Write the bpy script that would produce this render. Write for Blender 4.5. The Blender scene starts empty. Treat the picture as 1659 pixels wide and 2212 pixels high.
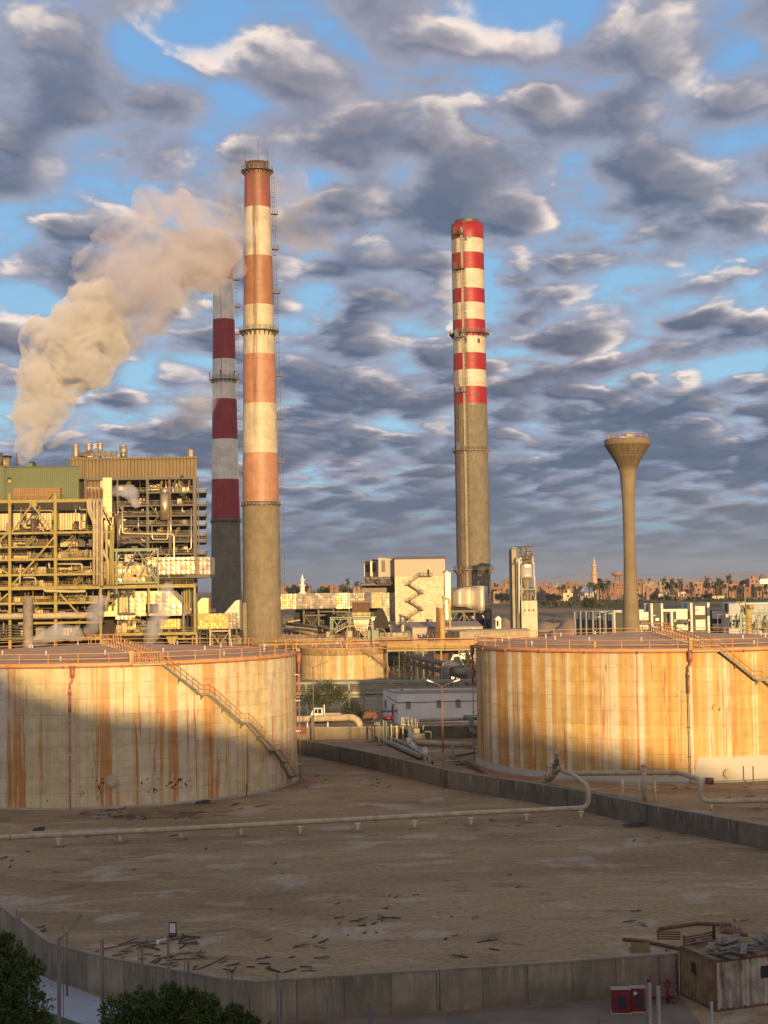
import bpy, math, random
from mathutils import Vector, Matrix
R=math.radians
sc=bpy.context.scene
COL=sc.collection
# ---------------------------------------------------------------- camera
EYE=22.5; FP=3207.0; PITCH=math.atan(162/FP); ROLL=0.0156
cam=bpy.data.cameras.new('camera'); co=bpy.data.objects.new('camera',cam); COL.objects.link(co); sc.camera=co
cam.sensor_fit='VERTICAL'; cam.sensor_height=36; cam.sensor_width=27; cam.lens=36*FP/2212; cam.clip_end=40000; cam.clip_start=.5
_f=Vector((0,math.cos(PITCH),math.sin(PITCH))); _r0=Vector((1,0,0)); _u0=Vector((0,-math.sin(PITCH),math.cos(PITCH)))
_r=_r0*math.cos(ROLL)-_u0*math.sin(ROLL); _u=_r0*math.sin(ROLL)+_u0*math.cos(ROLL)
m=Matrix((_r,_u,-_f)).transposed().to_4x4(); m.translation=(0,0,EYE); co.matrix_world=m
# ---------------------------------------------------------------- light
SUN_EL=6.0; SUN_AZ=12.0       # sun low behind the viewer, a little to the right
sd=Vector((math.sin(R(SUN_AZ))*math.cos(R(SUN_EL)),-math.cos(R(SUN_AZ))*math.cos(R(SUN_EL)),math.sin(R(SUN_EL))))
sun=bpy.data.lights.new('sun','SUN'); sun.energy=5.0; sun.angle=R(0.55); sun.color=(1.0,.65,.28)
so=bpy.data.objects.new('sun',sun); COL.objects.link(so); so.rotation_euler=sd.to_track_quat('Z','Y').to_euler(); so.location=(60,-200,120)
sc.view_settings.view_transform='Standard'; sc.view_settings.look='None'; sc.view_settings.gamma=1; sc.view_settings.exposure=0.3
sc.cycles.volume_bounces=3; sc.cycles.max_bounces=6; sc.cycles.diffuse_bounces=3; sc.cycles.glossy_bounces=3
sc.cycles.volume_step_rate=1.0; sc.cycles.volume_max_steps=128; sc.cycles.use_denoising=True
# ---------------------------------------------------------------- node helpers
class NT:
    def __init__(s,tree): s.t=tree; s.n=tree.nodes; s.l=tree.links; s.n.clear()
    def new(s,k,**kw):
        x=s.n.new(k)
        for a,b in kw.items(): setattr(x,a,b)
        return x
    def put(s,sock,v):
        if v is None: return
        if isinstance(v,bpy.types.NodeSocket): s.l.new(v,sock)
        else:
            if hasattr(sock.default_value,'__len__') and not hasattr(v,'__len__'): v=(v,)*len(sock.default_value)
            if hasattr(v,'__len__') and len(sock.default_value)==4 and len(v)==3: v=(*v,1)
            sock.default_value=v
    def m(s,op,a,b=None,c=None,clamp=False):
        x=s.new('ShaderNodeMath',operation=op); x.use_clamp=clamp
        for i,v in enumerate((a,b,c)):
            if v is not None: s.put(x.inputs[i],v)
        return x.outputs[0]
    def vm(s,op,a,b=None,sc_=None):
        x=s.new('ShaderNodeVectorMath',operation=op); s.put(x.inputs[0],a)
        if b is not None: s.put(x.inputs[1],b)
        if sc_ is not None: s.put(x.inputs['Scale'],sc_)
        return x.outputs['Value'] if op in('LENGTH','DISTANCE','DOT_PRODUCT') else x.outputs[0]
    def sep(s,v): x=s.new('ShaderNodeSeparateXYZ'); s.put(x.inputs[0],v); return x.outputs
    def comb(s,a,b,c):
        x=s.new('ShaderNodeCombineXYZ')
        for i,v in enumerate((a,b,c)): s.put(x.inputs[i],v)
        return x.outputs[0]
    def noise(s,v,scale=1,detail=4,rough=.5,dist=0,dim='3D',w=None):
        x=s.new('ShaderNodeTexNoise'); x.noise_dimensions=dim
        if v is not None and dim!='1D': s.put(x.inputs['Vector'],v)
        if w is not None: s.put(x.inputs['W'],w)
        s.put(x.inputs['Scale'],scale); s.put(x.inputs['Detail'],detail); s.put(x.inputs['Roughness'],rough); s.put(x.inputs['Distortion'],dist)
        return x.outputs[0]
    def voro(s,v,scale=1,feature='F1',out=0):
        x=s.new('ShaderNodeTexVoronoi',feature=feature); s.put(x.inputs['Vector'],v); s.put(x.inputs['Scale'],scale); return x.outputs[out]
    def rng(s,v,a,b,c=0,d=1,smooth=True):
        x=s.new('ShaderNodeMapRange'); x.interpolation_type='SMOOTHSTEP' if smooth else 'LINEAR'
        for i,q in enumerate((v,a,b,c,d)): s.put(x.inputs[i],q)
        return x.outputs[0]
    def mix(s,f,a,b,bt='MIX'):
        x=s.new('ShaderNodeMix',data_type='RGBA',blend_type=bt); s.put(x.inputs[0],f); s.put(x.inputs[6],a); s.put(x.inputs[7],b); return x.outputs[2]
    def ramp(s,f,stops,interp='LINEAR'):
        x=s.new('ShaderNodeValToRGB'); e=x.color_ramp; e.interpolation=interp
        while len(e.elements)>1: e.elements.remove(e.elements[0])
        e.elements[0].position=stops[0][0]; e.elements[0].color=(*stops[0][1],1)
        for p,c in stops[1:]: q=e.elements.new(p); q.color=(*c,1)
        s.put(x.inputs[0],f); return x.outputs[0]
    def mp(s,v,scale=(1,1,1),loc=(0,0,0),rot=(0,0,0)):
        x=s.new('ShaderNodeMapping'); s.put(x.inputs[0],v); s.put(x.inputs['Scale'],scale); s.put(x.inputs['Location'],loc); s.put(x.inputs['Rotation'],rot); return x.outputs[0]
# ---------------------------------------------------------------- world: sky with broken cloud layer
w=bpy.data.worlds.new('World'); sc.world=w; w.use_nodes=True
def pxdir(px,py):
    cx=(px-829.5)/FP; cy=(1106-py)/FP
    d=_r*cx+_u*cy+_f
    return d.normalized()
def build_world():
    n=NT(w.node_tree)
    tc=n.new('ShaderNodeTexCoord').outputs['Generated']
    d=n.vm('NORMALIZE',tc); X,Y,Z=n.sep(d)
    sky=n.new('ShaderNodeTexSky'); sky.sky_type='NISHITA'; sky.sun_disc=False; sky.sun_elevation=R(SUN_EL); sky.sun_rotation=R(180-SUN_AZ)
    sky.air_density=1.0; sky.dust_density=1.0; sky.ozone_density=1.5
    zz=n.m('MAXIMUM',Z,0.0)
    den=n.m('ADD',zz,.13)
    u=n.m('DIVIDE',X,den); v=n.m('DIVIDE',Y,den)
    P=n.comb(u,v,0)
    # bands slanting up to the right
    Pr=n.mp(P,rot=(0,0,R(-20)),scale=(1.0,.74,1),loc=(3.3,7.1,2.2))
    wx=n.m('SUBTRACT',n.noise(Pr,2.2,3,.5),.5); wy=n.m('SUBTRACT',n.noise(n.vm('ADD',Pr,(9,4,1)),2.2,3,.5),.5)
    Pw=n.vm('ADD',Pr,n.comb(n.m('MULTIPLY',wx,.16),n.m('MULTIPLY',wy,.16),0))
    def cloud(p,det):
        a_=n.noise(p,1.7,det,.50); b_=n.noise(p,6.6,det,.54)
        vq=n.voro(n.vm('ADD',p,n.comb(n.m('MULTIPLY',b_,.12),0,0)),8.5,'SMOOTH_F1',0)
        return n.m('ADD',n.m('ADD',n.m('MULTIPLY',a_,.40),n.m('MULTIPLY',b_,.50)),n.m('MULTIPLY',n.m('SUBTRACT',.5,vq),.40))
    base=cloud(Pw,7)
    b2=cloud(n.vm('ADD',Pw,(.012,-.04,0)),5)
    b3=cloud(n.vm('ADD',Pw,(.03,-.10,0)),4)
    # hand-placed clearings / banks (directions in the sky)
    def blob(px,py,wd,ht):
        c=pxdir(px,py)
        dx=n.m('DIVIDE',n.m('SUBTRACT',n.m('DIVIDE',X,Y),c.x/c.y),wd/FP)
        dz=n.m('DIVIDE',n.m('SUBTRACT',n.m('DIVIDE',Z,Y),c.z/c.y),ht/FP)
        r2=n.m('ADD',n.m('MULTIPLY',dx,dx),n.m('MULTIPLY',dz,dz))
        return n.m('POWER',2.718,n.m('MULTIPLY',r2,-1))
    bias=0.0
    for (px,py,wd,ht,a) in [(400,105,130,90,-.30),(270,70,60,80,-.12),(470,210,70,60,-.10),(60,640,110,26,-.13),(900,270,40,40,-.10),(110,850,70,25,-.13),(290,800,60,30,-.16),(1130,60,150,50,-.10),(1320,480,70,45,-.16),(660,640,50,45,-.15),(800,520,60,50,-.12),(1650,800,120,40,-.12),(1480,590,140,24,-.10),
                            (1060,620,30,40,-.02),(60,740,90,60,.10),(150,560,130,90,.10),(140,200,140,80,.10),(760,200,160,120,.14),(1150,430,240,90,.12),(1420,330,200,110,.10),(1000,820,280,60,.06),(1550,1000,300,60,.08),(700,900,120,50,.1),(330,960,200,70,.10),(1200,150,160,50,.08),(1400,720,160,40,.08)]:
        bias=n.m('ADD',n.m('MULTIPLY',blob(px,py,wd,ht),a),bias)
    # denser towards the horizon
    dens=n.m('ADD',n.m('ADD',base,n.m('ADD',n.m('MULTIPLY',bias,.68),-.012)),n.rng(Z,.0,.17,.12,.085))
    cov=n.rng(dens,.41,.545)
    thick=n.rng(dens,.50,.66)
    # side of each billow that faces the low light
    lit=n.rng(n.m('ADD',n.m('MULTIPLY',n.m('SUBTRACT',base,b2),1.3),n.m('MULTIPLY',n.m('SUBTRACT',base,b3),.55)),.0,.205)
    rim=n.m('MULTIPLY',n.rng(dens,.44,.51),n.rng(dens,.64,.51))
    litf=n.m('ADD',n.m('MULTIPLY',n.m('MULTIPLY',rim,n.rng(lit,.0,1,.10,.95)),.85),n.m('MULTIPLY',n.m('MULTIPLY',lit,n.rng(dens,.74,.54,.15,1)),.40))
    litf=n.m('MULTIPLY',litf,n.rng(Z,.02,.13,.30,1.0),clamp=True)
    grey=n.mix(thick,(.225,.272,.38),(.084,.120,.190))
    warm=n.noise(P,.8,3,.5)
    grey=n.mix(n.rng(warm,.45,.65,0,.6),grey,n.mix(thick,(.26,.25,.32),(.118,.122,.170)))
    mott=n.noise(Pw,7.5,4,.6)
    grey=n.mix(1.0,grey,n.mix(n.rng(mott,.3,.7),(.88,.89,.92),(1.14,1.11,1.08)),'MULTIPLY')
    grey=n.mix(n.rng(Z,.18,.38,0,.45),grey,(.22,.235,.31))
    litf=n.m('MULTIPLY',litf,n.rng(n.noise(Pw,11,4,.62),.3,.65,.6,1.12))
    cl=n.mix(litf,grey,(.76,.65,.585))
    # nishita strength 0.1, and the clouds at the brightness they have under it
    skc=n.vm('SCALE',sky.outputs[0],sc_=.085)
    blue=n.mix(.80,skc,n.mix(n.rng(Z,.05,.36),(.30,.56,.76),(.17,.38,.70)))
    col=n.mix(cov,blue,cl)
    hz=n.mix(n.rng(X,-.2,.35),(.066,.104,.168),(.14,.165,.205))
    col=n.mix(n.rng(Z,.085,.0,0,.92),col,hz)
    col=n.mix(n.rng(Z,-.002,-.02),col,(.11,.085,.06))
    # bright evening glow round the low sun, behind the viewer
    gl=n.m('POWER',n.m('MAXIMUM',n.vm('DOT_PRODUCT',d,tuple(sd)),0.0),3.0)
    gl=n.m('MULTIPLY',gl,n.rng(Z,-.02,.03))
    col=n.mix(1.0,col,n.vm('SCALE',(1.0,.66,.36),sc_=n.m('MULTIPLY',gl,.62)),'ADD')
    bg=n.new('ShaderNodeBackground'); n.put(bg.inputs[0],col); n.put(bg.inputs[1],1.0)
    o=n.new('ShaderNodeOutputWorld'); n.l.new(bg.outputs[0],o.inputs[0])
build_world()
w.cycles.sampling_method='MANUAL'; w.cycles.sample_map_resolution=512
# ---------------------------------------------------------------- photo measurements -> world
def ray(px,py):
    return pxdir(px,py)
def G(px,py,z=0.0):
    d=ray(px,py); t=(z-EYE)/d.z; return Vector((d.x*t,d.y*t,z))
def P(px,py,Y):
    d=ray(px,py); t=Y/d.y; return Vector((d.x*t,Y,EYE+d.z*t))
def PX(px,py,Y): return P(px,py,Y).x
def PZ(px,py,Y): return P(px,py,Y).z
# ---------------------------------------------------------------- mesh helpers
class MB:
    def __init__(s): s.v=[]; s.f=[]; s.sm=[]
    def add(s,vs,fs,smooth=False):
        b=len(s.v); s.v+= [tuple(q) for q in vs]; s.f+=[tuple(i+b for i in f) for f in fs]; s.sm+=[smooth]*len(fs); return s
    def box(s,c,sz,rz=0,taper=1.0):
        cx,cy,cz=c; a,b,h=sz[0]/2,sz[1]/2,sz[2]/2; ca,sa=math.cos(rz),math.sin(rz); vs=[]
        for dz,k in((-h,1),(h,taper)):
            for dx,dy in((-a,-b),(a,-b),(a,b),(-a,b)):
                dx*=k; dy*=k
                vs.append((cx+dx*ca-dy*sa,cy+dx*sa+dy*ca,cz+dz))
        return s.add(vs,[(3,2,1,0),(4,5,6,7),(0,1,5,4),(1,2,6,5),(2,3,7,6),(3,0,4,7)])
    def bx(s,x0,x1,y0,y1,z0,z1): return s.box(((x0+x1)/2,(y0+y1)/2,(z0+z1)/2),(abs(x1-x0),abs(y1-y0),abs(z1-z0)))
    def beam(s,p,q,wd,ht=None,up=(0,0,1)):
        p=Vector(p);q=Vector(q); ht=ht or wd; d=q-p
        if d.length<1e-6: return s
        d.normalize(); u=Vector(up)
        if abs(d.dot(u))>.98: u=Vector((1,0,0))
        a=d.cross(u).normalized()*wd/2; b=a.normalized().cross(d).normalized()*ht/2
        vs=[p-a-b,p+a-b,p+a+b,p-a+b,q-a-b,q+a-b,q+a+b,q-a+b]
        return s.add(vs,[(0,1,2,3),(7,6,5,4),(4,5,1,0),(5,6,2,1),(6,7,3,2),(7,4,0,3)])
    def cyl(s,p,q,r,r2=None,n=12,cap=True,smooth=True):
        return s.tube([p,q],[r,r if r2 is None else r2],n,cap,smooth)
    def tube(s,pts,rs,n=8,cap=True,smooth=True,closed=False):
        pts=[Vector(p) for p in pts]
        if not hasattr(rs,'__len__'): rs=[rs]*len(pts)
        vs=[]; L=len(pts); prev=None
        for i,p in enumerate(pts):
            if closed: d=pts[(i+1)%L]-pts[i-1]
            elif i==0: d=pts[1]-p
            elif i==L-1: d=p-pts[-2]
            else: d=(pts[i+1]-p).normalized()+(p-pts[i-1]).normalized()
            d.normalize()
            if prev is None:
                u=Vector((0,0,1)) if abs(d.z)<.9 else Vector((1,0,0)); a=d.cross(u).normalized()
            else:
                a=(prev-d*prev.dot(d)); a=a.normalized() if a.length>1e-5 else d.orthogonal().normalized()
            prev=a; b=d.cross(a)
            for k in range(n):
                t=2*math.pi*k/n; vs.append(p+(a*math.cos(t)+b*math.sin(t))*rs[i])
        fs=[]
        for i in range(L if closed else L-1):
            j=(i+1)%L
            for k in range(n): fs.append((i*n+k,i*n+(k+1)%n,j*n+(k+1)%n,j*n+k))
        s.add(vs,fs,smooth)
        if cap and not closed: b=len(s.v)-L*n; s.f+=[tuple(b+k for k in range(n))[::-1],tuple(b+(L-1)*n+k for k in range(n))]; s.sm+=[False,False]
        return s
    def lathe(s,c,prof,n=48,smooth=True,cap=False,a0=0,a1=2*math.pi):
        full=abs(a1-a0-2*math.pi)<1e-6; m=n if full else n+1; vs=[]
        for r,z in prof:
            for k in range(m):
                t=a0+(a1-a0)*k/n; vs.append((c[0]+r*math.cos(t),c[1]+r*math.sin(t),c[2]+z))
        fs=[]
        for i in range(len(prof)-1):
            for k in range(n):
                k2=(k+1)%m; fs.append((i*m+k,i*m+k2,(i+1)*m+k2,(i+1)*m+k))
        s.add(vs,fs,smooth)
        if cap: b=len(s.v)-len(prof)*m; s.f+=[tuple(b+k for k in range(m))[::-1],tuple(b+(len(prof)-1)*m+k for k in range(m))]; s.sm+=[False,False]
        return s
    def quad(s,a,b,c,d): return s.add([a,b,c,d],[(0,1,2,3)])
    def prism(s,poly,y0,y1):
        n=len(poly); vs=[(x,y0,z) for x,z in poly]+[(x,y1,z) for x,z in poly]
        return s.add(vs,[tuple(range(n)),tuple(range(2*n-1,n-1,-1))]+[(i,i+n,(i+1)%n+n,(i+1)%n) for i in range(n)])
    def quilt(s,o,U,V,nu,nv,dep,rnd=None):   # pressed-panel cladding: every panel a shallow pyramid
        o=Vector(o);U=Vector(U);V=Vector(V);N=U.cross(V).normalized(); vs=[];fs=[]
        for j in range(nv+1):
            for i in range(nu+1): vs.append(o+U*(i/nu)+V*(j/nv))
        W=nu+1
        for j in range(nv):
            for i in range(nu):
                k=len(vs); q=rnd.uniform(-.3,.3) if rnd else 0; q2=rnd.uniform(-.3,.3) if rnd else 0
                vs.append(o+U*((i+.5+q*.5)/nu)+V*((j+.5+q2*.5)/nv)+N*dep*(rnd.uniform(.5,1.4) if rnd else 1))
                a,b,c,d=j*W+i,j*W+i+1,(j+1)*W+i+1,(j+1)*W+i
                fs+=[(a,b,k),(b,c,k),(c,d,k),(d,a,k)]
        return s.add(vs,fs)
    def build(s,name,mat,parent=None,origin=None):
        if origin is not None: o3=Vector(origin); vs=[tuple(Vector(q)-o3) for q in s.v]
        else: vs=s.v
        me=bpy.data.meshes.new(name); me.from_pydata(vs,[],s.f)
        me.polygons.foreach_set('use_smooth',s.sm); me.materials.append(mat); me.update()
        ob=bpy.data.objects.new(name,me); COL.objects.link(ob)
        if origin is not None: ob.location=origin
        if parent: par(ob,parent)
        return ob
def wloc(o):
    l=Vector(o.location)
    return l if o.parent is None else l+o.matrix_parent_inverse.to_translation()+wloc(o.parent)
def par(ob,parent):
    ob.parent=parent; ob.matrix_parent_inverse=Matrix.Translation(-wloc(parent))
def tag(o,label,cat,group=None):
    o['label']=label; o['category']=cat
    if group: o['group']=group
    return o
def struct(o,kind='structure'): o['kind']=kind; return o
def thing(name,loc,label,cat,group=None):
    o=bpy.data.objects.new(name,None); COL.objects.link(o); o.location=loc; o.empty_display_size=.5
    return tag(o,label,cat,group)
def clone(root,loc,label=None,rz=0,scale=None):
    r=root.copy(); COL.objects.link(r); r.location=loc; r.rotation_euler=(0,0,rz)
    if scale: r.scale=scale
    if label: r['label']=label
    for ch in root.children:
        c=ch.copy(); COL.objects.link(c); c.parent=r; c.matrix_parent_inverse=ch.matrix_parent_inverse.copy()
        for g in ch.children: d=g.copy(); COL.objects.link(d); d.parent=c; d.matrix_parent_inverse=g.matrix_parent_inverse.copy()
    return r
def arc(p,q,r,t,n=5):  # fillet helper: unused corners
    return [p,q]
def bend(pts,r=.8,n=4):
    pts=[Vector(p) for p in pts]; out=[pts[0]]
    for i in range(1,len(pts)-1):
        a,b,c=pts[i-1],pts[i],pts[i+1]; d1=(a-b);d2=(c-b); rr=min(r,d1.length*.45,d2.length*.45)
        p=b+d1.normalized()*rr; q=b+d2.normalized()*rr
        for k in range(n+1):
            t=k/n; out.append(p*(1-t)**2+b*2*t*(1-t)+q*t*t)
    out.append(pts[-1]); return out
# ---------------------------------------------------------------- materials
def mat(name,rgb,rough=.7,metal=0.0,var=.3,scale=.6,streak=0.0,srgb=None,bump=.15,bscale=6.0,corr=None,emis=None,spec=None,joint=None):
    mt=bpy.data.materials.new(name); mt.use_nodes=True; n=NT(mt.node_tree)
    pb=n.new('ShaderNodeBsdfPrincipled'); o=n.new('ShaderNodeOutputMaterial'); n.l.new(pb.outputs[0],o.inputs[0])
    oc=n.new('ShaderNodeTexCoord').outputs['Object']
    a=n.noise(oc,scale,6,.62); f=n.rng(a,.28,.72,1-var,1+var*.7)
    c=n.vm('MULTIPLY',tuple(rgb),n.comb(f,f,f))
    if streak:
        st=n.noise(n.mp(oc,scale=(1,1,.06)),2.2,5,.65); k=n.rng(st,.48,.72,0,streak)
        c=n.mix(k,c,srgb or (rgb[0]*.35,rgb[1]*.3,rgb[2]*.25))
    if joint:
        xx,yy,z_=n.sep(oc); q=n.m('ADD',n.m('DIVIDE',xx,joint),n.m('MULTIPLY',n.noise(oc,2.5,3,.6),.03)); fq=n.m('FRACT',q); ln=n.rng(n.m('MINIMUM',fq,n.m('SUBTRACT',1,fq)),.022,.006)
        wn=n.new('ShaderNodeTexWhiteNoise'); n.put(wn.inputs['Vector'],n.comb(n.m('FLOOR',q),0,0)); g2=n.rng(wn.outputs[0],0,1,.80,1.18); c=n.vm('MULTIPLY',c,n.comb(g2,g2,g2))
        c=n.mix(n.m('MULTIPLY',ln,.6),c,(.05,.042,.032))
        dr=n.noise(n.mp(oc,scale=(1,1,.10)),3.2,5,.7); c=n.mix(n.m('MULTIPLY',n.rng(dr,.50,.68),n.m('MULTIPLY',n.rng(z_,.3,2.1),.55)),c,(.42,.39,.32))
        ft=n.noise(oc,1.2,5,.7); c=n.mix(n.m('MULTIPLY',n.rng(ft,.35,.6),n.rng(z_,.75,.05,0,.6)),c,(.16,.115,.075))
    n.put(pb.inputs['Base Color'],c); n.put(pb.inputs['Roughness'],n.rng(a,.3,.7,rough*.85,min(1,rough*1.15))); n.put(pb.inputs['Metallic'],metal)
    if spec is not None: n.put(pb.inputs['Specular IOR Level'],spec)
    h=None
    if bump: h=n.m('MULTIPLY',n.noise(oc,bscale,4,.6),bump)
    if corr:
        ax,per,dep=corr; xyz=n.sep(oc); q=n.m('MULTIPLY',n.m('SINE',n.m('MULTIPLY',xyz[ax] if ax<3 else n.m('ADD',xyz[0],xyz[1]),2*math.pi/per)),dep)
        h=q if h is None else n.m('ADD',h,q)
    if h is not None:
        b=n.new('ShaderNodeBump'); n.put(b.inputs['Height'],h); n.put(b.inputs['Strength'],1.0); n.put(b.inputs['Distance'],.1 if not corr else 1.0)
        n.l.new(b.outputs[0],pb.inputs['Normal'])
    if emis: n.put(pb.inputs['Emission Color'],emis[:3]); n.put(pb.inputs['Emission Strength'],emis[3])
    return mt
M={}
M['conc']=mat('concrete',(.25,.21,.15),.9,var=.28,scale=.35,streak=.35)
M['concd']=mat('dark_concrete',(.17,.15,.11),.9,var=.35,scale=.5,streak=.35,joint=6.0)
M['concp']=mat('pale_concrete',(.38,.33,.25),.9,var=.2,scale=.4,streak=.15)
M['wallc']=mat('yard_wall_concrete',(.24,.215,.16),.9,var=.35,scale=.5,streak=.45,srgb=(.09,.08,.06),joint=2.45)
M['ysteel']=mat('yellow_green_painted_steel',(.33,.27,.075),.6,var=.25,scale=.8,streak=.45,srgb=(.22,.11,.05),bump=.02)
M['gsteel']=mat('green_painted_steel',(.25,.30,.21),.6,var=.25,streak=.25,bump=.02)
M['dsteel']=mat('dark_grey_steel',(.11,.10,.085),.55,.3,var=.3,bump=.02)
M['msteel']=mat('grey_galvanised_steel',(.30,.28,.25),.5,.5,var=.3,bump=.02)
M['orail']=mat('orange_yellow_rail_paint',(.62,.33,.12),.55,var=.2,scale=1.5,streak=.3,srgb=(.35,.14,.07),bump=0)
M['pinkp']=mat('faded_red_pipe_paint',(.40,.15,.12),.5,var=.25,scale=1.2,streak=.25,bump=0)
M['pipe']=mat('dusty_cream_pipe',(.46,.38,.25),.75,var=.25,scale=1.0,streak=.2,bump=.03)
M['pipeg']=mat('grey_brown_pipe',(.27,.235,.18),.65,.1,var=.3,scale=1.0,streak=.2,bump=.03)
M['alu']=mat('aluminium_cladding',(.66,.54,.34),.42,.65,var=.14,scale=.35,bump=.05,bscale=1.5)
M['alud']=mat('weathered_and_shaded_cladding',(.52,.46,.38),.5,.55,var=.3,scale=.4,streak=.3,bump=.05,bscale=1.5)
M['clad']=mat('tan_corrugated_cladding',(.22,.165,.085),.6,.15,var=.22,scale=.15,streak=.75,srgb=(.14,.09,.04),bump=0,corr=(0,.9,.10))
M['gclad']=mat('sage_green_cladding',(.135,.165,.085),.7,var=.10,scale=.2,streak=.12,bump=0,corr=(0,.45,.025))
M['wclad']=mat('cream_sheet_cladding',(.47,.42,.34),.6,var=.08,scale=.2,bump=0,corr=(0,.5,.03))
M['bclad']=mat('bright_corrugated_panel',(.66,.50,.28),.45,.45,var=.2,scale=.3,streak=.3,srgb=(.3,.2,.1),bump=0,corr=(0,.55,.06))
M['white']=mat('white_wall_paint',(.80,.78,.73),.8,var=.1,scale=.5,streak=.08,bump=.03)
M['dark']=mat('dark_void',(.025,.022,.02),.9,var=.3,bump=0)
M['glass']=mat('dark_window_glass',(.03,.035,.045),.12,0,var=.1,bump=0,spec=.7)
M['roofg']=mat('dusty_grey_roof',(.28,.24,.21),.9,var=.2,scale=.25,bump=.05)
M['rust']=mat('rusted_metal',(.15,.075,.045),.85,var=.5,scale=2,bump=.1)
M['rpole']=mat('rust_brown_pole',(.26,.13,.07),.75,var=.35,scale=2,bump=0)
M['red']=mat('red_gloss_paint',(.15,.013,.016),.45,var=.2,bump=0)
M['wood']=mat('weathered_board',(.06,.043,.032),.9,var=.5,scale=3,bump=.1)
M['bark']=mat('bark',(.13,.10,.07),.95,var=.4,scale=3)
M['steelshine']=mat('polished_duct',(.62,.50,.33),.34,.75,var=.2,scale=.5,bump=0)
M['signalw']=mat('white_enamel',(.75,.74,.72),.4,var=.06,bump=0)
M['gravel']=mat('path_slab',(.30,.33,.36),.9,var=.12,scale=.4)
M['asph']=mat('grey_yard_paving',(.165,.13,.098),.9,var=.25,scale=.4)
def leafmat(name,c1,c2):
    mt=bpy.data.materials.new(name); mt.use_nodes=True; n=NT(mt.node_tree)
    pb=n.new('ShaderNodeBsdfPrincipled'); o=n.new('ShaderNodeOutputMaterial')
    g=n.new('ShaderNodeNewGeometry'); c=n.mix(g.outputs['Random Per Island'],c1,c2); n.put(pb.inputs['Base Color'],c); n.put(pb.inputs['Roughness'],.6); n.put(pb.inputs['Specular IOR Level'],.25)
    n.l.new(pb.outputs[0],o.inputs[0]); return mt
M['leaf']=leafmat('ficus_leaves',(.020,.046,.008),(.085,.125,.022))
M['leaf2']=leafmat('tree_leaves',(.028,.040,.014),(.075,.085,.03))
M['leafd']=leafmat('dark_tree_leaves',(.018,.028,.014),(.045,.055,.026))
M['palm']=leafmat('palm_fronds',(.05,.055,.025),(.13,.12,.06))
M['rustclad']=mat('rusty_corrugated_screen',(.30,.17,.08),.7,var=.2,scale=.3,streak=.4,bump=0,corr=(0,.45,.03))
M['alue']=mat('cream_quilted_cladding',(.64,.54,.38),.55,.25,var=.08,scale=.3,bump=.1,bscale=1.0)
M['mustard']=mat('mustard_valve',(.42,.33,.12),.6,var=.3,streak=.4)
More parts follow.
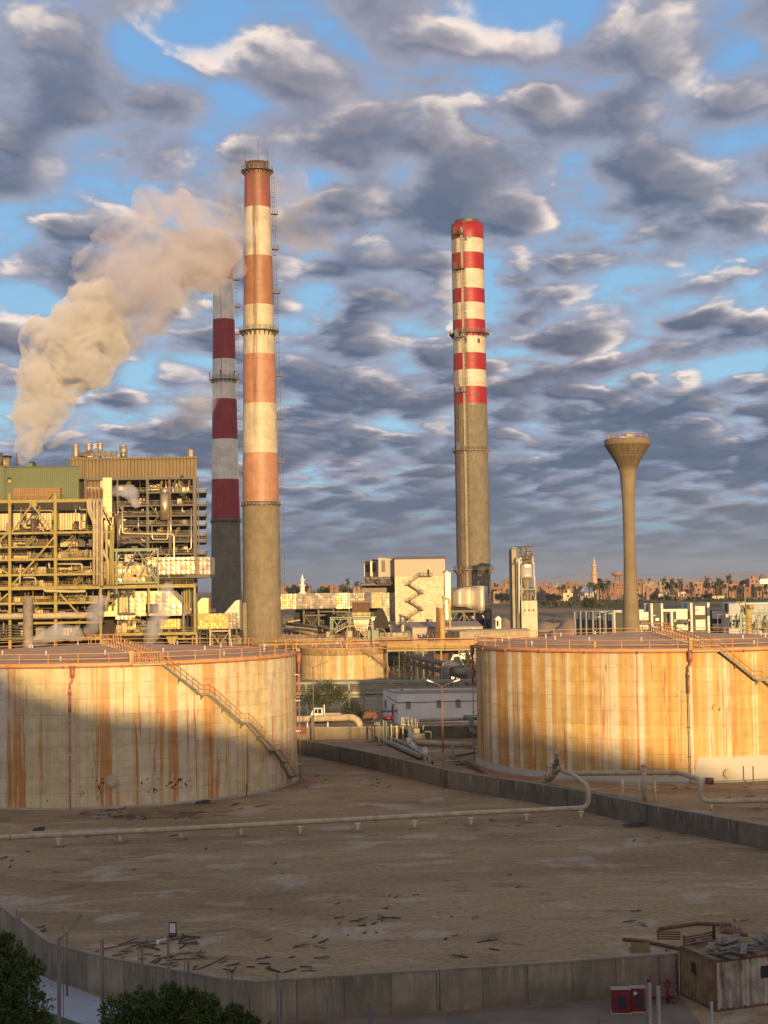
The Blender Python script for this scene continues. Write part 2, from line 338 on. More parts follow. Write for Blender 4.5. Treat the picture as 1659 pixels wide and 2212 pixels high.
# ================================================================ SETTING: ground, added shade ridge
rnd=random.Random(5)
def cylhit(c,Rr,px,py):
    d=ray(px,py); o=Vector((0,0,EYE)); a=d.x**2+d.y**2; ox=-c[0];oy=-c[1]; b=2*(d.x*ox+d.y*oy); cc=ox*ox+oy*oy-Rr*Rr
    D=b*b-4*a*cc
    t=(-b-math.sqrt(D))/(2*a) if D>0 else -b/(2*a)
    return o+d*t
LT=(-33.6,177.8,22.8); RT=(34.4,190.6,22.9); TH=14.9
def ground_mat():
    mt=bpy.data.materials.new('dusty_yard_ground'); mt.use_nodes=True; n=NT(mt.node_tree)
    pb=n.new('ShaderNodeBsdfPrincipled'); o=n.new('ShaderNodeOutputMaterial'); n.l.new(pb.outputs[0],o.inputs[0])
    p=n.new('ShaderNodeNewGeometry').outputs['Position']; X,Y,Z=n.sep(p)
    big=n.noise(n.mp(p,scale=(.35,1,1)),.075,5,.6,.8); mid=n.noise(n.mp(p,scale=(.45,1,1)),.32,6,.68,.9); fine=n.noise(p,2.2,6,.7); spk=n.noise(p,9,3,.7)
    c=n.mix(n.rng(big,.3,.7),(.235,.163,.088),(.335,.24,.132))
    c=n.mix(n.rng(mid,.52,.68,0,.6),c,(.44,.35,.24))
    c=n.mix(n.rng(mid,.46,.32,0,.7),c,(.15,.105,.068))
    tyre=n.noise(n.mp(p,scale=(.12,1,1),rot=(0,0,.12)),.9,5,.65,.4)
    c=n.mix(n.rng(tyre,.58,.75,0,.28),c,(.16,.115,.08))
    c=n.mix(n.rng(n.noise(p,.16,3,.5),.58,.66,0,.55),c,(.42,.35,.27))
    fl=n.rng(fine,.3,.7,.78,1.18); c=n.vm('MULTIPLY',c,n.comb(fl,fl,fl))
    c=n.mix(n.rng(spk,.66,.72,0,.6),c,(.07,.05,.035))
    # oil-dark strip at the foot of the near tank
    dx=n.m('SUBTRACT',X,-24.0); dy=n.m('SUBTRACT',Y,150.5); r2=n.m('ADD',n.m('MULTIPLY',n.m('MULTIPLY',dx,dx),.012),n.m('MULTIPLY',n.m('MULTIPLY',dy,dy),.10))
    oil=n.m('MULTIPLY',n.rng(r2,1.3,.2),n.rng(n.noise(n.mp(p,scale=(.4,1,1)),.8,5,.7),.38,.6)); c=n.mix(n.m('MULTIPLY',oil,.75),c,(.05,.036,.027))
    # fields and scrub far away
    far=n.rng(Y,520,700); fld=n.noise(n.mp(p,scale=(.25,1,1)),.012,5,.6)
    fc=n.ramp(fld,[(.30,(.05,.065,.022)),(.45,(.085,.09,.035)),(.52,(.23,.17,.10)),(.62,(.30,.21,.13)),(.72,(.06,.075,.03))])
    c=n.mix(far,c,fc)
    n.put(pb.inputs['Base Color'],c); n.put(pb.inputs['Roughness'],.95); n.put(pb.inputs['Specular IOR Level'],.2)
    b=n.new('ShaderNodeBump'); n.put(b.inputs['Distance'],1.0); n.put(b.inputs['Strength'],1.0)
    n.put(b.inputs['Height'],n.m('ADD',n.m('MULTIPLY',mid,.18),n.m('ADD',n.m('MULTIPLY',fine,.07),n.m('MULTIPLY',spk,.012)))); n.l.new(b.outputs[0],pb.inputs['Normal'])
    return mt
g=MB(); 
ys=[-600,-200,0,60,100,150,200,300,500,740,800,860,930,1000,1500,3000,6000,14000]; xs=[-9000,-3000,-1000,-300,-100,0,100,300,1000,3000,9000]
HZ=lambda y:0 if y<=740 else (10.0 if y>=1000 else 10*(3*((y-740)/260)**2-2*((y-740)/260)**3))
vs=[(x,y,HZ(y)) for y in ys for x in xs]; W_=len(xs)
g.add(vs,[(j*W_+i,j*W_+i+1,(j+1)*W_+i+1,(j+1)*W_+i) for j in range(len(ys)-1) for i in range(W_-1)])
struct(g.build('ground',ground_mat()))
# added ridge out of view, crest shaped to cast shade over yard and tanks
edge=[(20,1448,LT),(79,1491,LT),(119,1513,LT),(198,1527,LT),(357,1551,LT),(516,1580,LT),(619,1606,LT),(1040,1563,RT),(1119.7,1576,RT),(1199,1594.5,RT),(1318,1614,RT),(1397.5,1632,RT),(1477,1656,RT),(1596,1690,RT)]
YR=-170.0; prof=[]
for px,py,T in edge:
    q=cylhit(T,T[2],px,py); dist=(q.y-YR)/math.cos(R(SUN_AZ))
    prof.append((q.x+math.tan(R(SUN_AZ))*(q.y-YR),q.z+dist*math.tan(R(SUN_EL))))
prof.sort(); print('RIDGE',[(round(a),round(b,1)) for a,b in prof])
def zr(x):
    if x<=prof[0][0]: return prof[0][1]+min(6,(prof[0][0]-x)*.15)
    if x>=prof[-1][0]: return max(24,prof[-1][1]-(x-prof[-1][0])*.05)
    for (a,b),(c,d) in zip(prof,prof[1:]):
        if a<=x<=c: return b+(d-b)*(x-a)/max(1e-6,c-a)
h=MB(); xs=[-700]+[ -300+4*i for i in range(176)]+[800]; vs=[]
for x in xs:
    z=zr(x)+ (rnd.uniform(-.25,.25) if -300<x<400 else 0)
    vs+=[(x,YR-140,0),(x,YR-40,z*.8),(x,YR,z),(x,YR+30,z*.55),(x,YR+75,0)]
h.add(vs,[(i*5+j,i*5+5+j,i*5+6+j,i*5+1+j) for i in range(len(xs)-1) for j in range(4)],True)
struct(h.build('added_shade_ridge',mat('added_ridge_earth',(.25,.19,.13),.95,scale=.05)))
# far desert mountains
mm=MB(); xs=[-4200+40*i for i in range(211)]; vs=[]
for i,x in enumerate(xs):
    t=x/9000.; base=84+7*math.sin(x*.0021+1)+6*math.sin(x*.0057)+4*math.sin(x*.013+2)+rnd.uniform(-2,2)
    base*=max(.10,min(1,(x-500)/700))
    vs+=[(x,9000,-5),(x,9300,base*.45),(x+rnd.uniform(-20,20),9650+rnd.uniform(-60,60),base*.8),(x,10100,base),(x,10900,-5)]
mm.add(vs,[(i*5+j,i*5+5+j,i*5+6+j,i*5+1+j) for i in range(len(xs)-1) for j in range(4)],True)
struct(mm.build('mountains',mat('desert_rock',(.36,.29,.25),.95,var=.2,scale=.002,bump=0)))
# ================================================================ TANKS
def tank_mat(name,H,seed,repaint=None,spots=None,base=(.61,.53,.32),rust=(.50,.21,.04),amt=.5,girder=None,deep=False):
    mt=bpy.data.materials.new(name); mt.use_nodes=True; n=NT(mt.node_tree)
    pb=n.new('ShaderNodeBsdfPrincipled'); o=n.new('ShaderNodeOutputMaterial'); n.l.new(pb.outputs[0],o.inputs[0])
    oc=n.new('ShaderNodeTexCoord').outputs['Object']; X,Y,Z=n.sep(oc)
    a=n.m('ARCTAN2',Y,X); # -pi..pi
    # strips of different age: hard-edged vertical bands
    u=n.m('ADD',n.m('MULTIPLY',a,22.8),seed)
    zt=n.m('DIVIDE',Z,H)
    vw=n.comb(u,n.m('MULTIPLY',Z,.02),0)
    wob=n.m('MULTIPLY',n.noise(n.comb(u,n.m('MULTIPLY',Z,.5),seed),1.2,4,.6),.10)
    uw=n.m('ADD',u,wob)
    b1=n.noise(None,.30,4,.6,dim='1D',w=uw); b2=n.noise(None,1.0,4,.62,dim='1D',w=n.m('ADD',uw,31)); b3=n.noise(n.comb(uw,n.m('MULTIPLY',Z,.07),0),5,3,.7)
    col=n.mix(n.rng(b1,.45,.55),base,(.62,.55,.40))
    col=n.mix(n.rng(b1,.60,.66,0,.7),col,(.63,.61,.54))
    col=n.mix(n.rng(b2,.49,.58,0,amt),col,(.55,.36,.12))
    d=n.noise(n.comb(uw,n.m('MULTIPLY',Z,.04),7),.42,5,.66)
    col=n.mix(n.m('MULTIPLY',n.rng(d,.53,.60),n.rng(Z,0,H,.95,.6)),col,rust)
    e=n.noise(n.comb(uw,n.m('MULTIPLY',Z,.03),17),2.3,4,.7)
    col=n.mix(n.rng(e,.585,.64,0,.85),col,(.42,.15,.03))
    col=n.mix(n.m('MULTIPLY',n.rng(b3,.55,.75,0,.6),n.rng(zt,0,1,.4,1)),col,(.33,.22,.09))
    dk=n.noise(n.comb(n.m('MULTIPLY',u,1.0),n.m('MULTIPLY',Z,.12),27),3.0,5,.7)
    col=n.mix(n.m('MULTIPLY',n.rng(dk,.58,.70,0,.7),n.m('MULTIPLY',n.rng(zt,.55,1.0,.35,1),n.rng(b1,.50,.58))),col,(.16,.12,.07))
    if deep:
        e2=n.noise(None,.55,3,.6,dim='1D',w=n.m('ADD',uw,77)); col=n.mix(n.rng(e2,.50,.60,0,.6),col,(.50,.28,.075)); col=n.mix(n.rng(e2,.40,.33,0,.8),col,(.68,.63,.52))
    cl=n.noise(n.comb(u,Z,3),.7,5,.65); f=n.rng(cl,.3,.7,.86,1.1); col=n.vm('MULTIPLY',col,n.comb(f,f,f))
    # plate seams
    ph=1.62; fr=n.m('FRACT',n.m('DIVIDE',Z,ph)); sm=n.m('MINIMUM',fr,n.m('SUBTRACT',1,fr)); seam=n.rng(sm,.022,.008)
    crs=n.m('FLOOR',n.m('DIVIDE',Z,ph)); fu=n.m('FRACT',n.m('ADD',n.m('DIVIDE',u,7.2),n.m('MULTIPLY',crs,.37))); sv=n.rng(n.m('MINIMUM',fu,n.m('SUBTRACT',1,fu)),.0065,.003)
    sall=n.m('MAXIMUM',seam,n.m('MULTIPLY',sv,.25)); snz=n.rng(n.noise(n.comb(u,Z,0),1.1,4,.6),.35,.6,.05,.5)
    col=n.mix(n.m('MULTIPLY',sall,snz),col,(.20,.10,.04))
    wn=n.new('ShaderNodeTexWhiteNoise'); n.put(wn.inputs['Vector'],n.comb(n.m('FLOOR',n.m('ADD',n.m('DIVIDE',u,7.2),n.m('MULTIPLY',crs,.37))),crs,seed)); g3=n.rng(wn.outputs[0],0,1,.91,1.06); col=n.vm('MULTIPLY',col,n.comb(g3,g3,g3))
    if girder:
        gf=n.rng(Z,H-girder,H-girder+.02); cc=n.noise(n.comb(u,n.m('MULTIPLY',Z,.3),5),3.5,4,.7)
        col=n.mix(n.m('MULTIPLY',gf,n.rng(cc,.35,.6,.2,.9)),col,(.20,.13,.045))
    # peeled black spots
    for (ua,za,ru,rz,dn,sc2) in (spots or []):
        du=n.m('DIVIDE',n.m('SUBTRACT',n.m('MULTIPLY',a,22.8),ua),ru); dz=n.m('DIVIDE',n.m('SUBTRACT',Z,za),rz)
        mk=n.rng(n.m('ADD',n.m('MULTIPLY',du,du),n.m('MULTIPLY',dz,dz)),1.1,.25)
        nz=n.noise(n.comb(n.m('MULTIPLY',u,1.0),n.m('MULTIPLY',Z,.7),sc2),2.6,5,.72)
        col=n.mix(n.rng(n.m('MULTIPLY',mk,nz),dn,dn+.02,0,.95),col,(.018,.014,.010))
    if repaint:
        a0,a1,hh=repaint; an=n.m('MULTIPLY',a,22.8)
        edge_=n.m('ADD',n.m('ADD',hh[0],n.m('MULTIPLY',n.rng(an,a0,a0+.6),hh[1]-hh[0])),n.m('MULTIPLY',n.noise(n.comb(u,0,9),.9,5,.7),.55))
        mk=n.m('MULTIPLY',n.rng(n.m('SUBTRACT',edge_,Z),0,.08),n.rng(an,a1,a1-.4))
        col=n.mix(mk,col,(.50,.47,.42))
    n.put(pb.inputs['Base Color'],col); n.put(pb.inputs['Roughness'],n.rng(cl,.3,.7,.5,.75)); n.put(pb.inputs['Specular IOR Level'],.35)
    bp=n.new('ShaderNodeBump'); n.put(bp.inputs['Distance'],.05); n.put(bp.inputs['Strength'],.6)
    n.put(bp.inputs['Height'],n.m('ADD',n.m('MULTIPLY',sall,.4),n.m('MULTIPLY',n.noise(oc,.5,3,.5),.9))); n.l.new(bp.outputs[0],pb.inputs['Normal'])
    return mt
M['tpad']=mat('faded_tank_paint',(.50,.45,.32),.7,var=.15,bump=0)
M['soot']=mat('sooty_brick_crown',(.085,.05,.035),.9,var=.4,scale=1,bump=0)
M['troof']=mat('dusty_tank_roof',(.55,.335,.18),.85,var=.22,scale=.35,streak=0,bump=.02)
def ringpts(c,r,z,a0=0,a1=2*math.pi,n=96,closed=True):
    k=n if closed else n+1
    return [Vector((c[0]+r*math.cos(a0+(a1-a0)*i/n),c[1]+r*math.sin(a0+(a1-a0)*i/n),z)) for i in range(k)]
def ring_rail(mb,c,r,z,n_posts,pr=.045,rr=.03,hgt=1.1,levels=(.55,1.08),a0=0,a1=2*math.pi,toe=True,n=96):
    full=abs(a1-a0-2*math.pi)<1e-5
    for i in range(n_posts+(0 if full else 1)):
        a=a0+(a1-a0)*i/n_posts; p=Vector((c[0]+r*math.cos(a),c[1]+r*math.sin(a),z)); mb.cyl(p,p+Vector((0,0,hgt)),pr,n=5,cap=False)
    for l in levels: mb.tube(ringpts(c,r,z+l,a0,a1,n,full),rr,5,closed=full,cap=False)
def straight_rail(mb,p,q,step=1.5,hgt=1.05,pr=.035,rr=.03,levels=(.52,1.03)):
    p=Vector(p);q=Vector(q); L=(q-p).length; k=max(1,round(L/step))
    for i in range(k+1):
        a=p.lerp(q,i/k); mb.cyl(a,a+Vector((0,0,hgt)),pr,n=4,cap=False)
    for l in levels: mb.beam(p+Vector((0,0,l)),q+Vector((0,0,l)),rr*1.6)
def tank(T,H,label,shellmat,stair=None,pipes=(),apex=1.35,walk=None,manhole=None,posts=46,cat='storage tank',foam=True,vents=True):
    cx,cy,r=T; c=(cx,cy,0)
    t=thing('storage_tank',c,label,cat,'rust-streaked cylindrical storage tanks')
    s=MB(); s.lathe(c,[(r,0),(r,H*.5),(r,H)],160); s.build('shell',shellmat,t,origin=c)
    f=MB(); f.lathe(c,[(r+.35,0.0),(r+.35,.18),(r+.02,.22)],96); f.build('base_ring',M['concp'],t)
    ro=MB(); ro.lathe(c,[(r-.02,H),(r*.66,H+apex*.42),(r*.33,H+apex*.78),(.01,H+apex)],96,smooth=True); ro.build('roof',M['troof'],t)
    k=MB(); k.lathe(c,[(r+.01,H-.10),(r+.16,H-.10),(r+.16,H+.07),(r-.03,H+.07)],128,smooth=False); k.build('rim_angle',M['orail'],t)
    hr=MB(); ring_rail(hr,c,r+.10,H+.07,posts,pr=.055,rr=.04)
    hr.tube(ringpts(c,r+.10,H+.12,n=96),.06,5,closed=True,cap=False)
    hr.build('handrail',M['orail'],t)
    if foam:
        fp=MB(); fp.tube(ringpts(c,r+.30,H-.22,n=128),.085,6,closed=True,cap=False)
        for i in range(24):
            a=i*math.pi/12; p=Vector((cx+(r+.30)*math.cos(a),cy+(r+.30)*math.sin(a),H-.22)); d=Vector((-math.sin(a),math.cos(a),0)); fp.cyl(p-d*.12,p+d*.12,.15,n=8)
        fp.build('ring_pipe',M['pinkp'],t)
        ip=MB(); ip.tube(ringpts(c,r-3.2,H+.42,n=80),.05,5,closed=True,cap=False); ip.build('roof_pipe',M['pinkp'],t)
    if vents:
        for i in range(26):
            a=i*2*math.pi/26+.07; rr=r-3.2 if i%2 else r-9; zz=H+apex*(1-(rr/r))+.0; v=MB(); p=Vector((cx+rr*math.cos(a),cy+rr*math.sin(a),zz)); v.cyl(p,p+Vector((0,0,.62)),.07,n=6); v.build('roof_post',M['signalw'],t)
    if stair:
        a1,a2,zlow=stair; tr=MB(); st=MB(); ra=MB(); N=54; r0=r+.12; r1=r+.98
        # flights with short landings
        zs=[];k=0; seq=[]
        A=a1; Z_=H; nf=4; per=N//nf
        tot=N+ (nf-1)*3
        for i in range(tot+1):
            a=a1+(a2-a1)*i/tot; seg=i%(per+3)
            done=(i//(per+3))*per+min(seg,per)
            z=H-(H-zlow)*done/N
            seq.append((a,z))
        for i,(a,z) in enumerate(seq):
            ca,sa=math.cos(a),math.sin(a); tx=Vector((-sa,ca,0)); n_=Vector((ca,sa,0)); p=Vector((cx,cy,z))
            q=p+n_*(r0+r1)/2; tr.beam(q-n_*.44,q+n_*.44,.30,.05)
            if i%2==0: ra.cyl(p+n_*r1,p+n_*r1+Vector((0,0,1.0)),.03,n=4,cap=False)
            if seg_land(i,per): br=p+n_*r; st.add([br,br+n_*.9,br+Vector((0,0,-.7)),br+tx*.08,br+n_*.9+tx*.08,br+Vector((0,0,-.7))+tx*.08],[(0,1,2),(5,4,3),(0,3,4,1),(1,4,5,2),(2,5,3,0)])
        o1=[Vector((cx+r1*math.cos(a),cy+r1*math.sin(a),z)) for a,z in seq]; i1=[Vector((cx+r0*math.cos(a),cy+r0*math.sin(a),z)) for a,z in seq]
        for q,e in zip(o1,o1[1:]): st.beam(q+Vector((0,0,-.06)),e+Vector((0,0,-.06)),.05,.22)
        for q,e in zip(i1,i1[1:]): st.beam(q+Vector((0,0,-.06)),e+Vector((0,0,-.06)),.05,.22)
        for lv in (.5,1.0): ra.tube([q+Vector((0,0,lv)) for q in o1],.035,5,cap=False)
        sg=tr.build('stair',M['concp'] if False else M['pipe'],t); st.build('stringer',M['pipeg'],sg); ra.build('stair_rail',M['orail'],sg)
        # landing at the top with close balusters
        da=(a2-a1)/abs(a2-a1); la0=a1-da*3.0/r; ld=MB(); lr=MB()
        pts=[]
        for i in range(13):
            a=la0+(a1-la0)*i/12; pts.append(a); p=Vector((cx+(r+1.0)*math.cos(a),cy+(r+1.0)*math.sin(a),H+.0)); lr.cyl(p+Vector((0,0,-.05)),p+Vector((0,0,1.2)),.03,n=4,cap=False)
            q=Vector((cx+(r+.1)*math.cos(a),cy+(r+.1)*math.sin(a),H+.0))
            if i: ld.add([q0,p0,p,q,q0-Vector((0,0,.2)),p0-Vector((0,0,.2)),p-Vector((0,0,.2)),q-Vector((0,0,.2))],[(0,1,2,3),(7,6,5,4),(1,5,6,2),(0,3,7,4)])
            p0,q0=p,q
        for lv in (.5,1.15): lr.tube([Vector((cx+(r+1.0)*math.cos(a),cy+(r+1.0)*math.sin(a),H+lv)) for a in pts],.035,5,cap=False)
        ld.build('landing',M['pipe'],t); lr.build('landing_rail',M['orail'],t)
        gp=MB(); a=la0; p=Vector((cx+(r+.35)*math.cos(a),cy+(r+.35)*math.sin(a),H-.1)); gp.box(p+Vector((0,0,.72)),(.42,.42,1.45)); gp.build('gate_post',M['orail'],t)
    if walk is not None:
        wa=walk; dn=Vector((math.cos(wa),math.sin(wa),0)); sdv=Vector((-dn.y,dn.x,0)); wk=MB(); dk=MB()
        def zroof(x): return H+apex*(1-x/r)
        for sgn in(-1,1):
            prev=None
            for i in range(17):
                x=r*.985-(r*.985-1.8)*i/16; p=Vector((cx,cy,zroof(x)+.10))+dn*x+sdv*.6*sgn
                wk.cyl(p+Vector((0,0,-.1)),p+Vector((0,0,1.05)),.045,n=5,cap=False); wk.box(p+Vector((0,0,-.05)),(.22,.22,.08))
                if prev: wk.beam(prev+Vector((0,0,1.05)),p+Vector((0,0,1.05)),.06); wk.beam(prev+Vector((0,0,.55)),p+Vector((0,0,.55)),.05)
                prev=p
        for i in range(40):
            x=r*.985-(r*.985-1.8)*(i+.5)/40; p=Vector((cx,cy,zroof(x)+.12))+dn*x; dk.beam(p-sdv*.55,p+sdv*.55,.28,.04)
        dk.build('roof_walkway',M['pipe'],t); 
        zc=H+apex; ring_rail(wk,c,1.9,zc,8,pr=.045,n=24); wk.build('walkway_rail',M['orail'],t)
        hv=MB(); hv.cyl((cx,cy,zc-.1),(cx,cy,zc+.5),.35,n=12); hv.cyl((cx,cy,zc+.5),(cx,cy,zc+.7),.55,.2,n=12); hv.build('centre_vent',M['pipe'],t)
    for a in pipes:
        ca,sa=math.cos(a),math.sin(a); n_=Vector((ca,sa,0)); q=Vector((cx,cy,0)); fo=MB()
        tx=Vector((-sa,ca,0))
        top=q+n_*(r+.45)
        fo.cyl(top+Vector((0,0,H-1.25)),top+Vector((0,0,H-.15)),.24,.29,n=12); fo.cyl(top+Vector((0,0,H-.15)),top+Vector((0,0,H-.05)),.33,n=12)
        fo.tube([top+Vector((0,0,H-1.25)),top+Vector((0,0,H-1.6)),top+Vector((0,0,H-2.0))-tx*.28,top+Vector((0,0,H-2.4))-tx*.28],.12,8)
        fo.cyl(top-tx*.28+Vector((0,0,H-3.0)),top-tx*.28+Vector((0,0,H-4.8)),.15,n=10)
        fo.cyl(top-tx*.28+Vector((0,0,H-2.4)),top-tx*.28+Vector((0,0,H-3.0)),.12,.2,n=10)
        fo.cyl(top-tx*.28+Vector((0,0,H-4.8)),top-tx*.28+Vector((0,0,.15)),.06,n=8)
        for z in (H-1.25,H-3.0,H-4.8,H*.42,H*.2): fo.cyl(top-tx*.28*(z<H-2)+Vector((0,0,z-.05)),top-tx*.28*(z<H-2)+Vector((0,0,z+.05)),.17,n=8)
        pp=fo.build('foam_pipe',M['pinkp'],t)
        for z in (H-2.6,H*.62,H*.38,H*.12):
            bk=MB(); bk.beam(q+n_*r-tx*.28+Vector((0,0,z)),q+n_*(r+.6)-tx*.28+Vector((0,0,z)),.09,.09); bk.build('bracket',M['signalw'],pp)
    if manhole is not None:
        a,z=manhole; n_=Vector((math.cos(a),math.sin(a),0)); q=Vector((cx,cy,z))+n_*r; mh=MB()
        mh.cyl(q-n_*.05,q+n_*.28,.42,n=20); mh.cyl(q+n_*.28,q+n_*.36,.52,n=20); mh.cyl(q+n_*.36,q+n_*.42,.40,n=20)
        for i in range(12):
            b=i*math.pi/6; e=Vector((-n_.y,n_.x,0))*math.cos(b)*.46+Vector((0,0,math.sin(b)*.46)); mh.cyl(q+n_*.34+e,q+n_*.42+e,.035,n=5)
        mh.build('manhole',M['tpad'],t); pd=MB(); pd.cyl(q-n_*.02,q+n_*.03,.72,n=28); pd.build('manhole_pad',M['tpad'],t)
    return t
def seg_land(i,per): return i%(per+3) in (6,per+1)
def ang(T,px,py):
    q=cylhit(T,T[2],px,py); return math.atan2(q.y-T[1],q.x-T[0])
aL=ang(LT,345,1433); aLb=ang(LT,626,1690)
spL=[]
for (px,py,ru,rz,dn) in [(212,1700,1.1,2.6,.56),(178,1712,1.0,1.2,.60),(325,1697,2.0,1.3,.555),(385,1692,2.4,1.0,.555),(262,1688,1.6,.7,.60),(446,1690,.8,1.0,.63),(75,1730,3.0,.5,.64)]:
    q=cylhit(LT,LT[2],px,py); spL.append((math.atan2(q.y-LT[1],q.x-LT[0])*22.8,q.z,ru,rz,dn,3.3))
ml=tank_mat('left_tank_shell_paint',TH,11.0,spots=spL,amt=.45)
mh_=cylhit(LT,LT[2],242,1688)
tl=tank(LT,TH,'huge cream rust-streaked tank with a long stair down its front, filling the left',ml,stair=(aL,aLb,.5),pipes=(ang(LT,158,1500),ang(LT,638.5,1500)),walk=ang(LT,338,1433),manhole=(math.atan2(mh_.y-LT[1],mh_.x-LT[0]),mh_.z))
aR=ang(RT,1548,1400); 
spR=[]
for (px,py,ru,rz,dn) in [(1466,1510,1.0,2.2,.60),(1545,1540,1.7,1.6,.60),(1558,1700-120,1.4,1.6,.62),(1400,1580,2.5,3,.66)]:
    q=cylhit(RT,RT[2],px,py); spR.append((math.atan2(q.y-RT[1],q.x-RT[0])*22.8,q.z,ru,rz,dn,8.3))
mh_=cylhit(RT,RT[2],1571,1671)
rp=(ang(RT,1498,1650)*22.8,ang(RT,1640,1650)*22.8+9,(.55,2.6))
mr=tank_mat('right_tank_shell_paint',TH,47.0,repaint=rp,spots=spR,amt=.95,base=(.58,.42,.16),rust=(.47,.19,.03),deep=True)
tr_=tank(RT,TH,'huge orange-streaked storage tank with white repainted foot, filling the right of the yard',mr,stair=(aR,aR+.62*abs((aLb-aL)/.62),.5),pipes=(ang(RT,1493,1550),ang(RT,1026.5,1500)),walk=ang(RT,1530,1401),manhole=(math.atan2(mh_.y-RT[1],mh_.x-RT[0]),mh_.z))
MT=(PX(743.3,1461,374),374,10.95)
mmid=tank_mat('small_tank_shell_paint',7.6,83.0,amt=.8,base=(.52,.40,.17),rust=(.42,.24,.07),girder=1.55)
tm=tank(MT,7.6,'smaller yellowed tank with a girder band, between the two huge tanks',mmid,stair=(ang(MT,775,1401),ang(MT,836,1455),.4),apex=.9,walk=ang(MT,772,1400),posts=40,foam=False)
gm=MB(); gm.lathe((MT[0],MT[1],0),[(MT[2],6.0),(MT[2]+.12,6.0),(MT[2]+.12,6.1),(MT[2],6.1)],96,smooth=False); gm.build('girder',M['rust'],tm)
BT=(PX(664,1372,428),428,15.0)
tb=tank(BT,8.4,'low tank with dusty domed roof, mostly hidden behind the small tank',mmid,stair=None,apex=1.1,posts=44,foam=False)
hv=MB(); hv.cyl((BT[0],BT[1],9.4),(BT[0],BT[1],10.2),.3,n=10); hv.cyl((BT[0],BT[1],10.2),(BT[0],BT[1],10.9),.5,.15,n=12); hv.build('centre_vent',M['signalw'],tb)
# ================================================================ CHIMNEYS
def chim_mat(name,bands,rust=.4,seed=0,stain=None,conc=0):
    # bands: list of (z_from, rgb) bottom to top
    mt=bpy.data.materials.new(name); mt.use_nodes=True; n=NT(mt.node_tree)
    pb=n.new('ShaderNodeBsdfPrincipled'); o=n.new('ShaderNodeOutputMaterial'); n.l.new(pb.outputs[0],o.inputs[0])
    oc=n.new('ShaderNodeTexCoord').outputs['Object']; X,Y,Z=n.sep(oc)
    a=n.m('ARCTAN2',Y,X)
    zj=n.m('ADD',Z,n.m('MULTIPLY',n.noise(oc,1.5,3,.6),.12))
    col=n.ramp(n.m('DIVIDE',zj,200.0),[(max(0,z/200.0),c) for z,c in bands],'CONSTANT')
    st=n.noise(n.comb(n.m('MULTIPLY',a,5),n.m('MULTIPLY',Z,.05),seed),1.6,5,.68)
    col=n.mix(n.rng(st,.52,.72,0,rust),col,(.20,.13,.065))
    st2=n.noise(n.comb(n.m('MULTIPLY',a,9),n.m('MULTIPLY',Z,.03),seed+4),1.4,4,.7)
    col=n.mix(n.rng(st2,.56,.66,0,rust*.5),col,(.60,.50,.36))
    cl=n.noise(oc,.30,6,.65); f=n.rng(cl,.28,.72,.82,1.14); col=n.vm('MULTIPLY',col,n.comb(f,f,f))
    # lift joints of the slip-formed shaft
    fr=n.m('FRACT',n.m('DIVIDE',Z,1.9)); j=n.rng(n.m('MINIMUM',fr,n.m('SUBTRACT',1,fr)),.06,.01)
    cm=n.m('LESS_THAN',Z,bands[1][0]); jn=n.rng(n.noise(n.comb(n.m('MULTIPLY',a,4),Z,seed),.6,4,.6),.45,.6,.05,.6)
    col=n.mix(n.m('MULTIPLY',n.m('MULTIPLY',j,jn),n.m('ADD',.15,n.m('MULTIPLY',cm,.6))),col,(.09,.07,.05))
    pat=n.voro(n.comb(n.m('MULTIPLY',a,6),n.m('MULTIPLY',Z,.55),seed),1.0,'F1',1)
    pf=n.m('MULTIPLY',n.sep(pat)[0],.16); pf=n.m('MULTIPLY',pf,cm); col=n.mix(pf,col,(.40,.37,.30))
    if stain:
        for (aa,z0,z1,w_) in stain:
            da=n.m('DIVIDE',n.m('SUBTRACT',a,aa),w_); mk=n.m('MULTIPLY',n.rng(n.m('MULTIPLY',da,da),1,.1),n.rng(Z,z0,z1)); nz=n.rng(n.noise(n.comb(n.m('MULTIPLY',a,8),n.m('MULTIPLY',Z,.09),2),1.3,5,.7),.3,.6)
            col=n.mix(n.m('MULTIPLY',n.m('MULTIPLY',mk,nz),.75),col,(.13,.075,.035))
    n.put(pb.inputs['Base Color'],col)
    rg=n.m('ADD',n.m('MULTIPLY',n.m('LESS_THAN',Z,bands[1][0]),.4),.5); n.put(pb.inputs['Roughness'],rg)
    bp=n.new('ShaderNodeBump'); n.put(bp.inputs['Distance'],.12); n.put(bp.inputs['Strength'],.5); n.put(bp.inputs['Height'],n.m('ADD',n.m('MULTIPLY',j,-.35),n.noise(oc,1.1,4,.6))); n.l.new(bp.outputs[0],pb.inputs['Normal'])
    return mt
def gallery(c,z,r,out,t,nb=18,mat_=None,hgt=1.15,posts=22):
    g=MB(); g.lathe((c[0],c[1],z),[(r,0),(r+out,0),(r+out,.22),(r,.22)],36,smooth=False)
    for i in range(nb):
        a=2*math.pi*i/nb; n_=Vector((math.cos(a),math.sin(a),0)); tx=Vector((-n_.y,n_.x,0))*.09; b=Vector((c[0],c[1],z))+n_*r
        g.add([b-tx,b+n_*out-tx,b-tx+Vector((0,0,-out*1.1)),b+tx,b+n_*out+tx,b+tx+Vector((0,0,-out*1.1))],[(0,1,2),(5,4,3),(0,3,4,1),(1,4,5,2),(2,5,3,0)])
    gg=g.build('gallery',mat_ or M['dsteel'],t)
    hr=MB(); ring_rail(hr,c,r+out-.06,z+.2,posts,pr=.07,rr=.05,hgt=hgt,levels=(.4,.75,hgt),n=48); hr.build('gallery_rail',M['msteel'],gg)
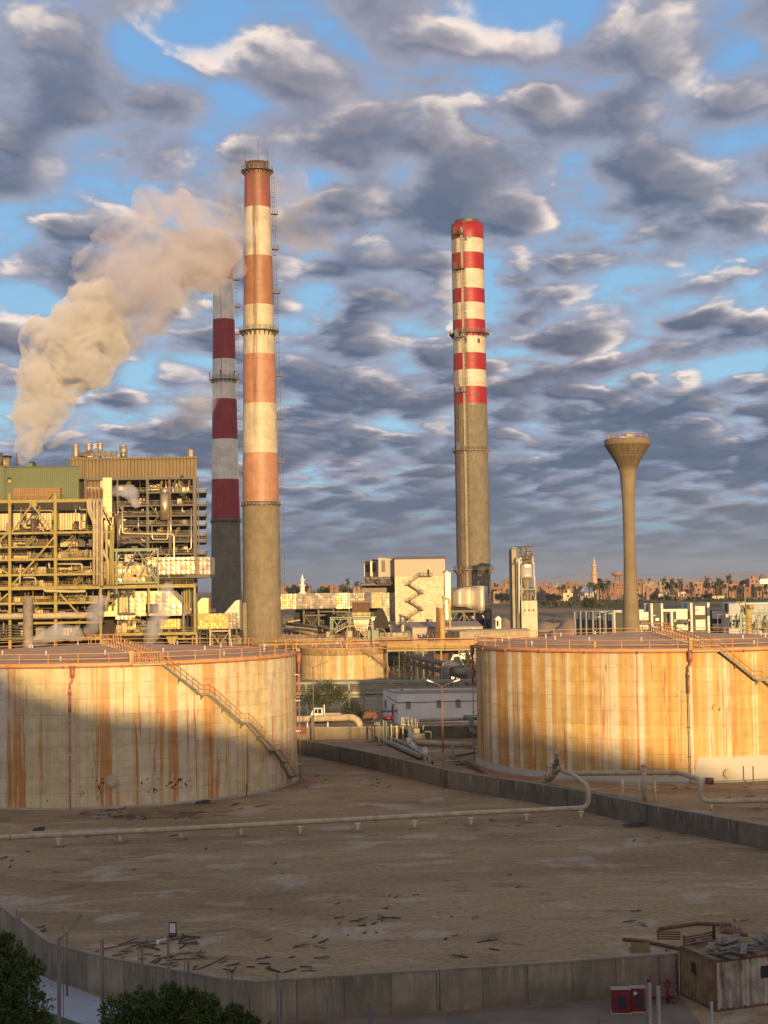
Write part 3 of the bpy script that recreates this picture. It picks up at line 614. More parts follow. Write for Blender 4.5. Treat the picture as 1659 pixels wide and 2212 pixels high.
def ladder(c,rf,z0,z1,a,t,off=.45,hoop=1.4,m=None,name='ladder'):
    n_=Vector((math.cos(a),math.sin(a),0)); tx=Vector((-n_.y,n_.x,0)); l=MB(); K=max(2,int((z1-z0)/4))
    def P_(z,o): return Vector((c[0],c[1],z))+n_*(rf(z)+o)
    for s in(-.28,.28):
        for i in range(K):
            za=z0+(z1-z0)*i/K; zb=z0+(z1-z0)*(i+1)/K; l.beam(P_(za,off)+tx*s,P_(zb,off)+tx*s,.07)
    z=z0
    while z<z1:
        l.beam(P_(z,off)-tx*.28,P_(z,off)+tx*.28,.05); z+=1.2
    z=z0+2
    hpts=5
    while z<z1:
        pp=[P_(z,off)-tx*.35]+[P_(z,off+ .45+.30*math.sin(math.pi*k/hpts))-tx*.38*math.cos(math.pi*k/hpts) for k in range(hpts+1)]+[P_(z,off)+tx*.35]
        for p,q in zip(pp,pp[1:]): l.beam(p,q,.06)
        if int(z/hoop)%6==0: l.beam(P_(z,0),P_(z,off+.7),.09)
        z+=hoop
    for s in(-.3,0,.3):
        for i in range(K):
            za=z0+(z1-z0)*i/K; zb=z0+(z1-z0)*(i+1)/K; l.beam(P_(za,off+.72)+tx*s,P_(zb,off+.72)+tx*s,.04)
    return l.build(name,m or M['dsteel'],t)
def side_box(c,rf,z,a,t,w_=1.6):
    n_=Vector((math.cos(a),math.sin(a),0)); tx=Vector((-n_.y,n_.x,0)); b=Vector((c[0],c[1],z))+n_*(rf(z)); s=MB()
    s.beam(b,b+n_*1.9,w_,.15)
    s.beam(b+n_*.1-Vector((0,0,1.6)),b+n_*1.8,.1)
    for lv in(.5,1.1):
        for p,q in((b+n_*1.9-tx*w_/2,b+n_*1.9+tx*w_/2),(b+n_*.3+tx*w_/2,b+n_*1.9+tx*w_/2),(b+n_*.3-tx*w_/2,b+n_*1.9-tx*w_/2)): s.beam(p+Vector((0,0,lv)),q+Vector((0,0,lv)),.07)
    for p in(b+n_*1.9-tx*w_/2,b+n_*1.9+tx*w_/2): s.beam(p,p+Vector((0,0,1.1)),.08)
    s.build('rest_platform',M['dsteel'],t)
def prof_r(pts):
    def f(z):
        if z<=pts[0][0]: return pts[0][1]
        for (a,b),(c_,d) in zip(pts,pts[1:]):
            if z<=c_: return b+(d-b)*(z-a)/(c_-a)
        return pts[-1][1]
    return f
D1=420; C1=(PX(567,1380,D1),D1); z1=lambda y,x=560: PZ(x,y,D1)
r1=prof_r([(0,41.8/FP*D1),(z1(1090),39.8/FP*D1),(z1(720),34/FP*D1),(z1(450),29/FP*D1),(z1(352),27/FP*D1)])
cr=(.48,.19,.095); cw=(.50,.44,.32)
bd=[(0,(.20,.165,.11))]+[(z1(y),c) for y,c in ((1090,(.41,.205,.13)),(983,cw),(877,(.40,.195,.12)),(770,cw),(663,(.30,.14,.075)),(558,(.50,.45,.35)),(452,(.27,.075,.055)),(372,(.10,.06,.045)))]
t=thing('chimney',(C1[0],C1[1],0),'tall chimney banded faded orange and cream, grubby at the top, nearest of the three chimneys','chimney')
Htop=z1(366); s=MB(); s.lathe((C1[0],C1[1],0),[(r1(z),z) for z in [i*Htop/40 for i in range(41)]],64); s.build('shaft',chim_mat('orange_cream_chimney',bd,.35,1,stain=[(-1.62,85,118,.30),(-1.75,60,80,.18),(-1.5,130,144,1.4)]),t,origin=(C1[0],C1[1],0))
cp=MB(); cp.lathe((C1[0],C1[1],0),[(r1(Htop)-.5,Htop-1),(r1(Htop)-.35,z1(352)),(r1(Htop)-1.0,z1(352)),(r1(Htop)-1.0,Htop-3)],48,smooth=False)
cp.build('crown',M['soot'],t)
gallery(C1,z1(372),r1(Htop),1.05,t); gallery(C1,z1(718),r1(z1(718)),1.25,t,nb=22)
gallery(C1,z1(1092),r1(z1(1092)),.45,t,nb=24,hgt=.6,posts=30)
aR1=R(8); ladder(C1,r1,8,z1(380),aR1,t)
for y in (462,538,633,812,905,1000): side_box(C1,r1,z1(y),aR1,t)
for a,hh in ((R(200),5.5),(R(280),7.5),(R(330),5.0)):
    lr=MB(); p=Vector((C1[0]+r1(Htop)*math.cos(a),C1[1]+r1(Htop)*math.sin(a),z1(365))); lr.cyl(p,p+Vector((0,0,hh)),.09,.05,n=5); lr.build('lightning_rod',M['dsteel'],t)
for a in(R(205),R(335)):
    lb=MB(); p=Vector((C1[0]+(r1(Htop)-.1)*math.cos(a),C1[1]+(r1(Htop)-.1)*math.sin(a),z1(356))); lb.box(p,(.7,.7,.8)); lb.cyl(p+Vector((0,0,.4)),p+Vector((0,0,.9)),.25,n=8); lb.build('warning_light',M['rust'],t)
# pilaster box at the foot of the shaft
pl=MB(); pl.bx(PX(525,1360,D1-6),PX(534,1360,D1-6),D1-7,D1-2,0,PZ(530,1302,D1-6)); pl.build('cable_box',M['conc'],t)
D2=518; C2=(PX(489,1250,D2),D2); z2=lambda y: PZ(485,y,D2)
r2=prof_r([(0,33.5/FP*D2),(z2(1127),31/FP*D2),(z2(820),25.7/FP*D2),(z2(610),22.5/FP*D2),(z2(524),21/FP*D2)])
rd=(.36,.035,.04); ww=(.90,.85,.72)
bd=[(0,(.20,.17,.125))]+[(z2(y),c) for y,c in ((1127,rd),(1037,ww),(950,rd),(865,ww),(780,rd),(695,ww),(610,(.42,.05,.05)))]
t=thing('chimney',(C2[0],C2[1],0),'chimney banded deep red and white, its top lost in drifting smoke','chimney')
s=MB(); s.lathe((C2[0],C2[1],0),[(r2(z),z) for z in [i*z2(526)/40 for i in range(41)]],56); s.build('shaft',chim_mat('red_white_chimney',bd,.22,9,stain=[(-1.72,z2(960),z2(870),.06)]),t,origin=(C2[0],C2[1],0))
gallery(C2,z2(822),r2(z2(822)),1.2,t,mat_=M['msteel']); gallery(C2,z2(1127),r2(z2(1127)),.5,t,hgt=.6)
ladder(C2,r2,20,z2(560),R(5),t)
for y in (605,663,722,905,965,1020): side_box(C2,r2,z2(y),R(5),t)
for a in(R(200),R(262),R(320)):
    lb=MB(); p=Vector((C2[0]+(r2(z2(815))+1.1)*math.cos(a),C2[1]+(r2(z2(815))+1.1)*math.sin(a),z2(815))); lb.cyl(p,p+Vector((0,0,1.3)),.12,n=6); lb.box(p+Vector((0,0,1.5)),(.5,.5,.6)); lb.build('warning_light',M['dsteel'],t)
D3=480; C3=(PX(1022.5,1200,D3),D3); z3=lambda y: PZ(1012,y,D3)
r3=prof_r([(0,37.2/FP*D3),(z3(1235),36.4/FP*D3),(z3(975),36/FP*D3),(z3(880),36/FP*D3),(z3(700),35.3/FP*D3),(z3(486),35.2/FP*D3)])
rd=(.30,.012,.017); ww=(.53,.48,.38); ys_=[879,843,806,770,733,697,662,627,590,555,521]
bd=[(0,(.165,.145,.105))]+[(z3(y),(rd if i%2==0 else ww)) for i,y in enumerate(ys_)]
t=thing('chimney',(C3[0],C3[1],0),'chimney with narrow bright red and white bands over a long bare concrete shaft','chimney')
Ht=z3(486); s=MB(); s.lathe((C3[0],C3[1],0),[(r3(z),z) for z in [i*Ht/40 for i in range(41)]]+[(r3(Ht)*.75,Ht)],64); s.build('shaft',chim_mat('bright_banded_chimney',bd,.10,22),t,origin=(C3[0],C3[1],0))
cp=MB(); cp.lathe((C3[0],C3[1],0),[(r3(Ht)*.77,Ht-.5),(r3(Ht)*.77,Ht+1.3),(r3(Ht)*.60,Ht+1.3),(r3(Ht)*.60,Ht-2)],48,smooth=False); cp.build('flue_rim',M['dsteel'],t)
gallery(C3,z3(724),r3(z3(724)),1.2,t,mat_=M['dsteel']); gallery(C3,z3(976),r3(z3(976)),.75,t,nb=26,mat_=M['conc']); gallery(C3,z3(1232),r3(z3(1232)),1.25,t,nb=26,mat_=M['conc'])
ladder(C3,r3,6,Ht,R(-90-14),t,m=M['dsteel']); ladder(C3,r3,6,z3(500),R(-90-46),t,m=M['rust'])
def vstrip(rf,c,a,w_,z0,z1_,out,m_,t,name):
    s=MB(); K=20; n_=Vector((math.cos(a),math.sin(a),0))
    for i in range(K):
        za=z0+(z1_-z0)*i/K; zb=z0+(z1_-z0)*(i+1)/K; s.beam(Vector((c[0],c[1],za))+n_*(rf(za)+out),Vector((c[0],c[1],zb))+n_*(rf(zb)+out),w_,.35,up=n_)
    s.build(name,m_,t)
vstrip(r3,C3,R(-90-23),.75,8,z3(499),.25,M['concp'],t,'cable_duct')
for y in (513,588,733,851,975):
    n_=Vector((math.cos(R(-122)),math.sin(R(-122)),0)); b=Vector((C3[0],C3[1],z3(y)))+n_*(r3(z3(y))+.7); s=MB(); s.box(b,(3.6,1.6,.2),R(-32)); s.box(b+Vector((-1.1,.2,1.3)),(1.1,1.0,2.2),R(-32)); s.box(b+Vector((.5,0,.8)),(.8,.8,1.2),R(-32))
    for k in (-1.5,-.5,.5,1.5): s.beam(b+Vector((k*.85,k*-.53,-.1)),b+Vector((k*.85+.3,k*-.53+.5,-1.2)),.12)
    s.build('monitor_platform',M['msteel'] if y>590 else M['rust'],t)
for px_,py_ in ((1006,515),(1015,510),(1006,735),(1034,736),(1031,852)):
    s=MB(); q=cylhit((C3[0],C3[1]),r3(z3(py_)),px_+ (829.5-829.5),py_); n_=(q-Vector((C3[0],C3[1],q.z))).normalized(); s.beam(q-Vector((0,0,.7)),q+Vector((0,0,.7)),.8,.3,up=n_); s.build('hatch',M['dsteel'],t)
hp=MB(); p=Vector((C3[0]-1.2,C3[1]-3.2,Ht)); hp.tube([p,p+Vector((0,0,2.2)),p+Vector((.7,0,2.7)),p+Vector((1.3,0,2.2)),p+Vector((1.3,0,0))],.07,5); hp.build('ladder_top_hoop',M['dsteel'],t)
# ================================================================ WATER TOWER
DW=380; CW=(PX(1364,1350,DW),DW); zw=lambda y,x=1360: PZ(x,y,DW); k=DW/FP
# silhouette half widths measured down the stem
zt=lambda zy: zw((1650+zy/2.0133)/1.8228,1355)
hwid=lambda a: a/2/2.0133/1.8228*k
prof=[(hwid(160),0),(hwid(133),zt(1640)),(hwid(118),zt(1450)),(hwid(106),zt(1300)),(hwid(97),zt(1100)),(hwid(94),zt(900)),(hwid(96),zt(750)),(hwid(106),zt(600)),(hwid(118),zt(500)),(hwid(130),zt(425)),(hwid(134),zt(412)),(hwid(196),zt(340)),(hwid(356),zt(212)),(hwid(360),zt(205)),(hwid(360),zt(168)),(hwid(345),zt(160)),(.1,zt(158))]
def wt_mat():
    mt=bpy.data.materials.new('water_tower_concrete'); mt.use_nodes=True; n=NT(mt.node_tree)
    pb=n.new('ShaderNodeBsdfPrincipled'); o=n.new('ShaderNodeOutputMaterial'); n.l.new(pb.outputs[0],o.inputs[0])
    oc=n.new('ShaderNodeTexCoord').outputs['Object']; X,Y,Z=n.sep(oc); a=n.m('ARCTAN2',Y,X)
    am=n.m('MULTIPLY',a,24/6.2832); zl=n.m('DIVIDE',Z,2.9)
    cell=n.comb(n.m('FLOOR',am),n.m('FLOOR',zl),1)
    wn=n.new('ShaderNodeTexWhiteNoise'); n.put(wn.inputs['Vector'],cell)
    big=n.noise(oc,.25,5,.6)
    lv=n.new('ShaderNodeTexWhiteNoise'); n.put(lv.inputs['Vector'],n.comb(3,n.m('FLOOR',zl),5))
    c=n.mix(n.m('MULTIPLY',wn.outputs[0],.5),(.215,.17,.105),(.165,.128,.08)); c=n.mix(n.m('MULTIPLY',lv.outputs[0],.6),c,(.235,.19,.125))
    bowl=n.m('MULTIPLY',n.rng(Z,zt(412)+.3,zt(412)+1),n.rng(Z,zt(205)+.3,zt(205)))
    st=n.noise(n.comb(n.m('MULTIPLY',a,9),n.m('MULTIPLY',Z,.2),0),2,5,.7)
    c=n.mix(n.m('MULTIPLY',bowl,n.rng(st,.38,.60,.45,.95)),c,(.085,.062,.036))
    fa=n.m('FRACT',am); ja=n.rng(n.m('MINIMUM',fa,n.m('SUBTRACT',1,fa)),.05,.015); fz=n.m('FRACT',zl); jz=n.rng(n.m('MINIMUM',fz,n.m('SUBTRACT',1,fz)),.035,.01)
    j=n.m('MAXIMUM',ja,jz); c=n.mix(n.m('MULTIPLY',j,n.rng(bowl,0,1,.35,.5)),c,(.27,.22,.14))
    f=n.rng(big,.3,.7,.88,1.12); c=n.vm('MULTIPLY',c,n.comb(f,f,f))
    n.put(pb.inputs['Base Color'],c); n.put(pb.inputs['Roughness'],.9)
    bp=n.new('ShaderNodeBump'); n.put(bp.inputs['Distance'],.1); n.put(bp.inputs['Strength'],.5); n.put(bp.inputs['Height'],n.m('ADD',n.m('MULTIPLY',j,.3),n.noise(oc,2,4,.6))); n.l.new(bp.outputs[0],pb.inputs['Normal'])
    return mt
t=thing('water_tower',(CW[0],CW[1],0),'slender concrete water tower flaring to a funnel-shaped bowl, beyond the right tank','water tower')
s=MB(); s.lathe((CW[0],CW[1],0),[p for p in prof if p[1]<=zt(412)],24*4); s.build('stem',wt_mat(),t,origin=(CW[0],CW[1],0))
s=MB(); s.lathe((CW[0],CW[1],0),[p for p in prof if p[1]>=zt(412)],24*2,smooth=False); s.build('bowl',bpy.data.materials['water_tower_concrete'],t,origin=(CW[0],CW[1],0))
zb=zt(158); rb=hwid(330); hr=MB(); ring_rail(hr,CW,rb,zb,18,pr=.05,rr=.035,n=40,hgt=1.1); hr.build('roof_rail',M['orail'],t)
s=MB(); s.box((CW[0]+.6,CW[1],zb+.55),(1.8,1.6,1.3)); s.build('hatch_box',M['concp'],t)
s=MB(); s.box((CW[0]-1.0,CW[1]-1,zb+.15),(1.8,1.4,.5)); s.build('hatch_cover',M['white'],t)
q=cylhit(CW,hwid(118),1362+28,1365-20); 
dr=MB(); q=cylhit(CW,hwid(112),1365,1345); dr.beam(q-Vector((0,0,1.0)),q+Vector((0,0,1.0)),.9,.25,up=(0,1,0)); dr.build('opening',M['dark'],t)
# ================================================================ YARD
def ZC(x0,y0,wd):
    s=wd/1659/1.82278
    return lambda x,y:(x0/1.82278+x*s,y0/1.82278+y*s)
def rect(x0,y0,x1,y1,Y):
    ym=(y0+y1)/2; xm=(x0+x1)/2
    return PX(x0,ym,Y),PX(x1,ym,Y),PZ(xm,y1,Y),PZ(xm,y0,Y)   # xa,xb,zb,zt
SKEW=[0.0]
def RB(mb,x0,y0,x1,y1,Y,dep,zb=None):
    xa,xb,z0,z1=rect(x0,y0,x1,y1,Y)
    if zb is not None: z0=zb
    if SKEW[0] and dep>3:
        o=dep*SKEW[0]; mb.add([(xa,Y,z0),(xb,Y,z0),(xb+o,Y+dep,z0),(xa+o,Y+dep,z0),(xa,Y,z1),(xb,Y,z1),(xb+o,Y+dep,z1),(xa+o,Y+dep,z1)],[(3,2,1,0),(4,5,6,7),(0,1,5,4),(1,2,6,5),(2,3,7,6),(3,0,4,7)])
    else: mb.bx(xa,xb,Y,Y+dep,z0,z1)
    return xa,xb,z0,z1
def zrect(zf,x0,y0,x1,y1):
    a=zf(x0,y0); b=zf(x1,y1); return a[0],a[1],b[0],b[1]
def wall_run(pts,h,th,mat_,name,label,cat='wall',cap=True,joints=0,back=True):
    """free standing wall along ground points"""
    t=thing(name,pts[0],label,cat); w_=MB(); c_=MB(); off=[]
    for i,p in enumerate(pts):
        d=(pts[min(i+1,len(pts)-1)]-pts[max(i-1,0)]); d.z=0; d.normalize(); nn=Vector((d.y,-d.x,0)); 
        if nn.y>0: nn=-nn
        off.append(nn)
    for (a,na),(b,nb_) in zip(zip(pts,off),zip(pts[1:],off[1:])):
        B=-th if back else 0
        w_.add([a,b,b-nb_*th,a-na*th]+[q+Vector((0,0,h)) for q in (a,b,b-nb_*th,a-na*th)],[(3,2,1,0),(4,5,6,7),(0,1,5,4),(1,2,6,5),(2,3,7,6),(3,0,4,7)])
        if cap:
            z=Vector((0,0,h+.002)); z2_=Vector((0,0,h+.10)); a2,b2=a+na*.03,b+nb_*.03; a3,b3=a-na*(th+.03),b-nb_*(th+.03)
            c_.add([a2+z,b2+z,b3+z,a3+z,a2+z2_,b2+z2_,b3+z2_,a3+z2_],[(3,2,1,0),(4,5,6,7),(0,1,5,4),(1,2,6,5),(2,3,7,6),(3,0,4,7)])
    w_.build('wall_body',mat_,t)
    if cap: c_.build('coping',M['concp'] if cap is True else cap,t)
    return t
gnd=lambda px,py:G(px,py)
wall_run([gnd(640,1629),gnd(700,1640),gnd(800,1661.7),gnd(900,1686),gnd(969,1703.9),gnd(1069.8,1721),gnd(1175,1738),gnd(1278.5,1758),gnd(1437,1792.9),gnd(1659,1836.5),gnd(1900,1889)],1.95,.3,M['concd'],'bund_wall','low concrete bund wall running diagonally between the two huge tanks','wall',cap=M['conc'])
wall_run([gnd(560,1600),gnd(650,1598),gnd(780,1597),gnd(843,1597)],1.75,.3,M['conc'],'bund_wall','brown rear bund wall behind the small street lamp, sunlit at its left')
wall_run([gnd(845,1596),gnd(900,1595.5),gnd(1030,1594),gnd(1200,1590)],1.75,.3,M['concd'],'bund_wall','grey rear bund wall in front of the flat white building')
# foreground wall: three runs
Z4=ZC(0,3400,1100); Z5=ZC(1000,3400,1100); Z6=ZC(2300,3500,724)
fw1=[G(-60,1990+40),G(0,2029),G(60,2078),G(105.5,2116),G(170,2136),G(232.8,2152.7),G(350,2176),G(473,2201),G(567,2211)]
wall_run(fw1,2.05,.28,M['wallc'],'yard_wall','foreground concrete wall left of the tall rusty post, above the leafy hedge','wall',cap=M['conc'])
fw2=[G(567,2212),G(603,2209),G(700,2202),G(800,2194.5),G(948,2185.5)]
wall_run(fw2,2.1,.28,M['wallc'],'yard_wall','stained concrete foreground wall in the middle, ending at the dark vertical gap','wall',cap=M['conc'])
fw3=[G(952,2185.3),G(1050,2178),G(1152,2170.9),G(1262,2162),G(1467,2145.5)]
wall_run(fw3,2.1,.28,M['wallc'],'yard_wall','panelled concrete foreground wall behind the red cabinets','wall',cap=M['conc'])
for i in range(3):
    for k in range(9):
        pass
# apron on the near side
ap=MB(); pts=[G(603,2211),G(948,2187),G(1152,2173),G(1467,2147)]; near=[Vector((p.x,p.y-26,0)) for p in pts]
L=pts+near[::-1]; ap.add([(q.x,q.y,.004) for q in L],[tuple(range(len(L)))[::-1]]); struct(ap.build('pavement',M['asph']))
pd=MB(); A=[G(70,2093),G(110,2108),G(160,2124),G(232,2155),G(330,2180)]; B=[G(60,2180),G(110,2192),G(160,2207),G(235,2240),G(330,2270)]
A=[Vector((p.x,p.y-.6,.006)) for p in A]; L=A+[Vector((p.x,p.y,.006)) for p in B][::-1]; pd.add(L,[tuple(range(len(L)))[::-1]]); struct(pd.build('path',M['gravel']))
M['greenw']=mat('dark_green_sheet',(.07,.105,.085),.8,var=.15)
gw=[G(90,2262),G(160,2290),G(260,2330),G(330,2360)]
wall_run(gw,1.8,.12,M['greenw'],'boundary_fence','dark green sheet fence along the pale path at lower left','fence',cap=False)
# container
Zc=Z6
cf=MB(); f0=G(*Zc(1190,1108)); l0=G(*Zc(980,1000)); r0=G(*Zc(1659,1048)); ux=(r0-f0); ux.z=0; ux.normalize(); uy=(l0-f0); dl=uy.length; uy.normalize(); uy=Vector((-ux.y,ux.x,0)); H_=2.55; Lc=6.1; Wc=3.4
t=thing('site_hut',f0,'rusty corrugated metal hut with broken boards on its roof, at the lower right corner','hut')
def corr_wall(a,u,L,h,n,dep,nrm,z0=0.12):
    m_=MB(); vs=[];K=n*4
    for i in range(K+1):
        x=L*i/K; ph=i%4; o=dep if ph in(1,2) else 0
        for z in(z0,h): vs.append(a+u*x+nrm*o+Vector((0,0,z)))
    m_.add(vs,[(2*i,2*i+2,2*i+3,2*i+1) for i in range(K)]); return m_
M['hutw']=mat('peeling_white_hut_paint',(.40,.37,.32),.8,var=.4,scale=1.6,streak=.95,srgb=(.08,.06,.045))
M['huts']=mat('ochre_rusty_hut_side',(.22,.15,.07),.8,var=.4,scale=1.3,streak=.6,srgb=(.09,.05,.03))
corr_wall(f0,ux,Lc,H_,17,.11,-uy).build('front_wall',M['hutw'],t)
corr_wall(f0+uy*Wc,-uy,Wc,H_,9,.07,-ux).build('side_wall',M['huts'],t)
bk=MB(); bk.add([f0+ux*Lc+Vector((0,0,0)),f0+ux*Lc+uy*Wc,f0+uy*Wc,f0+ux*Lc+Vector((0,0,H_)),f0+ux*Lc+uy*Wc+Vector((0,0,H_)),f0+uy*Wc+Vector((0,0,H_))],[(0,1,4,3),(1,2,5,4)]); bk.build('back_wall',M['huts'],t)
fr=MB()
for p in(f0,f0+ux*Lc,f0+uy*Wc,f0+ux*Lc+uy*Wc): fr.beam(p,p+Vector((0,0,H_+.08)),.16)
for z in(.08,H_+.04):
    for a,b in((f0,f0+ux*Lc),(f0,f0+uy*Wc),(f0+uy*Wc,f0+uy*Wc+ux*Lc),(f0+ux*Lc,f0+ux*Lc+uy*Wc)): fr.beam(a+Vector((0,0,z)),b+Vector((0,0,z)),.13)
fr.build('frame',M['rust'],t)
wi=MB(); a=f0+ux*(2.75)-uy*.14+Vector((0,0,H_-.75)); wi.beam(a,a+ux*1.1,.02,.62); wi.build('window',M['dark'],t)
wi=MB(); a=f0+uy*(1.75)-ux*.07+Vector((0,0,H_-.75)); wi.beam(a,a+uy*.5,.02,.6); wi.build('window',M['dark'],t)
rf=MB(); rr=random.Random(8); rf.beam(f0+ux*Lc/2+uy*0+Vector((0,0,H_+.12)),f0+ux*Lc/2+uy*Wc+Vector((0,0,H_+.12)),Lc,.05); rf.build('roof',M['huts'],t)
M['board']=mat('grey_split_board',(.12,.095,.075),.95,var=.5,scale=2,bump=.15)
M['boardp']=mat('pale_split_board',(.20,.165,.125),.95,var=.4,scale=2,bump=.15)
for i in range(28):
    x=.3+rr.random()*(Lc-.8); y=.2+rr.random()*(Wc-.4); p=f0+ux*x+uy*y+Vector((0,0,H_+.20+rr.random()*.28)); an=rr.uniform(-.9,.9)+ (1.2 if rr.random()<.3 else 0)
    d=(uy*math.cos(an)+ux*math.sin(an))*rr.uniform(.5,1.1)+Vector((0,0,rr.uniform(-.12,.14))); b=MB(); b.beam(p-d,p+d,rr.uniform(.14,.38),.035)
    tag(b.build('loose_board',M['board'] if rr.random()<.6 else M['boardp']),'split grey board lying loose on the roof of the rusty hut','board','boards heaped on the hut roof')
# red pipe rack on the roof and behind the wall
def pipe_bundle(p,q,n,label,endplate=True):
    t=thing('pipe_bundle',p,label,'pipe bundle'); p=Vector(p);q=Vector(q)
    for i in range(n):
        b=MB(); o=Vector((0,0,.14*i)); b.cyl(p+o,q+o,.05,n=8); b.build('pipe',M['rust'],t)
    b=MB(); b.beam(p+Vector((0,0,-.1)),p+Vector((0,0,.14*n)),.1); b.build('end_bar',M['rust'],t)
    if endplate: b=MB(); b.beam(q+Vector((0,0,-.15)),q+Vector((0,0,.14*n+.25)),.5,.06); b.build('end_plate',M['dark'],t)
a=f0+uy*Wc*.95+ux*.1+Vector((0,0,H_+.15)); pipe_bundle(a,a+ux*1.9+Vector((0,0,.15)),4,'short rack of rusty pipes with a black end plate on the hut roof')
a=G(*Zc(712,640))+Vector((0,1.5,.9)); pipe_bundle(a,a+Vector((1.4,.2,-.1)),4,'rack of rusty pipes leaning behind the foreground wall',False)
# rack frame between wall and hut
a=f0+uy*(Wc+.15)-ux*.12; lr=MB()
for k in range(2): lr.beam(a+uy*(k*1.2),a+uy*(k*1.2)+Vector((0,0,2.2)),.07)
for k in range(6): lr.beam(a+Vector((0,0,.2+.38*k)),a+uy*1.2+Vector((0,0,.2+.38*k+.12)),.05)
tag(lr.build('steel_ladder_frame',M['dsteel']),'dark steel frame of rungs between the wall end and the rusty hut','frame')
# open crate behind the wall
a=G(*Zc(555,640))+Vector((0,2.2,0)); cr_=thing('wooden_crate',a,'open tan wooden crate behind the foreground wall near the hut','crate')
M['ply']=mat('tan_plywood',(.22,.165,.09),.9,var=.2)
ch_=PZ(*Zc(555,540),a.y)
for (c,s,nm) in (((0,.45,ch_/2),(1.15,.05,ch_),'back_panel'),((-.57,0,ch_/2),(.05,.9,ch_),'side_panel'),((.57,0,ch_/2),(.05,.9,ch_),'side_panel'),((0,-.45,.3),(1.15,.05,.6),'front_panel')):
    b=MB(); b.box(a+Vector(c),s); b.build(nm,M['ply'],cr_)
# long rusted pipes lying on the ground
def ground_pipe(pts,r,label,name='scrap_pipe'):
    P_=[G(*q) for q in pts]; b=MB(); b.tube([p+Vector((0,0,r+.02)) for p in P_],r,8); b2=MB()
    tag(b.build(name,M['rust']),label,'pipe')
ground_pipe([Zc(680,378),Zc(1015,328),Zc(1330,342)],.11,'long bent rusty pipe lying alone on the open yard')
ground_pipe([Zc(350,472),Zc(540,490),Zc(820,548),Zc(960,585)],.11,'rusty bent pipe lying just behind the foreground wall')
ground_pipe([Zc(1370,535),Zc(1530,485),Zc(1700,485)],.12,'rusty pipe lying behind the hut at the right edge')
a=G(*Zc(1240,400)); b_=G(*Zc(1475,432)); t=thing('rusty_comb_rail',a,'rusty rail with six upright stubs lying on the yard behind the hut','rail')
s=MB(); s.beam(a+Vector((0,0,.1)),b_+Vector((0,0,.1)),.16,.18); s.build('rail',M['rust'],t)
for k in range(6):
    p=a.lerp(b_,.06+k*.145); s=MB(); s.beam(p+Vector((0,0,.1)),p+Vector((.15,1.5,.25)),.10); s.build('stub',M['rust'],t)
# red hose cabinets
def cabinet(x0,x1,yt,yb,label,emblem):
    a=G(x0,yb); b=G(x1,yb); d=(b-a); W=d.length; d.normalize(); nn=Vector((-d.y,d.x,0)); hgt=(yb-yt)/FP*a.y*1.02; dep=.55
    t=thing('hose_cabinet',a,label,'cabinet'); s=MB(); rz=math.atan2(d.y,d.x); c=a+d*W/2+nn*dep/2
    s.box(c+Vector((0,0,hgt/2+.05)),(W,dep,hgt-.1),rz); s.build('cabinet_body',M['red'],t)
    s=MB(); s.box(c+Vector((0,0,hgt+.015)),(W+.06,dep+.08,.03),rz); s.build('top',M['roofg'],t)
    s=MB(); s.box(c+Vector((0,0,.03)),(W+.12,dep+.12,.06),rz); s.build('plinth',M['concp'],t)
    s=MB(); s.box(a+d*W/2-nn*.006+Vector((0,0,hgt*.52)),(W*.86,.03,hgt*.78),rz); dr=s.build('door',M['red'],t)
    s=MB(); s.box(a+d*(W*.52)-nn*.03+Vector((0,0,hgt*.50)),(W*.46,.02,hgt*.52),rz); s.build('glass_pane',M['glass'],dr)
    if emblem:
        s=MB(); e=a+d*W*.27-nn*.03+Vector((0,0,hgt*.80))
        for k in range(5):
            an=k*math.pi*.4+.3; u=d*math.cos(an)+Vector((0,0,math.sin(an))); s.beam(e+u*.02,e+u*.12,.045,.012,up=nn)
        s.build('emblem',M['signalw'],dr)
cabinet(1322.8,1363,2141,2191,'red fire-hose cabinet at the wall, the left of the pair, plain door',False)
cabinet(1364,1398,2138,2188,'red fire-hose cabinet at the wall, with a small white emblem on its door',True)
# hydrant
a=G(*Zc(680,1030)); t=thing('fire_hydrant',a,'red double-headed fire hydrant beside the hose cabinets','hydrant')
for dx in(-.55,.45):
    s=MB(); p=a+Vector((dx,0,0)); s.cyl(p,p+Vector((0,0,1.15)),.09,n=10); s.cyl(p+Vector((0,0,.85)),p+Vector((0,0,.92)),.17,n=10); s.cyl(p+Vector((0,0,.35)),p+Vector((0,0,.42)),.17,n=10)
    s.cyl(p+Vector((0,0,1.15)),p+Vector((0,0,1.3)),.13,.06,n=10); s.cyl(p+Vector((-.22,0,1.05)),p+Vector((.22,0,1.05)),.05,n=8); s.build('standpipe',M['red'],t)
s=MB(); s.cyl(a+Vector((-.55,0,.3)),a+Vector((.75,0,.3)),.09,n=10); s.build('cross_pipe',M['red'],t)
s=MB(); c=a+Vector((.8,-.25,.3)); s.tube([c+Vector((.2*math.cos(k*.63),0,.2*math.sin(k*.63))) for k in range(10)],.03,5,closed=True); s.beam(c-Vector((.2,0,0)),c+Vector((.2,0,0)),.03); s.cyl(c,c+Vector((0,.3,0)),.05); s.build('hand_wheel',M['red'],t)
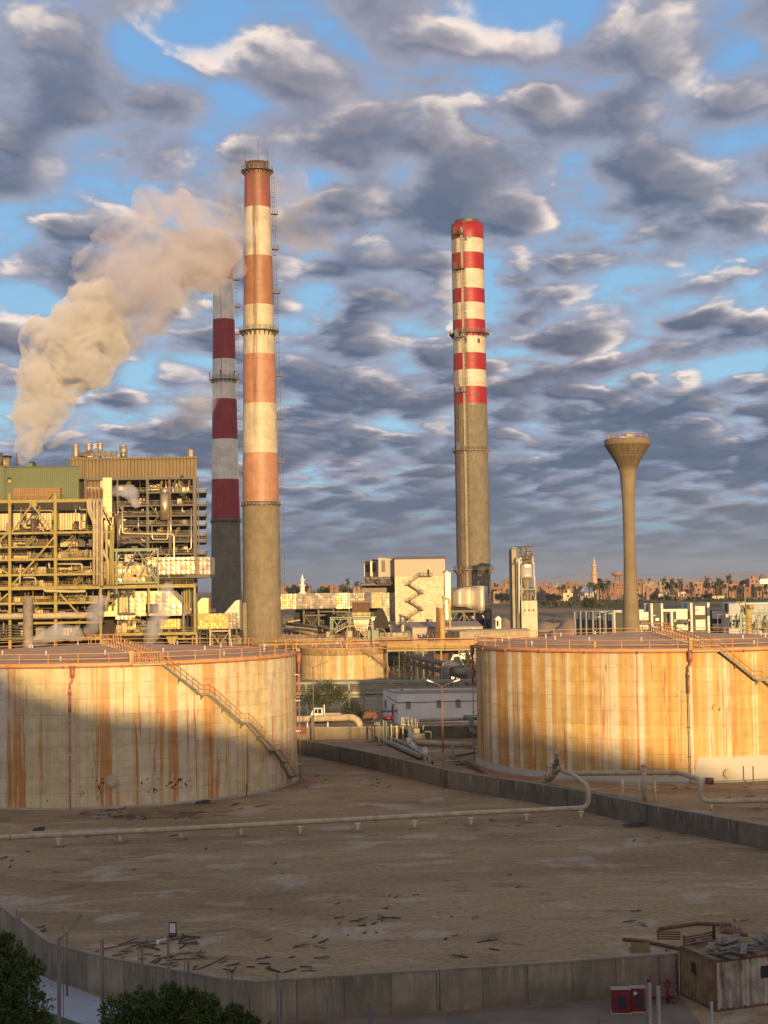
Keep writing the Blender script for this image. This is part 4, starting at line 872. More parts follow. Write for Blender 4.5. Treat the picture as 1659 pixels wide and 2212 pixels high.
# thin fence posts
M['postm']=mat('weathered_grey_post',(.15,.13,.11),.8,var=.3,streak=.3,bump=0)
def post(px,yt,Y,r,label,base=0,barbs=False,m_=None,sq=False,group=None):
    x=PX(px,yt,Y); z=PZ(px,yt,Y); s=MB()
    s.cyl((x,Y,base),(x,Y,z),r,n=8)
    if barbs:
        for k in range(int((z-base-1.0)/.22)): s.beam((x-.09,Y,z-.1-.22*k),(x+.09,Y,z-.14-.22*k),.025)
    tag(s.build('fence_post',m_ or M['postm']),label,'post',group)
for (q,yt,Y,r,lab) in ((Z4,(98,272),83,.045,'thin rusty fence post with a bare top, at the far left edge'),(Z4,(115,310),82,.07,'thick grey-brown post beside the thin one at the far left edge'),(Z4,(397,400),84,.05,'slim post standing right of the arm lamp'),(Z4,(375,345),80,.02,'very thin rod between the arm lamp pole and the slim post'),(Z4,(610,450),78,.06,'grey fence post standing left of the scattered planks'),(Z4,(597,455),74,.02,'thin rod just left of the grey post by the planks'),(Z4,(843,498),76,.055,'fence post left of the camera pole'),(Z4,(822,460),72,.018,'thin rod left of the post by the camera pole'),(Z4,(1118,580),74,.06,'fence post right of the camera pole'),(Z4,(1095,530),71,.018,'thin rod right of the camera pole'),(Z4,(1378,650),72,.06,'fence post near the bend of the foreground wall'),(Z4,(1353,595),69,.018,'thin rod near the bend of the foreground wall')):
    post(*q(*yt),Y,r,lab)
for (q,yt,Y,r,lab,bb,mm_) in ((Z5,(138,655),66,.045,'tall dark slim post in front of the wall bend',False,None),(Z5,(160,722),66.5,.065,'thick dark post paired with the tall slim one',False,None),(Z5,(410,738),70,.022,'thin rod in front of the middle wall',False,None),(Z5,(435,806),66,.045,'short post in front of the middle wall',False,None),(Z5,(683,820),64,.05,'spiked post in front of the middle wall',True,None),(Z5,(698,878),64.5,.055,'plain post beside the spiked one',False,None),
      (Z6,(556,785),60,.035,'tall spiked rod before the red cabinets',True,None),(Z6,(588,850),60.2,.08,'thick grey gate post before the red cabinets',False,M['msteel']),(Z6,(668,880),60.4,.085,'thick grey gate post with barbs before the hydrant',True,M['msteel']),(Z6,(1150,1018),62,.06,'short grey post in front of the hut corner',False,M['msteel']),(Z6,(130,1142),62,.045,'short post at the bottom edge, left of the cabinets',False,None)):
    post(*q(*yt),Y,r,lab,barbs=bb,m_=mm_)
# camera pole with floodlight
def flood_pole():
    Y=64; x,z=PX(*Z4(998,440),Y),PZ(*Z4(998,440),Y); t=thing('camera_pole',(x,Y,0),'grey pole carrying a white security camera and a square floodlight','pole')
    s=MB(); s.cyl((x,Y,0),(x,Y,z),.07,.055,n=12); s.build('pole',M['postm'],t)
    s=MB(); s.beam((x,Y,z-.02),(x-.42,Y,z-.12),.035); s.build('camera_arm',M['signalw'],t)
    s=MB(); s.cyl((x-.44,Y,z-.10),(x-.44,Y,z-.28),.05,.07,n=12); s.build('camera',M['signalw'],t)
    s=MB(); c=Vector((x+.20,Y,z+.34)); s.box(c,(.33,.10,.62),0,.94); s.build('floodlight',M['dark'],t)
    s=MB(); s.box(c+Vector((0,-.06,.07)),(.25,.02,.40),0,.96); s.build('light_panel',M['lampg'],t)
    s=MB(); s.box(c+Vector((0,-.06,-.2)),(.26,.02,.10)); s.build('driver_cover',M['dsteel'],t)
    s=MB(); s.beam((x,Y,z-.08),(x+.2,Y,z+.0),.06); s.cyl((x+.2,Y,z-.12),(x+.2,Y,z+.05),.045); s.build('mount',M['dsteel'],t)
M['lampg']=mat('clear_lamp_glass',(.55,.60,.60),.25,var=.1,bump=0)
flood_pole()
Y=60; x,z=PX(*Z4(350,440),Y),PZ(*Z4(350,440),Y); t=thing('street_lamp',(x,Y,0),'grey single-arm street lamp tilted up to the right at lower left','lamp')
s=MB(); s.cyl((x,Y,0),(x,Y,z),.085,.075,n=12); s.build('pole',M['postm'],t)
e=P(*Z4(412,392),Y); s=MB(); s.tube([(x,Y,z-.15),(x+.25,Y,z+.2),e],.035,8); s.build('arm',M['msteel'],t)
f_=P(*Z4(488,298),Y); s=MB(); d=(f_-e).normalized(); s.beam(e,e+d*.3,.10,.09); s.beam(e+d*.3,f_,.24,.12); s.build('lamp_head',M['pipeg'],t)
# double-arm lamps
def dlamp(px,yb,yj,arms,label,m_=None,headm=None,hl=.75):
    b=G(px,yb); Y=b.y; pj=P(px-(yb-yj)*.0156,yj,Y); t=thing('street_lamp',b,label,'lamp')
    s=MB(); s.cyl(b,(b.x,Y,pj.z*.35),.13,.10,n=10); s.cyl((b.x,Y,pj.z*.35),(b.x,Y,pj.z),.09,.06,n=10); s.build('pole',m_ or M['rpole'],t)
    for (ax,ay) in arms:
        q=P(ax,ay,Y); q0=Vector((b.x,Y,pj.z)); d=(q-q0).normalized(); e=q-d*hl
        s=MB(); s.tube([q0-Vector((0,0,.1)),q0.lerp(e,.5)+Vector((0,0,.02)),e],.045,6); s.build('arm',m_ or M['rpole'],t)
        s=MB(); s.beam(e,e+d*hl*.3,.10,.10); s.beam(e+d*hl*.3,q,.30,.14); s.build('lamp_head',headm or M['pipe'],t)
Z2=ZC(1100,2450,850)
dlamp(958.2,1703,1481.5,[Z2(1133,443),Z2(1386,440)],'rust-poled street lamp with two cream heads, in front of the flat white building',headm=M['signalw'])
dlamp(678,1598.5,1441.5,[Z2(188,318),Z2(376,300)],'rust-poled street lamp with two thin arms in front of the small tank',headm=M['rpole'],hl=.5)
b=G(Z2(322,720)[0],1546); s=MB(); t=thing('street_lamp',b,'thin street lamp with one small head, rising behind the white truck','lamp')
zt_=PZ(*Z2(318,290),b.y); s.cyl(b,(b.x,b.y,zt_),.09,.06,n=8); s.build('pole',M['pipeg'],t); s=MB(); s.beam((b.x,b.y,zt_),(b.x-.4,b.y,zt_+.6),.05); s.beam((b.x-.4,b.y,zt_+.6),(b.x-1.3,b.y,zt_+.7),.4,.15); s.build('lamp_head',M['pipeg'],t)
s=MB(); q=G(*Z2(256,908)); s.box(q+Vector((0,0,1.7)),(.38,.3,3.4)); tag(s.build('utility_box',M['dsteel']),'tall dark box post at the foot of the small street lamp','box')
# ------------------------------------------------ long pipeline
def support(p,zt_,t,foot=True,r=.14):
    s=MB(); s.cyl((p.x,p.y,0),(p.x,p.y,zt_),r,n=10); s.box((p.x,p.y,zt_-.03),(.5,.4,.07)); s.box((p.x,p.y,zt_-.22),(.32,.32,.05)); 
    s.build('support',M['ysup'],t)
    if foot: f=MB(); f.box((p.x,p.y,.09),(1.0,.8,.18)); f.build('footing',M['conc'],t)
M['ysup']=mat('cream_yellow_post',(.66,.60,.34),.7,var=.25,scale=2,streak=.3,bump=0)
pr=.235; zc=1.02
t=thing('pipeline',G(600,1790),'long dusty cream pipeline on short posts crossing the yard, rising over the bund wall','pipeline')
pp=[G(-120,1815,zc),G(0,1809.5,zc),G(330,1793.5,zc),G(658,1775.9,zc),G(1000.7,1757.2,zc),G(1272,1744.5,zc)]
e1=pp[-1]; up=Vector((e1.x,e1.y,3.05)); b2=G(1240,1674.5,3.05); b3=G(1214,1664,2.9)
s=MB(); s.tube(bend(pp+[up,b2,b3],.9,5),pr,12); s.build('pipe',M['pipe'],t)
for (x_,y_) in ((126,1832),(260,1823),(392,1816),(521,1809),(649,1806),(773,1799),(896,1793),(1017.4,1787),(1137.6,1779),(1255.4,1772)):
    q=G(x_,y_-2); support(q,zc-pr,t)
for fx in (.02,.245,.26,.40,.80):
    q=pp[1].lerp(pp[4],fx); q2=pp[1].lerp(pp[4],fx+.0015); d=(q2-q).normalized(); s=MB(); s.cyl(q-d*.06,q+d*.06,pr+.08,n=14); s.build('flange',M['pipeg'],t)
t=thing('pipeline',G(1400,1720),'raised cream pipeline in front of the right tank, stepping down at its right end','pipeline')
q0=G(1236,1671,2.95); q1=G(1462,1668.5,2.95); q2=G(1513,1684.5,2.95); q3=Vector((q2.x,q2.y,.85)); q4=G(1660,1731.5,.85)
q3b=G(1530,1738,.85); s=MB(); s.tube(bend([q0,q1,q2,q3,Vector((q3.x+3,q3.y-.3,.85)),Vector((q3.x+14,q3.y+.6,.85)),Vector((q3.x+25,q3.y+1.6,.85))],.8,5),pr*1.05,12); s.build('pipe',M['pipe'],t)
Z3=ZC(1824,2400,1200)
for (x_,y_) in (Z3(840,1020),Z3(1066,1062),Z3(1365,1100)):
    q=G(x_,y_); 
    if x_<1480:
        f=(q.x-q0.x)/(q1.x-q0.x); q.y=q0.y+(q1.y-q0.y)*f
        support(q,2.7,t,False)
    else: support(Vector((q.x,q3.y-.1,0)),.6,t,False)
s=MB(); q=G(*Z3(972,1040)); q.y=q0.y-1.2; s.cyl((q.x,q.y,0),(q.x,q.y,3.7),.27,n=12); s.cyl((q.x,q.y,3.7),(q.x,q.y,3.9),.3,n=12); s.build('standing_pipe',M['pipe'],t)
s=MB(); q=G(*Z3(928,1025)); s.cyl((q.x,q0.y-1,0),(q.x,q0.y-1,2.8),.06); s.build('support',M['ysup'],t)
s=MB(); s.tube([G(1164,1694,.55),G(1250,1707,.55),G(1330,1720,.55),G(1386,1729,.55)],.24,10); s.build('low_pipe',M['pipeg'],t)
# valve assembly
t=thing('valve_station',G(1200,1690),'motor valve and fat pipe joint at the foot of the right tank','valve')
v0=G(1170,1692,.5); v1=b3+Vector((-.2,1.5,-.1)); s=MB(); vd=(v1-v0).normalized(); s.cyl(v0,v0.lerp(v1,.35),.28,n=12); s.cyl(v0.lerp(v1,.35),v0.lerp(v1,.8),.45,n=14); s.cyl(v0.lerp(v1,.35)-vd*.1,v0.lerp(v1,.35)+vd*.1,.6,n=14); s.cyl(v0.lerp(v1,.8),v1+vd*1.6,.26,n=12); s.build('joint_pipe',M['pipe'],t)
c=v0.lerp(v1,.9); s=MB(); s.cyl(c+Vector((0,0,.1)),c+Vector((0,0,1.9)),.10,n=8); s.box(c+Vector((0,0,.5)),(.9,.6,.55)); s.box(c+Vector((0,0,1.05)),(.5,.4,.4)); s.build('valve_motor',M['dsteel'],t)
s=MB(); s.cyl(c+Vector((-.25,0,1.9)),c+Vector((.25,0,1.9)),.28,n=12); s.cyl(c+Vector((0,0,2.1)),c+Vector((0,0,3.3)),.04,n=6); s.build('hand_wheel',M['pipe'],t)
s=MB(); q=v0.lerp(v1,.55); 
for dx in(-.4,0,.4): s.beam(q+Vector((dx,0,.4)),q+Vector((dx,0,.95)),.06)
s.beam(q+Vector((-.5,0,.9)),q+Vector((.5,0,.9)),.05); s.build('bracket_frame',M['dsteel'],t)
# ------------------------------------------------ debris
rr=random.Random(21)
def in_tank(p): return any((p.x-T[0])**2+(p.y-T[1])**2<(T[2]+.8)**2 for T in(LT,RT))
wallY=lambda px: 0
spots=[]
def cluster(zf,x0,y0,x1,y1,n,L=(0.5,1.6)):
    for i in range(n): spots.append((zf(rr.uniform(x0,x1),rr.uniform(y0,y1)),L,0))
cluster(Z4,700,470,960,540,9,(.5,2.0)); cluster(Z4,840,540,1030,640,14,(.4,1.4)); cluster(Z4,1020,430,1160,480,9); cluster(Z4,1040,480,1320,580,6,(.5,2.0)); cluster(Z4,480,520,780,600,5); cluster(Z4,120,370,260,440,6); cluster(Z4,1050,600,1450,680,5); cluster(Z4,1300,560,1659,640,7)
cluster(Z5,50,440,450,650,12,(.3,1.0)); cluster(Z5,600,320,900,380,8,(.3,1.0)); cluster(Z5,500,260,1400,480,9,(.2,.6)); cluster(Z5,0,40,1600,330,10,(.2,.8)); cluster(Z5,1200,460,1500,580,3)
ZP=ZC(0,3150,1200)
cluster(ZP,430,45,860,110,22,(.3,1.1)); cluster(ZP,900,0,1450,110,9,(.5,1.6)); cluster(ZP,380,180,980,215,6,(.5,1.5)); cluster(ZP,0,230,1600,400,9,(.2,.7))
cluster(Z2,660,910,800,960,5,(.8,2.0)); cluster(Z2,150,1180,900,1280,10,(.3,.8)); cluster(Z3,130,1040,700,1260,7,(.3,.8)); cluster(Z3,900,1160,1300,1280,6,(.5,1.2)); cluster(Z3,1330,940,1659,1100,5,(.4,1.0)); cluster(Z3,800,930,1250,980,6,(.4,1.2)); cluster(Z3,50,820,350,900,6,(.6,2.0)); cluster(Z6,300,200,1600,450,6,(.3,.9))
for (q,L,k) in spots:
    p=G(*q)
    if in_tank(p): continue
    l=rr.uniform(*L); a=rr.gauss(.15,.6) if rr.random()<.8 else rr.uniform(0,3.1); d=Vector((math.cos(a),math.sin(a),0))*l/2; s=MB()
    th=rr.uniform(.03,.07); w_=rr.uniform(.05,.15)
    s.beam(p-d+Vector((0,0,th/2+.01)),p+d+Vector((0,0,th/2+.01+rr.uniform(0,.14))),w_,th)
    if rr.random()<.35: s.beam(p+Vector((0,0,th)),p+Vector((.2,.3*l,.12)),w_*.6,th)
    tag(s.build('scrap_plank',[M['wood'],M['rust'],M['wood'],M['wood']][rr.randrange(4)] if rr.random()<.8 else M['dsteel']),'dark scrap plank lying on the dusty yard','debris','scrap planks scattered over the yard')
for (q,l,rzz) in ((ZP(210,165),1.1,0),(ZP(1105,18),1.6,.3),(Z3(930,1180),2.0,.1)):
    p=G(*q); s=MB(); s.box(p+Vector((0,0,.12)),(l,l*.6,.2),rzz,.7); s.box(p+Vector((.3,.1,.25)),(l*.6,l*.4,.12),rzz+.5,.8)
    tag(s.build('rubble_heap',M['wood']),{0:'low dark rubble heap beside the long pipeline at the left',.3:'heap of dark planks by the left tank foot, near the short stake',.1:'flat slab heap beside the diagonal bund wall'}[rzz],'rubble')
s=MB(); q=G(*ZC(0,2400,1200)(1343,1020)); s.beam(q,q+Vector((0,0,1.4)),.12); tag(s.build('stake',M['dsteel']),'short dark stake standing at the foot of the left tank','stake')
s=MB(); q=G(*Z3(1580,952)); s.beam(q,q+Vector((0,0,2.0)),.14); s.box(q+Vector((0,0,.08)),(.7,.5,.16)); tag(s.build('stake',M['dsteel']),'short dark stake standing at the foot of the right tank','stake')
s=MB(); q=G(*Z3(1343,950)); s.cyl(q+Vector((-.35,0,.35)),q+Vector((.35,.1,.35)),.36,n=14); tag(s.build('drum',M['rust']),'rusty drum lying at the white foot of the right tank','drum')
# little stair landing slab & pipe end right of the left tank
s=MB(); a=G(643,1675)+Vector((0,0,.3)); b=G(655,1690)+Vector((0,0,.3)); s.tube([a+Vector((-.6,2,.2)),b+Vector((.2,0,0)),b+Vector((.9,-.3,0))],.08,6); s.beam(b+Vector((.6,-.3,-.3)),b+Vector((.6,-.3,0)),.1); tag(s.build('drain_pipe',M['pinkp']),'short faded red drain pipe on the ground beside the left tank','pipe')
# rails of red pipes lying by the right tank
s=MB(); s.tube([G(1031,1664)+Vector((0,0,.3)),G(1070,1682)+Vector((0,0,.3)),G(1150,1697)+Vector((0,0,.3))],.07,6); s.tube([G(1031,1659)+Vector((0,0,.35)),G(1075,1676)+Vector((0,0,.3)),G(1160,1692)+Vector((0,0,.3))],.06,6); tag(s.build('ring_pipe',M['pinkp']),'pair of faded red pipes on the ground along the right tank base','pipe')
# stones and grit over the yard: nobody could count them
s=MB(); rr=random.Random(99)
for i in range(5200):
    px=rr.uniform(-20,1680); py=rr.uniform(1640,2175) if rr.random()<.8 else rr.uniform(1830,2180); p=G(px,py)
    if in_tank(p) or math.sin(p.x*.21+p.y*.13)+math.sin(p.x*.07-p.y*.17)+rr.uniform(-1.2,1.2)<.2: continue
    r=rr.uniform(.02,.055)*(1+(rr.random()<.05)*1.5); a=rr.uniform(0,6.28)
    q=[p+Vector((math.cos(a+k*1.57)*r*rr.uniform(.7,1.3),math.sin(a+k*1.57)*r*rr.uniform(.7,1.3),0)) for k in range(4)]; s.add(q+[p+Vector((0,0,r*rr.uniform(.7,1.3)))],[(0,1,4),(1,2,4),(2,3,4),(3,0,4)])
struct(s.build('gravel',M['conc']),'stuff')['label']='small stones and grit strewn over the dusty yard'
# ------------------------------------------------ foreground trees
def leaf_cloud(mb,c,rad,n,rr,size,flat=1.0,dirup=.3):
    c=Vector(c)
    for i in range(n):
        # shell-weighted
        d=Vector((rr.gauss(0,1),rr.gauss(0,1),rr.gauss(0,1))); d.normalize(); r=rad*(rr.random()**.4); p=c+Vector((d.x*r,d.y*r,d.z*r*flat))
        u=(d+Vector((rr.gauss(0,.6),rr.gauss(0,.6),rr.gauss(0,.6)+dirup))).normalized(); v=u.cross(Vector((rr.gauss(0,1),rr.gauss(0,1),rr.gauss(0,1)))).normalized(); s_=size*rr.uniform(.6,1.4)
        a=p; b=p+u*s_+v*s_*.28; e=p+u*s_*1.9; f=p+u*s_-v*s_*.28
        mb.add([a,b,e,f],[(0,1,2,3)])
def tree(base,h,blobs,label,m_,leaf=.25,n=900,trunk=.25,seed=1,name='tree',group=None,cat='tree',flat=1.0,trunk_top=.6,sprig=False):
    rr=random.Random(seed); t=thing(name,base,label,cat,group); base=Vector(base)
    tk=MB(); top=base+Vector((0,0,h*trunk_top)); tk.tube([base,base+Vector((trunk*.3,0,h*trunk_top*.5)),top],[trunk,trunk*.75,trunk*.4],8)
    cr=MB()
    for (dx,dy,z,r) in blobs:
        c=base+Vector((dx,dy,z)); tk.tube([top-Vector((0,0,h*.2)),c],[trunk*.35,trunk*.08],6)
        k=int(n*r*r)
        for _ in range(7):
            o=Vector((rr.gauss(0,1),rr.gauss(0,1),rr.gauss(0,.9))).normalized()*r*.62; leaf_cloud(cr,c+o,r*.55,k//8,rr,leaf,flat)
        leaf_cloud(cr,c,r*.75,k//6,rr,leaf,flat)
        if sprig:
            for _ in range(int(14*r)+3):
                o=Vector((rr.gauss(0,1),rr.gauss(0,1),abs(rr.gauss(.6,.8)))).normalized(); q=c+o*r*.95; L=rr.uniform(.08,.26); dd=(o*.4+Vector((rr.gauss(0,.2),rr.gauss(0,.2),1))).normalized()
                for s_ in range(16): leaf_cloud(cr,q+dd*L*s_/15,.07*(1.2-s_/18),3,rr,leaf*.9,flat)
    tk.build('trunk',M['bark'],t); cr.build('crown',m_,t); return t
Y=52
def blobs_at(base,Y,lst):
    out=[]
    for (px,py,r,dy) in lst:
        k=.80 if Y<60 else 1; p=P(px-(6 if Y==50 else 0),py+(20 if Y<60 else 0),Y+dy); out.append((p.x-base[0],p.y-base[1],p.z,r*k))
    return out
b0=(PX(20,2200,50),50,0)
tree(b0,11,blobs_at(b0,50,[(8,2062,.95,0),(45,2095,1.0,.3),(15,2120,1.3,-.3),(62,2150,.95,.2),(30,2185,1.4,-.5),(75,2205,.8,.5),(-10,2150,1.3,0),(-15,2090,1.2,0),(5,2030,.5,0),(50,2240,1.4,0),(5,2250,1.5,0),(90,2250,.5,0)]),'tall dark green leafy tree at the lower left corner',M['leaf'],leaf=.08,n=2600,seed=3,sprig=True)
b0=(PX(400,2200,48),48,0)
tree(b0,9,blobs_at(b0,48,[(250,2190,.75,0),(300,2170,.8,.3),(345,2158,.75,-.2),(372,2135,.35,0),(330,2200,.9,0),(395,2175,.85,.3),(440,2180,.8,-.3),(485,2190,.75,0),(520,2198,.6,.2),(412,2145,.3,0),(450,2155,.28,0),(505,2175,.25,0),(560,2213,.5,0),(240,2225,.7,0),(290,2225,.9,0),(360,2225,1.0,0),(430,2225,1.0,0),(500,2230,.9,0),(592,2225,.35,0)]),'broad leafy green hedge tree rising along the bottom edge',M['leaf'],leaf=.08,n=2600,seed=4,sprig=True)
# ------------------------------------------------ small things between the tanks
b0=(PX(700,1540,256),256,0)
tree(b0,6.5,blobs_at(b0,256,[(668,1505,1.5,0),(690,1496,1.8,0),(715,1492,2.0,1),(738,1498,1.6,0),(700,1512,1.8,0),(727,1512,1.5,0),(660,1520,1.4,0),(712,1480,.9,0),(748,1510,.8,0)]),'dark acacia-like tree behind the white truck',M['leaf2'],leaf=.16,n=240,seed=6,trunk=.2)
b0=(PX(762,1550,252),252,0)
tree(b0,3,blobs_at(b0,252,[(748,1530,1.3,0),(765,1528,1.4,0),(776,1536,1.0,0),(755,1540,1.2,0),(770,1543,1.1,0)]),'rounded dark green bush right of the white truck',M['leafd'],leaf=.14,n=340,seed=7,trunk=.12,name='bush',cat='bush')
# truck
def truck():
    Y=249; xa=PX(671,1545,Y); xb=PX(736,1545,Y); L=xb-xa; t=thing('truck',(xa+L/2,Y+1,0),'white flatbed lorry with a dark cargo frame, parked behind the thick pipe','truck')
    z0=.75; s=MB(); s.prism([(xa+.15,z0),(xa+.05,z0+.75),(xa+.5,z0+1.75),(xa+2.0,z0+1.75),(xa+2.0,z0)],Y,Y+1.9); s.build('cab',M['signalw'],t)
    s=MB(); s.prism([(xa+.62,z0+.95),(xa+.75,z0+1.6),(xa+1.15,z0+1.6),(xa+1.15,z0+.85)],Y-.015,Y+.02); s.build('side_window',M['glass'],t)
    s=MB(); s.prism([(xa+1.25,z0+.85),(xa+1.25,z0+1.6),(xa+1.8,z0+1.6),(xa+1.8,z0+.85)],Y-.015,Y+.02); s.build('side_window',M['glass'],t)
    s=MB(); s.beam((xa+.02+.1,Y+.95,z0+.95),(xa+.4,Y+.95,z0+1.65),1.6,.03); s.build('windscreen',M['glass'],t)
    s=MB(); s.bx(xa+.2,xb,Y+.2,Y+1.7,.5,.72); s.build('chassis',M['dsteel'],t)
    s=MB(); s.bx(xa+2.2,xb,Y,Y+1.9,.76,.85); s.bx(xa+2.2,xb,Y,Y+.06,.86,1.5); s.bx(xa+2.2,xb,Y+1.84,Y+1.9,.86,1.5); s.build('flatbed',M['concp'],t)
    s=MB()
    for y in(Y,Y+1.85): s.beam((xa+2.25,y,.8),(xa+2.25,y,3.0),.1)
    s.beam((xa+2.25,Y,3.0),(xa+2.25,Y+1.85,3.0),.1); s.build('headboard',M['signalw'],t)
    s=MB(); s.bx(xa+.5,xa+2.0,Y+.1,Y+1.8,z0+1.78,z0+1.9); s.beam((xa-.1,Y+.2,z0+1.9),(xa+.6,Y+.2,z0+2.15),.05); s.build('roof_rack',M['dsteel'],t)
    for wx in(xa+.8,xb-1.2):
        for y in(Y+.12,Y+1.78): s=MB(); s.cyl((wx,y-.13,.42),(wx,y+.13,.42),.42,n=20); w_=s.build('wheel',M['dark'],t); s=MB(); s.cyl((wx,y-.15,.42),(wx,y+.15,.42),.2,n=12); s.build('rim',M['msteel'],w_)
truck()
# thick pipe with drop elbow
t=thing('pipeline',(PX(700,1560,223),223,0),'thick cream pipe that bends down behind the small bund wall, in front of the truck','pipeline')
zz=PZ(700,1553.5,223); xe=PX(780,1560,223); s=MB(); s.tube(bend([(PX(560,1556,223),223,zz-.1),(xe-.3,223,zz+.25),(xe+.2,222.4,-.5)],1.6,6),.50,16); s.build('pipe',M['pipe'],t)
for px in(654,): x=PX(px,1555,223); s=MB(); s.cyl((x,223,zz),(x+.2,223,zz),.56,n=16); s.build('flange',M['pipeg'],t)
for px in(708,664): x=PX(px,1560,223); s=MB(); s.cyl((x,223,0),(x,223,zz-.45),.12); s.build('support',M['signalw'],t)
s=MB(); x=PX(647,1563,222); s.bx(x,x+1.0,221.6,222.4,.9,2.0); tag(s.build('hose_box',M['red']),'small red box under the thick pipe beside the left tank','box')
s=MB(); x,z=PX(*Z2(803,738),230),PZ(*Z2(803,738),230); s.cyl((x,230,z),(x+1.3,230,z),.32,n=14); s.cyl((x+1.3,230,z),(x+1.5,230,z),.5,n=14); tag(s.build('hose_reel',M['red']),'bright red drum end at the left corner of the white building','reel')
# rusty car wreck / skip
x0=PX(*Z2(640,700),246); x1=PX(*Z2(755,700),246); t=thing('scrap_skip',(x0,246,0),'rusty brown skip of scrap between the bush and the white building','skip')
s=MB(); s.prism([(x0,.6),(x0+.3,1.9),(x1-.4,1.9),(x1,1.3),(x1-.2,.6)],246,248); s.build('skip_body',M['rust'],t)
s=MB(); 
for k in range(9): s.beam((x0+.5+k*.6,246.2+rr.random(),1.9),(x0+.9+k*.6,247+rr.random(),2.0+rr.random()*.3),.2)
s.build('scrap_load',M['rust'],t)
M['pglass']=mat('dusty_pale_window',(.22,.25,.29),.3,var=.3,bump=0)
# ------------------------------------------------ flat white building
Yb=247; xA=PX(859.5,1550,Yb); zt_=PZ(862,1497.3,Yb); bk=G(827.5,1488,zt_); dl=bk.y-Yb; xB=xA+22
t=thing('site_building',(xA,Yb,0),'flat-roofed white plastered building, its left corner catching the sun','building')
slx=(bk.x-xA)/dl  # left wall runs back and to the left
s=MB(); vs=[(xA,Yb),(xB,Yb),(xB,Yb+dl),(bk.x,Yb+dl)]
s.add([(a,b,0) for a,b in vs]+[(a,b,zt_) for a,b in vs],[(0,1,5,4),(1,2,6,5),(2,3,7,6),(3,0,4,7)]); s.build('wall',M['white'],t)
s=MB(); s.add([(a,b,zt_-.35) for a,b in vs],[(0,1,2,3)]); s.build('roof',M['roofg'],t)
s=MB(); 
for (a,b) in zip(vs,vs[1:]+vs[:1]): s.beam((a[0],a[1],zt_+.06),(b[0],b[1],zt_+.06),.3,.12)
s.build('parapet',M['concp'],t)
def wall_window(t,p0,d,nn,x,z,w_,h,name='window',m_=None,frame=True):
    c=p0+d*x+Vector((0,0,z)); s=MB(); s.beam(c-d*w_/2,c+d*w_/2,.05,h,up=(0,0,1)); 
    # beam: width along d cross up -> thickness along normal
    o=s.build(name,m_ or M['glass'],t)
    if frame:
        f=MB()
        for a,b in((-1,-1),(1,-1)): pass
        e=d*w_/2; hh=Vector((0,0,h/2)); n2=nn*.04
        for p,q in((c-e-hh,c+e-hh),(c-e+hh,c+e+hh),(c-e-hh,c-e+hh),(c+e-hh,c+e+hh)): f.beam(p+n2,q+n2,.09)
        f.build('frame',M['concp'],o)
for (x0,y0,x1_,y1) in ((970,610,1012,662),(1208,600,1246,655),(1352,595,1396,652)):
    a,b,c,d=rect(*zrect(Z2,x0,y0,x1_,y1),Yb); wall_window(t,Vector((0,Yb-.02,0)),Vector((1,0,0)),Vector((0,-1,0)),(a+b)/2,(c+d)/2,(b-a)*.8,d-c,m_=M['pglass'])
ld=Vector((bk.x-xA,dl,0)).normalized(); ln=Vector((-ld.y,ld.x,0)); ln=ln if ln.x<0 else -ln
wall_window(t,Vector((xA,Yb,0))+ln*.03,ld,ln,3.6,1.6,1.3,2.6,'door'); wall_window(t,Vector((xA,Yb,0))+ln*.03,ld,ln,9.2,2.4,1.2,1.4)
s=MB(); s.tube([(xA,Yb-.06,3.35),(xA+9,Yb-.06,3.42),(xB,Yb-.06,3.5)],.05,5); s.tube([Vector((xA,Yb,3.35))+ln*.08,Vector((xA,Yb,3.9))+ln*.08+ld*8],.05,5); s.build('cable',M['dsteel'],t)
s=MB(); a,b,c,d=rect(*zrect(Z2,932,520,955,545),Yb); s.bx(a,b,Yb+.1,Yb+1,zt_+.13,zt_+.7); s.build('vent_stub',M['concp'],t)
s=MB(); p=Vector((xA,Yb,3.3))+ln*.1+ld*2; s.beam(p,p-Vector((0,0,2.2)),.1); p=p+ld*6; s.beam(p,p-Vector((0,0,1.5)),.1); s.build('down_pipe',M['signalw'],t)
# pipe along its foot
s=MB(); zp=.9; s.tube([(PX(905,1575,232),232,1.7),(PX(1030,1568,232),232,1.9),(PX(1060,1568,232),232,1.9)],.28,10); tag(s.build('pipeline',M['pipe']),'cream pipe along the foot of the white building','pipeline')
# ------------------------------------------------ manifold between wall and building
Z8=ZC(1480,2700,420)
t=thing('pump_manifold',G(*Z8(560,850)),'dusty manifold where a fat pipe steps over the rear bund wall','manifold')
s=MB(); s.tube(bend([P(*Z8(215,530),236),P(*Z8(330,590),228),P(*Z8(540,690),216),Vector((P(*Z8(560,690),214.5).x,214.5,.6)),G(*Z8(640,880),.5),G(*Z8(1100,905),.5),G(*Z8(1560,920),.5)],1.0,5),.38,12); s.build('fat_pipe',M['pipe'],t)
for (a,b) in(((540,520),(560,660)),((600,520),(618,665)),((640,560),(645,665))):
    p=P(*Z8(*b),215); q=P(*Z8(*a),215); s=MB(); s.tube(bend([p,Vector((p.x,215,q.z)),Vector((p.x+.05,217.5,q.z)),Vector((p.x+.05,217.5,q.z-1.2))],.4,4),.10,8); s.build('riser',M['pipe'],t)
s=MB(); RB(s,*zrect(Z8,590,670,680,742),213.5,.6); s.build('control_box',M['ysup'],t)
s=MB(); p=P(*Z8(750,808),211.5); s.cyl(p,p+Vector((-2.1,.8,0)),.58,n=18); s.cyl(p-Vector((.02,0,0)),p+Vector((-.2,.05,0)),.68,n=18); s.build('pump_body',M['pipe'],t)
s=MB()
